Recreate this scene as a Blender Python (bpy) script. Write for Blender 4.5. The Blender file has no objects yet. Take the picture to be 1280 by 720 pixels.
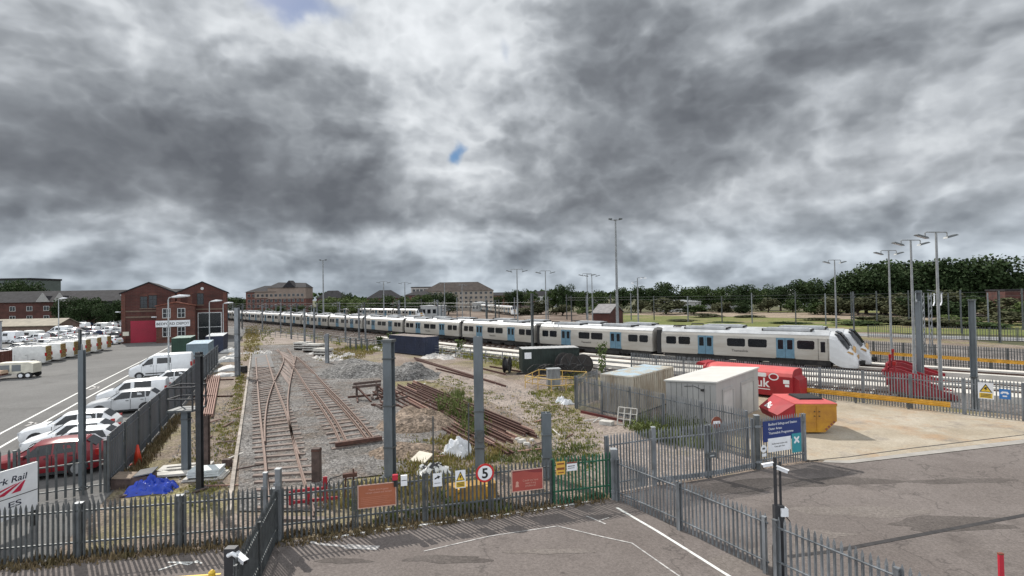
import bpy, bmesh, math, random
from mathutils import Vector, Matrix
C = bpy.context.scene.collection
S = bpy.context.scene
R = math.radians
rnd = random.Random(7)
# ---------------------------------------------------------------- camera
FPX, W0, H0, CAMZ = 650.0, 1280.0, 720.0, 8.0
PITCH = math.atan(10.5/FPX); ROLL = R(1.0)
cF = Vector((0, math.cos(PITCH), math.sin(PITCH)))
cU0 = Vector((0, -math.sin(PITCH), math.cos(PITCH))); cR0 = Vector((1,0,0))
cR = cR0*math.cos(ROLL) - cU0*math.sin(ROLL)
cU = cR0*math.sin(ROLL) + cU0*math.cos(ROLL)
cam = bpy.data.objects.new('camera', bpy.data.cameras.new('camera'))
C.objects.link(cam)
cam.data.sensor_width = 36; cam.data.lens = 36*FPX/W0
cam.data.clip_end = 6000; cam.data.clip_start = .1
m = Matrix((cR, cU, -cF)).transposed().to_4x4(); m.translation = (0,0,CAMZ)
cam.matrix_world = m
S.camera = cam
# ---------------------------------------------------------------- exposure
S.view_settings.view_transform = 'Standard'; S.view_settings.look = 'None'
S.view_settings.gamma = 1; S.view_settings.use_curve_mapping = False
S.view_settings.exposure = .55
# ---------------------------------------------------------------- sun
SUN_AZ, SUN_EL = R(-42), R(43)          # azimuth from +Y towards +X
sd = Vector((math.sin(SUN_AZ)*math.cos(SUN_EL), math.cos(SUN_AZ)*math.cos(SUN_EL), math.sin(SUN_EL)))
sl = bpy.data.lights.new('sun', 'SUN'); sl.energy = 3.4; sl.angle = R(.5); sl.color = (1,.955,.89)
so = bpy.data.objects.new('sun', sl); C.objects.link(so)
so.rotation_euler = sd.to_track_quat('Z','Y').to_euler()
# ---------------------------------------------------------------- world: Nishita sky behind broken cloud
wd = bpy.data.worlds.new('World'); S.world = wd; wd.use_nodes = True
nt = wd.node_tree; nt.nodes.clear()
def N(t, tree=None, **k):
    n = (tree or nt).nodes.new(t)
    for a, v in k.items():
        if a.startswith('i_'):
            key = a[2:]; key = int(key) if key.isdigit() else key.replace('_',' ')
            n.inputs[key].default_value = v
        else: setattr(n, a, v)
    return n
def L(a, b, tree=None): (tree or nt).links.new(a, b)
def MATH(op, a, b=None, c=None, clamp=False):
    n = N('ShaderNodeMath', operation=op, use_clamp=clamp)
    for i, v in enumerate((a,b,c)):
        if v is None: continue
        if isinstance(v,(int,float)): n.inputs[i].default_value = v
        else: L(v, n.inputs[i])
    return n.outputs[0]
tc = N('ShaderNodeTexCoord')
sep = N('ShaderNodeSeparateXYZ'); L(tc.outputs['Generated'], sep.inputs[0])
dx, dy, dz = sep.outputs
den = MATH('ADD', MATH('MAXIMUM', dz, 0.0), .17)
cmb = N('ShaderNodeCombineXYZ'); L(MATH('DIVIDE', dx, den), cmb.inputs[0]); L(MATH('DIVIDE', dy, den), cmb.inputs[1])
P = cmb.outputs[0]
def noise(vec, scale, det=6, rough=.55, dist=0., off=(0,0,0)):
    mp = N('ShaderNodeMapping'); mp.inputs['Location'].default_value = off; L(vec, mp.inputs[0])
    n = N('ShaderNodeTexNoise'); n.inputs['Scale'].default_value = scale; n.inputs['Detail'].default_value = det
    n.inputs['Roughness'].default_value = rough; n.inputs['Distortion'].default_value = dist
    L(mp.outputs[0], n.inputs['Vector']); return n
# warped direction, so that the big cloud banks have ragged edges
nw = noise(tc.outputs['Generated'], 2.6, 6, .5, 0, (3,1,7))
vs = N('ShaderNodeVectorMath', operation='SUBTRACT'); L(nw.outputs['Color'], vs.inputs[0]); vs.inputs[1].default_value = (.5,.5,.5)
vk = N('ShaderNodeVectorMath', operation='SCALE'); L(vs.outputs[0], vk.inputs[0]); vk.inputs['Scale'].default_value = .42
va = N('ShaderNodeVectorMath', operation='ADD'); L(tc.outputs['Generated'], va.inputs[0]); L(vk.outputs[0], va.inputs[1])
WD = va.outputs[0]
def bank(px, py, sx, sy, amp):
    """a cloud bank seen in the direction of (px,py); sx, sy its angular half sizes"""
    d = Vector(((px-640)/FPX, 1.0, (371-py)/FPX))
    c = d.normalized(); ex = Vector((c.y,-c.x,0)).normalized(); ey = c.cross(ex)*-1
    s = N('ShaderNodeVectorMath', operation='SUBTRACT'); L(WD, s.inputs[0]); s.inputs[1].default_value = c
    o = []
    for e, sg in ((ex,sx),(ey,sy)):
        q = N('ShaderNodeVectorMath', operation='DOT_PRODUCT'); L(s.outputs[0], q.inputs[0]); q.inputs[1].default_value = e/sg
        o.append(MATH('MULTIPLY', q.outputs['Value'], q.outputs['Value']))
    e = MATH('POWER', 2.718, MATH('MULTIPLY', MATH('ADD', o[0], o[1]), -1.0))
    return MATH('MULTIPLY', e, amp)
n1 = noise(P, .75, 5, .5, .15, (4.1,2.2,0)).outputs[0]
n2 = noise(P, 2.1, 6, .52, .2, (1.4,7.7,0)).outputs[0]
n4 = noise(tc.outputs['Generated'], 7.5, 6, .56, .2, (2.2,5.1,1.3)).outputs[0]      # billows in plain view angle, so the far cloud is not combed flat
dens = MATH('ADD', MATH('MULTIPLY', MATH('SUBTRACT', n1, .5), .6), MATH('MULTIPLY', MATH('SUBTRACT', n2, .5), .3))
dens = MATH('ADD', dens, MATH('MULTIPLY', MATH('SUBTRACT', n4, .5), .6))
n6 = noise(tc.outputs['Generated'], 3.8, 7, .56, .25, (7.2,1.1,4.3)).outputs[0]
dens = MATH('ADD', dens, MATH('MULTIPLY', MATH('SUBTRACT', n6, .5), .6))
off = N('ShaderNodeVectorMath', operation='ADD'); L(tc.outputs['Generated'], off.inputs[0]); off.inputs[1].default_value = (-.010,.0,.024)
n6b = noise(off.outputs[0], 3.8, 4, .56, .25, (7.2,1.1,4.3)).outputs[0]
def puff(vec, scale, off_):
    w = noise(vec, 5.0, 4, .55, 0, (off_,2,5)); a = N('ShaderNodeVectorMath', operation='SCALE'); L(w.outputs['Color'], a.inputs[0]); a.inputs['Scale'].default_value = .30
    b = N('ShaderNodeVectorMath', operation='ADD'); L(vec, b.inputs[0]); L(a.outputs[0], b.inputs[1])
    v = N('ShaderNodeTexVoronoi', feature='F1'); v.inputs['Scale'].default_value = scale; v.inputs['Detail'].default_value = 2.0; v.inputs['Roughness'].default_value = .52; v.inputs['Lacunarity'].default_value = 2.2
    v.normalize = True; L(b.outputs[0], v.inputs['Vector']); return v.outputs['Distance']
def flat(o):          # the deck is seen edge-on low down: squash the billows there
    m_ = N('ShaderNodeMapping'); m_.inputs['Scale'].default_value = (1,1,1.6); L(o, m_.inputs[0]); return m_.outputs[0]
pf = puff(flat(tc.outputs['Generated']), 5.2, 3.3); pfb = puff(flat(off.outputs[0]), 5.2, 3.3)
pe = N('ShaderNodeMapRange', interpolation_type='SMOOTHSTEP'); L(pf, pe.inputs[0]); pe.inputs[1].default_value = .22; pe.inputs[2].default_value = .46      # gives the billows an edge
dens = MATH('ADD', dens, MATH('MULTIPLY', MATH('SUBTRACT', .36, pf), .35))
dens = MATH('ADD', dens, MATH('MULTIPLY', MATH('SUBTRACT', .5, pe.outputs[0]), .30))
relief = MATH('ADD', MATH('MULTIPLY', MATH('SUBTRACT', pf, pfb), 1.6), MATH('SUBTRACT', n6b, n6))       # how much thinner the cloud is on the side of the sun
dens = MATH('ADD', dens, MATH('MULTIPLY', relief, 1.5))
for b in ((120,165,.50,.125,0.426),(330,190,.26,.12,0.304),(60,70,.3,.11,0.224),(760,200,.21,.15,0.426),(860,80,.24,.13,0.224),(1150,60,.36,.13,0.304),(1200,190,.3,.08,0.142),
          (250,258,.25,.022,0.264),(470,270,.2,.04,0.243),(390,225,.3,.05,0.182),(440,50,.16,.06,-0.230),(300,60,.1,.09,-0.108),(555,110,.11,.22,-.40),(590,40,.2,.1,-.12),(575,200,.06,.08,-.28),(480,20,.3,.07,-.03),(300,215,.12,.1,.06),(940,170,.16,.05,-0.149),
          (690,70,.1,.12,-0.108),(960,255,.3,.035,-0.162),(640,312,1.4,.025,-0.189),(640,345,1.6,.018,0.142),(640,285,1.0,.016,0.081),(60,255,.2,.03,-0.169)):
    dens = MATH('ADD', dens, bank(*b))
cr = N('ShaderNodeValToRGB'); L(MATH('ADD', MATH('MULTIPLY', dens, .60), .335), cr.inputs[0])
el = cr.color_ramp.elements
el[0].position = .05; el[0].color = (.66,.685,.71,1)
el[1].position = 1.0; el[1].color = (.105,.114,.13,1)
for p, c in ((.25,(.52,.545,.57)),(.39,(.38,.403,.43)),(.52,(.275,.294,.317)),(.66,(.20,.216,.237)),(.80,(.15,.162,.18))):
    e = el.new(p); e.color = (*c,1)
skyt = N('ShaderNodeTexSky', sky_type='NISHITA'); skyt.sun_disc = False
sky = N('ShaderNodeHueSaturation', i_Saturation=1.5, i_Value=1.0); L(skyt.outputs[0], sky.inputs['Color'])
skyt.sun_elevation = SUN_EL; skyt.sun_rotation = SUN_AZ; skyt.altitude = 30; skyt.dust_density = 1.0
bgs = N('ShaderNodeBackground', i_Strength=.05); L(sky.outputs[0], bgs.inputs[0])
# cloud behind the camera, out of view, is made brighter to light camera-facing sides
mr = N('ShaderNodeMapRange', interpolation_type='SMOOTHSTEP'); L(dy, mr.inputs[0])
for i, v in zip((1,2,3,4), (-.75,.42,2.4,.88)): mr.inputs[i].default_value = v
lowf = N('ShaderNodeMapRange', interpolation_type='SMOOTHSTEP'); L(dz, lowf.inputs[0])
for i, v in zip((1,2,3,4), (.0,.20,1,0)): lowf.inputs[i].default_value = v
tint = N('ShaderNodeMix', data_type='RGBA', blend_type='MULTIPLY'); L(lowf.outputs[0], tint.inputs[0]); L(cr.outputs[0], tint.inputs[6]); tint.inputs[7].default_value = (.92,.98,1.03,1)     # far cloud is bluer
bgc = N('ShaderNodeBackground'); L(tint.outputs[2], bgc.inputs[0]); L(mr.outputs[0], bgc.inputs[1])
# rare holes of blue
n3 = noise(P, 1.15, 4, .6, .4, (9.3,3.1,0)).outputs[0]
h1 = bank(566,192,.018,.022,.72); h2 = bank(450,45,.07,.03,.6); h3 = bank(395,12,.07,.035,.75); h4=bank(648,95,.03,.05,.45)
hole = MATH('ADD', MATH('ADD', h1, h2), MATH('ADD', h3, h4))
hole = MATH('ADD', hole, MATH('MULTIPLY', MATH('SUBTRACT', n3, .5), .5))
hm = N('ShaderNodeMapRange', interpolation_type='SMOOTHSTEP'); L(hole, hm.inputs[0])
for i, v in zip((1,2,3,4), (.30,.78,0,1.0)): hm.inputs[i].default_value = v
mx = N('ShaderNodeMixShader'); L(hm.outputs[0], mx.inputs[0]); L(bgc.outputs[0], mx.inputs[1]); L(bgs.outputs[0], mx.inputs[2])
out = N('ShaderNodeOutputWorld'); L(mx.outputs[0], out.inputs[0])
wd.cycles.sampling_method = 'MANUAL'; wd.cycles.sample_map_resolution = 512
S.cycles.max_bounces = 5; S.cycles.diffuse_bounces = 2; S.cycles.glossy_bounces = 2; S.cycles.transparent_max_bounces = 4
# ---------------------------------------------------------------- places: from a sighting to a real position
def G(px, py, z=0.0):
    d = cF*FPX + cR*(px-W0/2) - cU*(py-H0/2)
    t = (z-CAMZ)/d.z
    return Vector((d.x*t, d.y*t, z))
def HZ(px): return 370.5 - math.tan(ROLL)*(px-640)
def K(px, py, z=0): return (py-HZ(px))/(CAMZ-z)     # pixels per metre at that spot
def AT(px, Y):                                      # ground spot in direction px at distance Y
    return Vector(((px-640)/FPX*Y, Y, 0))
# ---------------------------------------------------------------- materials
MATS = {}
def mat(name, col, rough=.6, metal=0., var=.15, scale=3., bump=0., bscale=None, col2=None, spec=.5, coords='Object', stretch=None, thr=None, detail=6):
    if name in MATS: return MATS[name]
    m = bpy.data.materials.new(name); m.use_nodes = True; t = m.node_tree
    b = t.nodes['Principled BSDF']; b.inputs['Roughness'].default_value = rough; b.inputs['Metallic'].default_value = metal
    b.inputs['Specular IOR Level'].default_value = spec
    c = N('ShaderNodeTexCoord', t); mp = N('ShaderNodeMapping', t); L(c.outputs[coords], mp.inputs[0], t)
    if stretch: mp.inputs['Scale'].default_value = stretch
    n = N('ShaderNodeTexNoise', t); n.inputs['Scale'].default_value = scale; n.inputs['Detail'].default_value = detail; n.inputs['Roughness'].default_value=.65
    L(mp.outputs[0], n.inputs['Vector'], t)
    r = N('ShaderNodeValToRGB', t); L(n.outputs[0], r.inputs[0], t)
    c2 = col2 if col2 else tuple(max(0,x*(1-2*var)) for x in col)
    c1 = col if col2 else tuple(min(1,x*(1+var)) for x in col)
    lo, hi = thr or (.34,.66)
    r.color_ramp.elements[0].position = lo; r.color_ramp.elements[1].position = hi
    r.color_ramp.elements[0].color = (*c2,1); r.color_ramp.elements[1].color = (*c1,1)
    L(r.outputs[0], b.inputs['Base Color'], t)
    if bump:
        n2 = N('ShaderNodeTexNoise', t); n2.inputs['Scale'].default_value = bscale or scale*4; n2.inputs['Detail'].default_value = 4
        L(mp.outputs[0], n2.inputs['Vector'], t)
        bp = N('ShaderNodeBump', t); bp.inputs['Strength'].default_value = bump; bp.inputs['Distance'].default_value = .05
        L(n2.outputs[0], bp.inputs['Height'], t); L(bp.outputs[0], b.inputs['Normal'], t)
    MATS[name] = m; return m
def ground_mat(name, cols, big=.12, small=9., speck=.35, vor=None, bump=.3, rough=.95, patch=None, crack=None):
    """cols: ramp colours over a broad noise; speck: stone-sized light/dark variation; patch: (colour, scale, lo, hi) second growth"""
    m = bpy.data.materials.new(name); m.use_nodes = True; t = m.node_tree
    b = t.nodes['Principled BSDF']; b.inputs['Roughness'].default_value = rough; b.inputs['Specular IOR Level'].default_value = .25
    g = N('ShaderNodeNewGeometry', t); pos = g.outputs['Position']
    n = N('ShaderNodeTexNoise', t); n.inputs['Scale'].default_value = big; n.inputs['Detail'].default_value = 9; n.inputs['Roughness'].default_value = .62
    L(pos, n.inputs['Vector'], t)
    r = N('ShaderNodeValToRGB', t); L(n.outputs[0], r.inputs[0], t)
    e = r.color_ramp.elements
    for i, c in enumerate(cols):
        p = .32 + .36*i/max(1,len(cols)-1)
        if i < 2: e[i].position = p if i == 0 or len(cols) > 1 else 1; e[i].color = (*c,1)
        else: x = e.new(p); x.color = (*c,1)
    if len(cols) > 2:
        for i in range(len(cols)): pass
    col = r.outputs[0]
    def mixc(fac, a, bb, mode='MIX'):
        q = N('ShaderNodeMix', t, data_type='RGBA', blend_type=mode)
        if isinstance(fac, float): q.inputs[0].default_value = fac
        else: L(fac, q.inputs[0], t)
        for s, v in ((6,a),(7,bb)):
            if isinstance(v, tuple): q.inputs[s].default_value = (*v,1)
            else: L(v, q.inputs[s], t)
        return q.outputs[2]
    if patch:
        for pc, ps, lo, hi in patch:
            pn = N('ShaderNodeTexNoise', t); pn.inputs['Scale'].default_value = ps; pn.inputs['Detail'].default_value = 8; pn.inputs['Roughness'].default_value=.7
            mp = N('ShaderNodeMapping', t); mp.inputs['Location'].default_value = (ps*71, lo*133, 0); L(pos, mp.inputs[0], t); L(mp.outputs[0], pn.inputs['Vector'], t)
            mr = N('ShaderNodeMapRange', t); L(pn.outputs[0], mr.inputs[0], t); mr.inputs[1].default_value = lo; mr.inputs[2].default_value = hi
            col = mixc(mr.outputs[0], col, pc)
    v = N('ShaderNodeTexVoronoi', t); v.inputs['Scale'].default_value = vor or small; L(pos, v.inputs['Vector'], t)
    hsv = N('ShaderNodeSeparateColor', t); L(v.outputs['Color'], hsv.inputs[0], t)
    mr = N('ShaderNodeMapRange', t); L(hsv.outputs[0], mr.inputs[0], t); mr.inputs[3].default_value = 1-speck; mr.inputs[4].default_value = 1+speck
    n5 = N('ShaderNodeTexNoise', t); n5.inputs['Scale'].default_value = small*.7; n5.inputs['Detail'].default_value = 5; L(pos, n5.inputs['Vector'], t)
    mr5 = N('ShaderNodeMapRange', t); L(n5.outputs[0], mr5.inputs[0], t); mr5.inputs[1].default_value=.3; mr5.inputs[2].default_value=.7; mr5.inputs[3].default_value = 1-speck*.7; mr5.inputs[4].default_value = 1+speck*.7
    mm = N('ShaderNodeMath', t, operation='MULTIPLY'); L(mr.outputs[0], mm.inputs[0], t); L(mr5.outputs[0], mm.inputs[1], t)
    vc = N('ShaderNodeVectorMath', t, operation='SCALE'); L(col, vc.inputs[0], t); L(mm.outputs[0], vc.inputs['Scale'], t)
    col = vc.outputs[0]
    if crack:
        cv = N('ShaderNodeTexVoronoi', t, feature='DISTANCE_TO_EDGE'); cv.inputs['Scale'].default_value = crack[1]
        wn = N('ShaderNodeTexNoise', t); wn.inputs['Scale'].default_value = .8; wn.inputs['Detail'].default_value=6; L(pos, wn.inputs['Vector'], t)
        wa = N('ShaderNodeVectorMath', t, operation='SCALE'); L(wn.outputs['Color'], wa.inputs[0], t); wa.inputs['Scale'].default_value = 2.5
        wb = N('ShaderNodeVectorMath', t, operation='ADD'); L(pos, wb.inputs[0], t); L(wa.outputs[0], wb.inputs[1], t); L(wb.outputs[0], cv.inputs['Vector'], t)
        cm = N('ShaderNodeMapRange', t); L(cv.outputs[0], cm.inputs[0], t); cm.inputs[1].default_value = 0; cm.inputs[2].default_value = crack[2]; cm.inputs[3].default_value = crack[3]; cm.inputs[4].default_value = 0
        col = mixc(cm.outputs[0], col, crack[0])
    L(col, b.inputs['Base Color'], t)
    if bump:
        bp = N('ShaderNodeBump', t); bp.inputs['Strength'].default_value = bump; bp.inputs['Distance'].default_value = .06
        L(v.outputs['Distance'], bp.inputs['Height'], t); L(bp.outputs[0], b.inputs['Normal'], t)
    return m
def brick_mat(name, c1, c2, mortar, scale=1.0):
    m = bpy.data.materials.new(name); m.use_nodes = True; t = m.node_tree
    b = t.nodes['Principled BSDF']; b.inputs['Roughness'].default_value = .9
    c = N('ShaderNodeTexCoord', t); s = N('ShaderNodeSeparateXYZ', t); L(c.outputs['Object'], s.inputs[0], t)
    a = N('ShaderNodeMath', t, operation='ADD'); L(s.outputs[0], a.inputs[0], t); L(s.outputs[1], a.inputs[1], t)
    k = N('ShaderNodeCombineXYZ', t); L(a.outputs[0], k.inputs[0], t); L(s.outputs[2], k.inputs[1], t)
    br = N('ShaderNodeTexBrick', t); L(k.outputs[0], br.inputs['Vector'], t)
    br.inputs['Color1'].default_value = (*c1,1); br.inputs['Color2'].default_value = (*c2,1); br.inputs['Mortar'].default_value = (*mortar,1)
    br.inputs['Scale'].default_value = scale; br.inputs['Brick Width'].default_value = .5; br.inputs['Row Height'].default_value = .18; br.inputs['Mortar Size'].default_value = .012
    n = N('ShaderNodeTexNoise', t); n.inputs['Scale'].default_value = .5; n.inputs['Detail'].default_value = 7; L(c.outputs['Object'], n.inputs['Vector'], t)
    mr = N('ShaderNodeMapRange', t); L(n.outputs[0], mr.inputs[0], t); mr.inputs[1].default_value=.3; mr.inputs[2].default_value=.7; mr.inputs[3].default_value = .62; mr.inputs[4].default_value = 1.2
    vc = N('ShaderNodeVectorMath', t, operation='SCALE'); L(br.outputs[0], vc.inputs[0], t); L(mr.outputs[0], vc.inputs['Scale'], t)
    L(vc.outputs[0], b.inputs['Base Color'], t); return m
def paint(name, col, rough=.35, dirt=.12, scale=1.5): return mat(name, col, rough, 0, dirt, scale)
STEEL = mat('galvanised_steel', (.235,.25,.265), .5, .35, .22, 2.5, stretch=(1,1,.35))
STEELD = mat('dark_galvanised_steel', (.10,.108,.11), .5, .3, .2, 2.5)
STEELL = mat('pale_galvanised_steel', (.42,.44,.45), .45, .3, .15, 3)
POSTG = mat('grey_painted_post', (.135,.155,.17), .5, .1, .16, 1.2, stretch=(1,1,.3))
POSTD = mat('near_black_post', (.035,.036,.04), .5, .1, .2, 2)
GREENP = mat('green_coated_steel', (.022,.105,.06), .45, .0, .2, 3)
RUST = mat('brown_rusty_steel', (.115,.055,.04), .85, .1, .3, 5, col2=(.055,.026,.02))
RUSTL = mat('pale_rusty_steel', (.33,.2,.16), .8, .1, .25, 4, col2=(.2,.105,.08))
RAILTOP = mat('dull_rail_head', (.40,.30,.25), .45, .4, .2, 4)
SLEEP = mat('weathered_sleeper_timber', (.26,.21,.185), .95, 0, .25, 2.2, col2=(.13,.095,.08), stretch=(1,4,1))
SLEEPD = mat('dark_sleeper_timber', (.10,.07,.06), .95, 0, .25, 3)
CONC = mat('pale_concrete', (.52,.5,.46), .9, 0, .14, 1.3)
WHITEP = mat('white_road_paint', (.66,.66,.63), .8, 0, .2, 6, col2=(.36,.34,.33), thr=(.28,.5))
WHITEF = mat('faded_white_road_paint', (.5,.48,.46), .9, 0, .2, 5, col2=(.2,.19,.185), thr=(.35,.6))
TAR = mat('dark_tar', (.035,.032,.032), .8, 0, .2, 4)
GLASS = mat('dark_window_glass', (.012,.014,.017), .12, 0, .1, 2)
BLACK = mat('black_rubber', (.016,.016,.017), .7, 0, .2, 4)
ALLOY = mat('silver_wheel_rim', (.4,.41,.42), .35, .6, .1, 4)
LENS = mat('clear_headlight_lens', (.55,.57,.6), .15, .2, .1, 8)
REDL = mat('red_tail_lens', (.35,.012,.012), .25, 0, .1, 8)
WHITE = paint('white_vehicle_paint', (.74,.75,.76), .3, .05)
YEL = mat('yellow_painted_steel', (.62,.33,.035), .5, 0, .14, 2)
YELS = mat('yellow_sign_face', (.70,.46,.04), .55, 0, .06, 4)
SIGNW = mat('white_sign_face', (.72,.73,.75), .5, 0, .05, 2)
RED = mat('red_painted_steel', (.25,.012,.02), .45, 0, .18, 1.2)
# ---------------------------------------------------------------- geometry helpers
class MB:
    def __init__(s): s.v = []; s.f = []; s.mi = []; s.cur = 0
    def add(s, vs, fs):
        o = len(s.v); s.v += [tuple(x) for x in vs]
        for f in fs: s.f.append(tuple(i+o for i in f)); s.mi.append(s.cur)
        return s
    def box(s, c, d, rz=0, M=None, taper=1.0):
        x, y, z = d[0]/2, d[1]/2, d[2]/2; vs = []
        for sz in (-1,1):
            k = taper if sz > 0 else 1
            for sx, sy in ((-1,-1),(1,-1),(1,1),(-1,1)): vs.append(Vector((sx*x*k, sy*y*k, sz*z)))
        if M is not None: vs = [M @ v for v in vs]
        elif rz:
            q = Matrix.Rotation(rz,3,'Z'); vs = [q @ v for v in vs]
        c = Vector(c)
        return s.add([v+c for v in vs], [(3,2,1,0),(4,5,6,7),(0,1,5,4),(1,2,6,5),(2,3,7,6),(3,0,4,7)])
    def bb(s, x0,x1,y0,y1,z0,z1): return s.box(((x0+x1)/2,(y0+y1)/2,(z0+z1)/2),(abs(x1-x0),abs(y1-y0),abs(z1-z0)))
    def tube(s, pts, r, n=8, cap=True):
        pts = [Vector(p) for p in pts]; rs = r if isinstance(r,(list,tuple)) else [r]*len(pts)
        rings = []; up = None
        for i, p in enumerate(pts):
            t = (pts[min(i+1,len(pts)-1)]-pts[max(i-1,0)]).normalized()
            if up is None: up = Vector((0,0,1)) if abs(t.z) < .9 else Vector((1,0,0))
            a = t.cross(up)
            if a.length < 1e-4: a = t.cross(Vector((0,1,0)))
            a.normalize(); b = a.cross(t).normalized(); up = b
            rings.append([p+(a*math.cos(2*math.pi*k/n)+b*math.sin(2*math.pi*k/n))*rs[i] for k in range(n)])
        return s.loft(rings, cap)
    def loft(s, rings, cap=True):
        n = len(rings[0]); vs = [v for r in rings for v in r]; fs = []
        for i in range(len(rings)-1):
            for k in range(n):
                a, b = i*n+k, i*n+(k+1)%n; fs.append((a,b,b+n,a+n))
        if cap: fs.append(tuple(range(n-1,-1,-1))); o=(len(rings)-1)*n; fs.append(tuple(range(o,o+n)))
        return s.add(vs, fs)
    def bar(s, a, b, w, h, up=Vector((0,0,1))):
        a, b = Vector(a), Vector(b); t = (b-a).normalized()
        if abs(t.dot(up)) > .95: up = Vector((1,0,0))
        x = t.cross(up).normalized(); y = x.cross(t).normalized()
        ring = lambda p: [p-x*w/2-y*h/2, p+x*w/2-y*h/2, p+x*w/2+y*h/2, p-x*w/2+y*h/2]
        return s.loft([ring(a), ring(b)])
    def cyl(s, c, r, h, axis='Z', n=16, r2=None):
        c = Vector(c); r2 = r if r2 is None else r2
        ax = {'X':Vector((1,0,0)),'Y':Vector((0,1,0)),'Z':Vector((0,0,1))}[axis]
        return s.tube([c-ax*h/2, c+ax*h/2], [r,r2], n)
    def prism(s, poly, y0, y1, plane='XZ'):
        """polygon in XZ (or XY) extruded along Y (or Z)"""
        f = (lambda p,q: Vector((p[0],q,p[1]))) if plane=='XZ' else ((lambda p,q: Vector((q,p[0],p[1]))) if plane=='YZ' else (lambda p,q: Vector((p[0],p[1],q))))
        n = len(poly); vs = [f(p,y0) for p in poly]+[f(p,y1) for p in poly]
        fs = [tuple(range(n-1,-1,-1)), tuple(range(n,2*n))]+[(i,(i+1)%n,(i+1)%n+n,i+n) for i in range(n)]
        return s.add(vs, fs)
    def quad(s, a,b,c,d): return s.add([a,b,c,d],[(0,1,2,3)])
    def mesh(s, name, mats, smooth=False):
        me = bpy.data.meshes.new(name); me.from_pydata(s.v, [], s.f)
        for x in (mats if isinstance(mats,(list,tuple)) else [mats]): me.materials.append(x)
        for p, i in zip(me.polygons, s.mi): p.material_index = i
        bm = bmesh.new(); bm.from_mesh(me); bmesh.ops.recalc_face_normals(bm, faces=bm.faces); bm.to_mesh(me); bm.free()
        if smooth:
            for p in me.polygons: p.use_smooth = True
        me.update(); return me
    def build(s, name, mats, parent=None, smooth=False, bevel=0, loc=None, rz=0):
        o = bpy.data.objects.new(name, s.mesh(name, mats, smooth)); C.objects.link(o)
        if parent is not None: o.parent = parent
        if loc is not None: o.location = loc
        o.rotation_euler.z = rz
        if bevel:
            b = o.modifiers.new('bevel','BEVEL'); b.width = bevel; b.segments = 2; b.limit_method = 'ANGLE'
        return o
LABELS = {}
def tag(o, label, cat, group=None, kind=None):
    o['label'] = label; o['category'] = cat
    if group: o['group'] = group
    if kind: o['kind'] = kind
    return o
def thing(name, label, cat, loc=(0,0,0), rz=0, group=None):
    o = bpy.data.objects.new(name, None); C.objects.link(o); o.location = loc; o.rotation_euler = (0,0,rz); o.empty_display_size = .3
    return tag(o, label, cat, group)
def struct(o, label=None, cat=None, kind='structure'):
    o['kind'] = kind
    if label: o['label'] = label
    if cat: o['category'] = cat
    return o
def sheet(name, pts, z, m, thick=0):
    b = MB(); n = len(pts)
    if thick: b.prism([(p[0],p[1]) for p in pts], z-thick, z, 'XY')
    else: b.add([(p[0],p[1],z) for p in pts], [tuple(range(n))])
    return struct(b.build(name, m))
def strip(b, pts, w, z):
    """flat painted strip along a polyline"""
    pts = [Vector((p[0],p[1],z)) for p in pts]; Ls=[]; Rs=[]
    for i,p in enumerate(pts):
        t = pts[min(i+1,len(pts)-1)]-pts[max(i-1,0)]; t.normalize(); n = Vector((-t.y,t.x,0))*w/2
        Ls.append(p+n); Rs.append(p-n)
    for i in range(len(pts)-1): b.quad(Rs[i],Rs[i+1],Ls[i+1],Ls[i])
def text(s, size, m, parent, loc, rx=R(90), rz=0, name='lettering', align='LEFT', ext=.004, bold=0, sx=1, shear=0, ry=0):
    cu = bpy.data.curves.new(name,'FONT'); cu.body = s; cu.size = size; cu.extrude = ext; cu.align_x = align; cu.offset = bold; cu.shear = shear; cu.space_line=.95
    t = bpy.data.objects.new(name, cu); C.objects.link(t)
    dg = bpy.context.evaluated_depsgraph_get(); me = bpy.data.meshes.new_from_object(t.evaluated_get(dg))
    bpy.data.objects.remove(t); me.name = name; me.materials.clear(); me.materials.append(m)
    o = bpy.data.objects.new(name, me); C.objects.link(o); o.parent = parent; o.location = loc; o.rotation_euler = (rx,ry,rz); o.scale = (sx,1,1)
    return o
def copy_tree(o, parent=None, mats=None):
    c = o.copy(); C.objects.link(c); c.parent = parent
    for ch in o.children: copy_tree(ch, c)
    return c
def ang(a, b): return math.atan2(b[1]-a[1], b[0]-a[0])
# ================================================================ THE SETTING: ground sheets
GRASSY = ground_mat('rough_grass_ground', [(.075,.085,.03),(.12,.13,.045),(.17,.155,.07)], .06, 1.2, .25, 2.5, .2)
FARLAND = ground_mat('distant_scrub_ground', [(.05,.06,.028),(.085,.085,.045),(.13,.115,.07)], .02, .4, .2, 1, .0)
YARD = ground_mat('yard_dirt_and_gravel', [(.13,.10,.08),(.19,.15,.122),(.255,.208,.175)], .16, 9, .42, 14, .5,
                  patch=[((.165,.15,.055),.11,.48,.64),((.095,.075,.058),.23,.56,.72),((.30,.26,.22),.4,.60,.72)])
BALLAST = ground_mat('grey_track_ballast', [(.115,.105,.095),(.165,.155,.147),(.215,.205,.195)], .3, 9, .6, 15, .9,
                 patch=[((.135,.10,.075),.35,.50,.68)])
BALLASTD = ground_mat('dark_track_ballast', [(.10,.088,.08),(.15,.135,.125),(.21,.19,.178)], .2, 4, .4, 6, .5)
LIGHTDIRT = ground_mat('pale_compacted_dirt', [(.19,.155,.132),(.235,.195,.168),(.28,.238,.208)], .4, 7, .3, 10, .4,
                   patch=[((.165,.145,.08),.2,.55,.7)])
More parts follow.
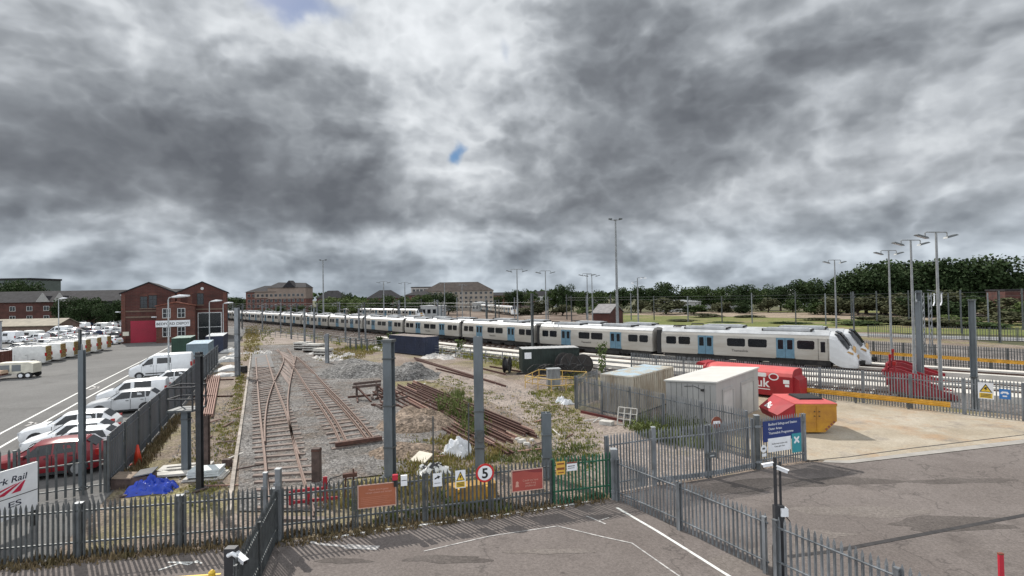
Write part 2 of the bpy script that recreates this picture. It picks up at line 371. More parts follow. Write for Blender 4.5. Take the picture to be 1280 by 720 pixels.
TARMAC = ground_mat('worn_tarmac', [(.122,.104,.095),(.144,.124,.114),(.167,.145,.134)], .22, 14, .16, 26, .15,
                    patch=[((.078,.066,.06),.33,.55,.75),((.175,.15,.136),.17,.56,.78),((.062,.053,.049),1.1,.62,.74)], crack=((.055,.048,.045),.13,.006,.6))
TARMACG = ground_mat('grey_car_park_tarmac', [(.108,.106,.102),(.13,.127,.123),(.152,.149,.144)], .12, 8, .12, 16, .1,
                    patch=[((.08,.077,.074),.2,.55,.75),((.18,.175,.168),.09,.55,.75)])
PAD = ground_mat('stained_concrete_pad', [(.27,.225,.165),(.335,.29,.225),(.39,.345,.28)], .3, 10, .10, 20, .1,
                    patch=[((.32,.20,.11),.26,.50,.74),((.20,.175,.15),.4,.53,.70),((.42,.385,.33),.15,.56,.72)], crack=((.3,.25,.19),.2,.006,.5))
PADSTRIP = mat('pale_concrete_channel', (.31,.29,.265), .9, 0, .1, 1.2)
WALK = mat('pale_concrete_walkway', (.56,.53,.48), .9, 0, .1, .6)
sheet('ground', [(-3500,-300),(3500,-300),(3500,4500),(-3500,4500)], -.06, FARLAND)
# yard between the car park fence and the running lines
sheet('yard', [(-19.6,15),(-8,17.0),(4,20.0),(5,21),(15,24.2),(40,30),(70,34),(70,120),(-20,330),(-210,420),(-190,400),(-40,72)], 0, YARD)
# car park road
sheet('car_park', [(-60,10),(-14,14.9),(-17.0,22),(-40.2,72.5),(-53,100),(-90,180),(-170,180),(-140,60),(-90,20)], .012, TARMACG)
# forecourt in front
sheet('forecourt', [(-60,-20),(60,-20),(70,38),(26.9,26.9),(15.5,24.1),(13.9,24.45),(11,23.5),(5.8,21.6),(3.85,20.6),(-7.6,17.35),(-16.5,15.75),(-40,12.5)], .02, TARMAC)
sheet('gateway_path', [(4.0,21.05),(5.9,21.75),(10.9,23.7),(11.3,25.6),(8.2,30.6),(5.9,33.8),(3.0,34.5),(1.6,29),(2.9,24)], .012, LIGHTDIRT)
sheet('concrete_pad', [(13.95,24.65),(15.6,24.55),(26.7,27.45),(50,33.5),(60,45),(31.2,31.2),(24.2,37.8),(11.8,50.0),(12.5,42),(15,36.5),(11.9,26.5)], .028, PAD)
sheet('drain_channel', [(15.45,24.12),(26.85,26.92),(50,32.75),(50,33.48),(26.7,27.43),(15.6,24.53),(14.6,24.62),(14.3,24.35)], .034, PADSTRIP)
seam = MB(); strip(seam, [G(985,697),G(1040,690),G(1120,675),G(1200,660),G(1290,643)], .17, .0285)
struct(seam.build('tar_seam', TAR))
seam = MB(); strip(seam, [G(1003,577.5),G(1060,572),G(1140,561),G(1290,543)], .07, .036)
struct(seam.build('channel_joint', TAR))
BZ = [.0222]
def blotch(px, py, rx, ry, m, seed, z=None):
    BZ[0] += .0004; z = BZ[0]
    p = G(px,py); q = random.Random(seed); n = 22; ph = [q.uniform(0,6.3) for _ in range(3)]
    pts = []
    for k in range(n):
        a = 2*math.pi*k/n; f = 1+.22*math.sin(2*a+ph[0])+.16*math.sin(5*a+ph[1])+.1*q.uniform(-1,1); pts.append((p.x+rx*f*math.cos(a),p.y+ry*f*math.sin(a)))
    sheet('tarmac_patch', pts, z, m)
PATCHD = ground_mat('older_dark_tarmac', [(.078,.067,.061),(.095,.082,.075),(.115,.10,.092)], .5, 14, .2, 24, .2); PATCHL = ground_mat('dusty_pale_tarmac', [(.135,.117,.105),(.152,.132,.119),(.17,.149,.135)], .5, 14, .2, 24, .2)
blotch(1010,603,3.2,.6,PATCHD,3); blotch(905,612,1.6,.7,PATCHD,4); blotch(1190,655,2.4,.5,PATCHD,6); blotch(1200,602,2.0,.35,PATCHD,8); blotch(1075,640,2.2,.5,PATCHL,9); blotch(1010,668,1.4,.3,PATCHL,10)
blotch(430,702,.8,.18,PATCHD,11); blotch(560,700,1.3,.25,PATCHD,12); blotch(690,690,1.1,.2,PATCHL,13)
sheet('tarmac_patch', [tuple(G(x,y)[:2]) for x,y in ((880,700),(1000,672),(1045,690),(905,725))], .0219, PATCHL)
# painted lines of the forecourt and the road
def marking(pts, w, m=WHITEP, z=.031):
    b = MB(); strip(b, pts, w, z); struct(b.build('road_marking', m))
marking([G(412,673.5),G(470,664),G(520,658),G(620,645.5),G(700,634),G(740,627)], .085)
marking([G(771,635.5),G(820,664),G(868,694),G(925,730)], .11)
marking([G(530,690),G(613,671),G(697,658.5)], .05, WHITEF)
marking([G(697,658.5),G(751,671.5),G(790,680),G(850,722)], .055, WHITEF)
marking([G(733,646),G(748,652),G(757,656)], .07, WHITEF); marking([G(748,652),G(761,648)], .05, WHITEF)
marking([G(380,677),G(404,681.5),G(432,684)], .13, WHITEF); marking([G(432,684),G(473,686)], .28, WHITEF)
marking([G(198,714),G(225,705),G(236,707)], .07); marking([G(210,704),G(250,704)], .06)
marking([G(236,707),G(246,702),G(252,705.5)], .06); marking([G(150,728),G(276,718.5)], .09, YELS)
marking([G(-10,549),G(0,542.5),G(95,492.5),G(200,440),G(214,432.5)], .16, z=.018)
marking([G(-10,566),G(0,559.6),G(95,505),G(163,468),G(200,448)], .16, z=.018)
for px, py in ((40,530),(119,485)):
    marking([G(px-8,py+2.5),G(px,py),G(px+5,py-1.5)], .22, WHITEF, z=.018); marking([G(px-3,py-2.2),G(px+4,py+.4)], .2, WHITEF, z=.018)
# ballast bed of the yard sidings and its concrete kerb
bed = [G(297,640),G(404,640),G(430,600),G(520,590),G(560,540),G(470,470),G(452,450),G(395,430),G(318,432),G(309,470),G(300,540)]
sheet('ballast_bed', [(p.x,p.y) for p in bed], .05, BALLAST)
kb = MB(); kp = [G(x,y,.1) for x,y in ((286,640),(292,592),(303,520),(310,470),(314,441))]
for a, b in zip(kp, kp[1:]): kb.bar(a-Vector((0,0,.08)), b-Vector((0,0,.08)), .16, .3)
struct(kb.build('edging_kerb', mat('stained_kerb_concrete', (.33,.29,.25), .9, 0, .25, 1.5)))
sheet('dirt_track', [(p.x,p.y) for p in (G(330,432),G(392,428),G(372,408),G(312,407))], .025, LIGHTDIRT)
sheet('dirt_road', [(p.x,p.y) for p in (G(520,452),G(620,470),G(700,500),G(745,535),G(750,560),G(700,560),G(672,535),G(590,490),G(505,470))], .02, LIGHTDIRT)
cross = [G(314.5,460),G(343,460),G(337,443),G(315.5,443)]
sheet('crossing_panel', [(p.x,p.y) for p in cross], .13, mat('dark_crossing_panel', (.10,.1,.1), .8, 0, .15, 2), .08)
# ---------------------------------------------------------------- path of the running lines
class Path:
    def __init__(s, pts):
        p = [Vector((a,b,0)) for a,b in pts]; q = []
        for i in range(len(p)-1):                       # Catmull-Rom
            p0 = p[max(i-1,0)]; p3 = p[min(i+2,len(p)-1)]
            for k in range(8):
                t = k/8
                q.append(.5*((2*p[i])+(p[i+1]-p0)*t+(2*p0-5*p[i]+4*p[i+1]-p3)*t*t+(3*p[i]-p0-3*p[i+1]+p3)*t**3))
        q.append(p[-1]); s.q = q; s.l = [0]
        for a, b in zip(q, q[1:]): s.l.append(s.l[-1]+(b-a).length)
    def at(s, d, off=0):
        i = 0
        while i < len(s.l)-2 and s.l[i+1] < d: i += 1
        t = (d-s.l[i])/(s.l[i+1]-s.l[i]); a, b = s.q[i], s.q[i+1]
        tg = (b-a).normalized(); n = Vector((-tg.y, tg.x, 0))        # n points to the far side for a path walked from left to right
        return a.lerp(b,t)+n*off, tg
LINE = Path([(-330,440),(-205,312),(-115,212),(-79.6,171.5),(-55.8,144.5),(-43.8,131),(-32,118),(-20.1,103.7),(-8,90.2),(4.5,75.3),(17.5,61.6),(33.2,49.6),(49,35.5),(80,8)])
S_NOSE = min(range(4000), key=lambda i: (LINE.at(i*.15)[0]-Vector((33.2,49.6,0))).length)*.15
bedp = []
for k in range(60): bedp.append(LINE.at(k*11,-13.2)[0])
far = [LINE.at(k*11,44)[0] for k in range(59,-1,-1)]
sheet('railway_bed', [(p.x,p.y) for p in bedp if p.x < 62]+[(90,10),(90,40),(70,62)]+[(p.x,p.y) for p in far if p.x < 50], .022, BALLASTD)
def walkway(off, w, s0, s1, h=.5):
    b = MB(); n = int((s1-s0)/6); Ls=[]; Rs=[]
    rings = []
    for k in range(n+1):
        p, t = LINE.at(s0+(s1-s0)*k/n, off); nn = Vector((-t.y,t.x,0))*w/2
        rings.append([p-nn, p+nn, p+nn+Vector((0,0,h)), p-nn+Vector((0,0,h))])
    b.loft(rings); struct(b.build('walkway', WALK))
for off, w, a in ((-1.9,1.0,-30),(-5.3,1.7,-80),(-8.7,2.0,-70),(2.0,.7,-30)): walkway(off, w, S_NOSE+a, S_NOSE+34)
walkway(5.6,1.2,S_NOSE-20,S_NOSE+34)
walkway(14,1.3,S_NOSE-260,S_NOSE-60,.3); walkway(27,1.2,S_NOSE-280,S_NOSE-80,.3); walkway(38,2.2,S_NOSE-290,S_NOSE-110,.3)
# field and embankment beyond the yard
sheet('field', [(30,141),(62,104),(86,84),(150,60),(230,120),(160,190),(70,230),(38,215)], .03,
      ground_mat('green_field_grass', [(.072,.092,.024),(.115,.132,.036),(.175,.165,.06)], .05, 1.2, .25, 3, .3, patch=[((.21,.165,.095),.07,.5,.66)]))
sheet('sidings_bed', [(-70,175),(-20,138),(12,120),(34,112),(44,118),(30,141),(38,215),(0,330),(-60,330)], .035, ground_mat('rust_brown_siding_ground', [(.085,.06,.045),(.135,.10,.078),(.20,.16,.13)], .08, 1.5, .35, 3, .2, patch=[((.28,.24,.2),.05,.54,.66)]))
sheet('earth_strip', [(42,204),(76,166),(108,126),(150,95),(240,125),(200,175),(140,170),(66,240)], .05,
      ground_mat('bare_brown_earth', [(.15,.12,.085),(.24,.19,.14),(.32,.26,.2)], .15, 1.5, .3, 3, .3))
sheet('access_road', [(36,112),(66,86),(88,66),(120,50),(122,56),(92,73),(68,93),(38,119)], .045, mat('grey_access_road', (.22,.22,.22), .9, 0, .12, .4))
# ================================================================ railway tracks
def rail_mesh(b, pts, z=.16):
    for i,(w,h,zz) in enumerate(((.14,.025,.012),(.024,.11,.08),(.07,.04,.145))):
        for a, c in zip(pts, pts[1:]):
            a, c = Vector(a), Vector(c); b.bar(Vector((a.x,a.y,z+zz)), Vector((c.x,c.y,z+zz)), w, h)
def railbar(b, a, c):
    a, c = Vector(a), Vector(c)
    for w,h,zz in ((.14,.03,.015),(.03,.11,.085),(.075,.045,.145)): b.bar(a+Vector((0,0,zz)), c+Vector((0,0,zz)), w, h)
RAILM = mat('brown_running_rail', (.18,.118,.09), .65, .25, .25, 6, col2=(.09,.052,.04))
def px_rail(pts, z=.12):
    w = [G(x,y,z+.16) for x,y in pts]; w = [Vector((p.x,p.y,0)) for p in w]
    q = []
    for i in range(len(w)-1):
        p0 = w[max(i-1,0)]; p3 = w[min(i+2,len(w)-1)]
        for k in range(6):
            t = k/6; q.append(.5*((2*w[i])+(w[i+1]-p0)*t+(2*p0-5*w[i]+4*w[i+1]-p3)*t*t+(3*w[i]-p0-3*w[i+1]+p3)*t**3))
    return q+[w[-1]]
SLEEP_ME = {}
def sleeper(parent, a, b, ext=.45, w=.25, m=SLEEP, z=.035):
    """one timber across the rails a, b"""
    d = (b-a).normalized(); a2, b2 = a-d*ext, b+d*ext; ln = (b2-a2).length; key = (round(ln*5), m.name)
    if key not in SLEEP_ME:
        SLEEP_ME[key] = MB().box((0,0,0),(key[0]/5,w,.14)).mesh('sleeper', m)
    o = bpy.data.objects.new('sleeper', SLEEP_ME[key]); C.objects.link(o); o.parent = parent
    c = (a2+b2)/2; o.location = (c.x, c.y, z+.05+rnd.uniform(-.035,.02)); c2 = rnd.uniform(-.07,.07); o.location.x -= d.y*c2; o.location.y += d.x*c2; o.rotation_euler = (rnd.uniform(-.05,.05),0,math.atan2(d.y,d.x)+rnd.uniform(-.04,.04))
def along(q, n, t0=0, t1=1):
    l=[0]
    for a,b in zip(q,q[1:]): l.append(l[-1]+(b-a).length)
    out=[]
    for k in range(n):
        d=(t0+(t1-t0)*k/max(1,n-1))*l[-1]; i=0
        while i<len(l)-2 and l[i+1]<d: i+=1
        out.append(q[i].lerp(q[i+1],(d-l[i])/max(1e-6,l[i+1]-l[i])))
    return out
A_l = px_rail([(337,640),(331,568),(325.7,521),(321.8,476.6),(319.8,446)]); A_r = px_rail([(393,640),(371.4,568),(358.7,517.5),(343.2,476.6),(332.5,443)])
B_l = px_rail([(331,552),(331.5,523),(335.4,498),(343.2,475.7),(352.5,457),(354.2,446.5),(347,436)])
B_r = px_rail([(374,568),(363.6,535),(359.7,503.9),(362.6,476.6),(367.5,457),(370,445.5)])
C_l = px_rail([(354.5,446),(367.5,459),(383,482.5),(398.6,503.9),(416,531),(426.7,554.4)])
C_r = px_rail([(359.5,436),(365.5,447),(370.4,445.5+6),(388.8,463),(406.3,480.5),(429.7,503.9),(451,527),(467.6,547.6)])
C_r = px_rail([(370.4,445.5),(388.8,462),(406.3,480.5),(429.7,503.9),(451,527),(467.6,547.6)])
C_up = px_rail([(358.7,435),(365,444),(368.5,458)])
def track(label, rails, pairs, name='railway_track'):
    r0 = rails[0][0]; t = thing(name, label, 'railway track', (r0.x,r0.y,.1))
    o = Vector((r0.x,r0.y,.1))
    for q in rails:
        b = MB(); rail_mesh(b, [p-Vector((o.x,o.y,0)) for p in q], z=.04); b.build('rail', RAILM, t)
    for a, b, n, ext in pairs:
        for p, q in zip(a, b): sleeper(t, p-Vector((o.x,o.y,0)), q-Vector((o.x,o.y,0)), ext, z=-.10)
    return t
nA = 58
track('straight rusty siding track nearest the concrete kerb with wide sleepers', [A_l, A_r], [(along(A_l,nA), along(A_r,nA), nA, .5)])
nB = 13
track('curved crossover track branching from the straight siding over its right rail', [B_l, B_r, C_up],
      [(along(B_l,nB,.52,1), along(B_r,nB,.52,1), nB, .4)])
nC = 44
Ci_l = [p+Vector((.28,.16,0)) for p in along(C_l,12,.62,1)]; Ci_r = [p-Vector((.28,.16,0)) for p in along(C_r,12,.62,1)]
ct = track('rusty dead-end siding track ending in a timber crossbar on the grey stones', [C_l, C_r, Ci_l, Ci_r], [(along(C_l,nC), along(C_r,nC), nC, .55)])
eb = MB(); o0 = Vector((C_l[0].x,C_l[0].y,.1)); eb.bar(C_l[-1]-Vector((o0.x,o0.y,-.16))+Vector((-.3,-.1,0)), C_r[-1]-Vector((o0.x,o0.y,-.16))+Vector((.4,.1,0)), .22, .2); eb.build('end_timber', RUST, ct)
# running lines among the trains: rails on ballast, the sleepers nearly buried
def line_track(off, s0, s1, label, step=7):
    n = max(2,int((s1-s0)/step)); p0,_ = LINE.at(s0,off)
    t = thing('railway_track', label, 'railway track', (p0.x,p0.y,.1), 0, 'running lines of the depot')
    for sg in (-.75,.75):
        b = MB(); pts = [LINE.at(s0+(s1-s0)*k/n, off+sg)[0]-p0 for k in range(n+1)]
        rail_mesh(b, pts, z=.12); b.build('rail', RAILM, t)
    b = MB(); m = int((s1-s0)/1.4)
    for k in range(m):
        p, tg = LINE.at(s0+k*1.4, off); b.box(p-p0+Vector((0,0,.08)), (.25,2.5,.12), math.atan2(tg.y,tg.x))
    b.build('sleeper', CONC if off < 3 else SLEEPD, t)['kind'] = 'stuff'
line_track(-10.4, S_NOSE-190, S_NOSE+4, 'empty depot track nearest the right palisade fence, ending at the front red buffer stop')
line_track(-6.9, S_NOSE-240, S_NOSE+30, 'second empty depot track back from the right palisade fence')
line_track(-3.6, S_NOSE-300, S_NOSE+30, 'empty depot track directly in front of the long white train')
line_track(0, S_NOSE-300, S_NOSE+3, 'track under the front long white train')
line_track(3.9, S_NOSE-300, S_NOSE+30, 'track under the second white train behind the front one')
for i, w in enumerate(('first','second','third','fourth','fifth','sixth','seventh')):
    line_track(11+4.2*i, S_NOSE-330, S_NOSE-12-i*9, 'rust brown empty track behind the white trains, %s back from them' % w, 12)
# ================================================================ trains
TBODY = mat('cream_white_train_paint', (.41,.395,.365), .42, .05, .1, .7, stretch=(.3,1,2.2), col2=(.31,.28,.24))
TROOF = mat('silver_train_roof', (.44,.45,.46), .5, .2, .12, .8)
TDARK = mat('dark_underframe', (.028,.026,.025), .8, .1, .3, 2)
TDOOR = mat('light_blue_train_door', (.10,.195,.265), .45, 0, .1, 2)
TNOSE = mat('white_train_nose', (.56,.57,.575), .35, 0, .05, 1)
TYEL = mat('orange_yellow_train_front', (.42,.25,.09), .45, 0, .1, 2)
SEC = [(-1.33,.95),(-1.40,1.5),(-1.40,2.4),(-1.33,3.05),(-1.2,3.36),(-.82,3.60),(0,3.72),(.82,3.60),(1.2,3.36),(1.33,3.05),(1.40,2.4),(1.40,1.5),(1.33,.95)]
def carriage(kind, CL):
    """meshes of one carriage; local X runs along it, the nose at +X"""
    h = CL/2; parts = []
    b = MB(); x1 = h-.3 if kind=='mid' else h-2.05
    b.loft([[Vector((x,y,z)) for y,z in SEC] for x in (-h+.3, x1)])
    parts.append(('body_shell', b.mesh('body_shell', TBODY, False)))
    r = MB(); rs = [(-1.22,3.34),(-.84,3.61),(0,3.735),(.84,3.61),(1.22,3.34)]
    r.loft([[Vector((x,y,z)) for y,z in rs]+[Vector((x,y,z+.03)) for y,z in reversed(rs)] for x in (-h+.3,x1)])
    parts.append(('roof', r.mesh('roof', TROOF)))
    u = MB(); u.bb(-h+.6,h-(.6 if kind=='mid' else 2.0),-1.15,1.15,.55,.96)
    for x in (-3.4,0,3.2): u.bb(x-1.1,x+1.1,-1.25,1.25,.3,.7)
    parts.append(('underframe', u.mesh('underframe', TDARK)))
    for x in (-h+3.4, h-3.6):
        w = MB(); w.bb(x-1.6,x+1.6,-1.12,1.12,.42,.72)
        for dx in (-1.2,1.2):
            for y in (-.82,.82): w.cyl((x+dx,y,.43),.42,.16,'Y',14)
        parts.append(('bogie', w.mesh('bogie', TDARK)))
    g = MB(); g.bb(-h-.28,-h+.32,-1.28,1.28,.8,3.5); parts.append(('gangway', g.mesh('gangway', BLACK)))
    for x0,x1_ in ((-6.6,-2.2),(1.5,5.8)):
        q = MB(); q.bb(x0,x1_,-.75,.75,3.7,3.93); q.bb(x0+.3,x1_-.3,-.5,.5,3.93,4.0); q.cur=1; q.bb(x0-.12,x0,-.8,.8,3.66,3.9); q.bb(x1_,x1_+.12,-.8,.8,3.66,3.9)
        parts.append(('roof_unit', q.mesh('roof_unit', [TROOF, TDARK])))
    q = MB(); q.tube([(-h+1.2,.3,3.73),(-h+1.2,.3,3.95),(-h+2.6,.3,3.98),(-h+2.6,.3,3.73)],.08,6); parts.append(('roof_conduit', q.mesh('roof_conduit', TDARK)))
    ends = [(-8.3,1.15),(-6.75,1.3)]
    wins = ends+[(-1.08,1.8),(1.08,1.8)]+([(6.75,1.3),(8.3,1.15)] if kind=='mid' else [(5.62,1.5)])
    k = CL/19.6
    for sg in (-1,1):
        for x, w in wins:
            q = MB(); q.prism([(x*k-w/2+.12,1.98),(x*k+w/2-.12,1.98),(x*k+w/2,2.08),(x*k+w/2,2.72),(x*k+w/2-.12,2.82),(x*k-w/2+.12,2.82),(x*k-w/2,2.72),(x*k-w/2,2.08)], sg*1.34, sg*1.412)
            parts.append(('window', q.mesh('window', GLASS)))
        for x in (-4.35, 4.1 if kind=='mid' else 3.75):
            q = MB(); q.bb(x*k-.82,x*k-.01,sg*1.3,sg*1.418,1.02,3.02); q.bb(x*k+.01,x*k+.82,sg*1.3,sg*1.418,1.02,3.02)
            q.cur = 1
            for c in (-.42,.42): q.prism([(x*k+c-.22,1.9),(x*k+c+.22,1.9),(x*k+c+.24,1.98),(x*k+c+.24,2.76),(x*k+c+.2,2.84),(x*k+c-.2,2.84),(x*k+c-.24,2.76),(x*k+c-.24,1.98)], sg*1.3, sg*1.43)
            q.cur = 2; q.bb(x*k-.9,x*k+.9,sg*1.36,sg*1.41,.96,1.02); q.bb(x*k-.012,x*k+.012,sg*1.36,sg*1.425,1.02,3.0)
            parts.append(('door', q.mesh('door', [TDOOR, GLASS, TDARK])))
    if kind == 'end':
        b = MB(); rings = []
        for x, ky, top, bot, back in ((h-2.05,1,3.72,.95,0),(h-1.6,1,3.70,.62,0),(h-1.22,.99,3.55,.42,0),(h-.78,.975,2.95,.36,0),(h-.42,.955,2.3,.36,0),(h-.14,.93,1.9,.36,0),(h+.06,.89,1.6,.36,0),(h+.17,.83,1.3,.38,0),(h+.22,.74,1.05,.42,0)):
            rings.append([Vector((x,y*ky,bot+(z-.95)/(3.72-.95)*(top-bot))) for y,z in SEC])
        b.loft(rings); parts.append(('nose', b.mesh('nose', TNOSE, False)))
        ws = MB()     # raked dark windscreen wrapped round the nose
        pts = [(h-1.62,3.735,.80),(h-1.22,3.585,.80),(h-.78,2.985,.78),(h-.46,2.40,.76)]
        for (xa,za,wa),(xb,zb,wb) in zip(pts,pts[1:]):
            ws.add([(xa,-wa,za-.02),(xb,-wb,zb-.02),(xb,wb,zb-.02),(xa,wa,za-.02),(xa+.03,-wa,za+.03),(xb+.03,-wb,zb+.03),(xb+.03,wb,zb+.03),(xa+.03,wa,za+.03)],[(4,5,6,7),(0,1,5,4),(1,2,6,5),(2,3,7,6),(3,0,4,7)])
        for sg in (-1,1):                   # the glass carries on round both corners
            s_ = [Vector((h-1.65,sg*1.0,3.56)),Vector((h-1.25,sg*1.0,3.43)),Vector((h-.78,sg*1.0,2.86)),Vector((h-.42,sg*.98,2.24)),Vector((h-.58,sg*1.315,2.02)),Vector((h-.88,sg*1.345,2.42)),Vector((h-1.28,sg*1.30,3.0))]
            ws.add([p+Vector((.02,sg*.035,.03)) for p in s_],[tuple(range(7))]); ws.add([p-Vector((.02,sg*.02,.03)) for p in s_],[tuple(range(7))])
        parts.append(('windscreen', ws.mesh('windscreen', GLASS)))
        y = MB(); y.cyl((h-.13,0,1.78),.6,.2,'X',12,.5); y.bb(h-.15,h+.2,-.62,.62,1.15,1.5)
        parts.append(('yellow_front_panel', y.mesh('yellow_front_panel', TYEL)))
        for sg in (-1,1):
            l = MB(); l.prism([(h-.66,1.84),(h-.3,1.66),(h-.12,1.62),(h-.16,1.78),(h-.5,1.94)], sg*1.1, sg*1.325); l.cur = 1
            l.box((h-.12,sg*.86,1.5),(.2,.3,.16)); parts.append(('headlight', l.mesh('headlight', [TYEL, LENS])))
            d = MB(); d.bb(h-3.0,h-2.97,sg*1.36,sg*1.407,1.0,3.05); d.bb(h-2.18,h-2.15,sg*1.36,sg*1.407,1.0,3.05); d.cur = 1; d.bb(h-2.78,h-2.40,sg*1.36,sg*1.415,1.75,2.75)
            parts.append(('cab_door', d.mesh('cab_door', [TDARK, GLASS])))
        c = MB(); c.bb(h-.1,h+.55,-.2,.2,.62,.95); c.cyl((h+.55,0,.8),.24,.3,'X',10); parts.append(('coupler', c.mesh('coupler', TDARK)))
    return parts
PITCHC = 19.2
CAR_END, CAR_MID = carriage('end', 19.0), carriage('mid', 18.7)
def train(label, off, s_nose, n, name='commuter_train', detail=True, nose=True, zoff=.32, path=LINE):
    p, t = path.at(s_nose, off); root = thing(name, label, 'train', (p.x,p.y,0), 0); o = Vector((p.x,p.y,0))
    s = s_nose
    for i in range(n):
        a = path.at(s, off)[0]; b = path.at(s-18.9, off)[0]; c = (a+b)/2
        e = bpy.data.objects.new('carriage', None); C.objects.link(e); e.parent = root; e.location = c-o+Vector((0,0,zoff)); e.rotation_euler = (0,0,math.atan2((a-b).y,(a-b).x))
        parts = CAR_END if (i == 0 and nose) or i == n-1 else CAR_MID
        if i == n-1 and n > 1: e.rotation_euler.z += math.pi
        for nm, me in parts:
            if not detail and nm in ('bogie','roof_conduit','roof_unit','headlight','coupler'): continue
            q = bpy.data.objects.new(nm, me); C.objects.link(q); q.parent = e
        s -= PITCHC
    return root
t1 = train('long white commuter train with light blue doors standing nearest the right palisade fence', 0, S_NOSE-.5, 12)
t2 = train('white commuter train on the next track, hidden but for its roof and its nose', 3.9, S_NOSE+.1, 12)
for car in [c for c in t1.children][:4]:
    text('Thameslink', .36, TDARK, car, (-1.5,-1.412,1.42), name='lettering', ext=.003)
FAR1 = Path([(-330,560),(-160,331),(-128,296),(-33,189),(0,150)])
s3 = min(range(4000), key=lambda i: (FAR1.at(i*.15)[0]-Vector((-33,189,0))).length)*.15
train('distant pale train in front of the green trees, left of the far sheds', 0, s3, 9, detail=False, path=FAR1)
FAR2 = Path([(-60,480),(-22,310),(1,212),(20,130)])
s4 = min(range(4000), key=lambda i: (FAR2.at(i*.15)[0]-Vector((1,212,0))).length)*.15
train('small distant white train on the rust brown sidings, nose to the right', 0, s4, 4, detail=False, path=FAR2)
# ================================================================ palisade fences
def palisade(name, label, a, b, h, posts=None, m=STEEL, mp=None, railside=1, pitch=.145, w=.07, post_h=None, bay=2.75, group=None, rails=(.28,.82), lift=.05, pointed=True, cat='fence', pw=.1, beam=None):
    a = Vector((a[0],a[1],0)); b = Vector((b[0],b[1],0)); ln = (b-a).length
    t = thing(name, label, cat, a, ang(a,b), group); mp = mp or m
    nb = max(1, round(ln/bay)); xs = posts if posts is not None else [ln*i/nb for i in range(nb+1)]
    ph = post_h or h-.12
    for x in xs:
        q = MB(); q.bb(x-pw/2,x+pw/2,.03*railside,.03*railside+.012,0,ph); q.bb(x-pw/2,x+pw/2,.03*railside+pw*.9*railside,.03*railside+(pw*.9-.012)*railside,0,ph); q.bb(x-.006,x+.006,.03*railside+.012*railside,.03*railside+(pw*.9-.012)*railside,0,ph-.002)
        q.bb(x-pw*.6,x+pw*.6,.022*railside,.034*railside+pw*.9*railside,ph,ph+.03); q.build('post', mp, t)
    for k in rails:
        q = MB(); z = h*k; y = railside*.032
        q.bb(0,ln,min(0,y)+(.012 if railside>0 else 0),max(0,y),z-.025,z+.025); q.bb(0,ln,y,y+railside*.04,z+.015,z+.025); q.build('rail', m, t)
    n0 = 0; edges = [0]+[x for x in xs if .3 < x < ln-.3]+[ln]
    for e0, e1 in zip(edges, edges[1:]):
        q = MB(); n = max(1,round((e1-e0)/pitch))
        for i in range(n):
            x = e0+(i+.5)*(e1-e0)/n + rnd.uniform(-.004,.004); z1 = h+rnd.uniform(-.012,.012); hw = w/2; lean = rnd.gauss(0,.006) if rnd.random() > .06 else rnd.uniform(-.05,.05)
            y0 = -.018
            if pointed:
                prof = [(x-hw,lift),(x+hw,lift),(x+hw+lean,z1-.13),(x+hw*.5+lean,z1-.06),(x+lean,z1),(x-hw*.5+lean,z1-.06),(x-hw+lean,z1-.13)]
            else: prof = [(x-hw,lift),(x+hw,lift),(x+hw+lean,z1),(x-hw+lean,z1)]
            q.prism(prof, y0, y0+.016)
            q.bb(x-.012,x+.012,y0-.014,y0,lift+.01,z1-.16)
        q.build('pale_panel', m, t)
    if beam: q = MB(); q.bb(0,ln,.0,.06,beam[0],beam[1]); q.build('bottom_beam', m, t)
    return t
FENCE_A, FENCE_C, FENCE_B = Vector((-19.5,15.45,0)), Vector((-7.85,17.42,0)), Vector((3.78,20.52,0))
def up(v, t): return v
lf = palisade('palisade_fence', 'grey palisade fence at bottom left, left of the leaning camera gate', FENCE_A, FENCE_C-Vector((.2,.03,0)), 1.82, m=STEELD, mp=STEEL, bay=3.3, pw=.2)
dirB = (FENCE_B-FENCE_C).normalized(); LB = (FENCE_B-FENCE_C).length
mid = FENCE_C+dirB*(LB*.795)
palisade('palisade_fence', 'grey palisade fence carrying the orange notice board and the speed limit disc', FENCE_C, mid, 1.82, m=STEELD, mp=STEELD, bay=2.3, pw=.06)
palisade('palisade_fence', 'short green palisade fence panel beside the grey corner gate post', mid+dirB*.02, FENCE_B, 1.86, m=GREENP, bay=2.6, pw=.08)
def gate_post(label, p, h, w=.2, m=STEEL, cap=True):
    t = thing('gate_post', label, 'gate post', (p[0],p[1],0)); b = MB(); b.bb(-w/2,w/2,-w/2,w/2,0,h); b.build('post', m, t, bevel=.01)
    b = MB(); b.bb(-w/2-.01,w/2+.01,-w/2-.01,w/2+.01,h,h+.025); b.build('cap', STEELL, t)
    b = MB()
    for z in (.35,h*.8): b.bb(-w/2-.03,w/2+.03,-w/2-.035,-w/2,z-.05,z+.05)
    b.build('hinge_plate', STEEL, t)
gate_post('tall grey gate post where the leaning camera gate meets the front fences', FENCE_C+Vector((-.02,-.05,0)), 2.4, .17)
gate_post('shorter square post just left of the tall corner gate post', FENCE_C+Vector((-.42,-.12,0)), 2.3, .12)
gate_post('thick grey post at the right corner between green panel and hinged gate', FENCE_B+Vector((.08,-.05,0)), 1.95, .24)
ga, gb = FENCE_C+Vector((-.05,-.25,0)), Vector((-6.72,12.4,0))
palisade('palisade_gate', 'grey palisade gate seen edge-on, standing towards the white security camera', gb, ga, 1.85, m=STEELD, mp=STEELD, railside=-1, bay=2.4, cat='gate', pw=.07, beam=(.06,.16))
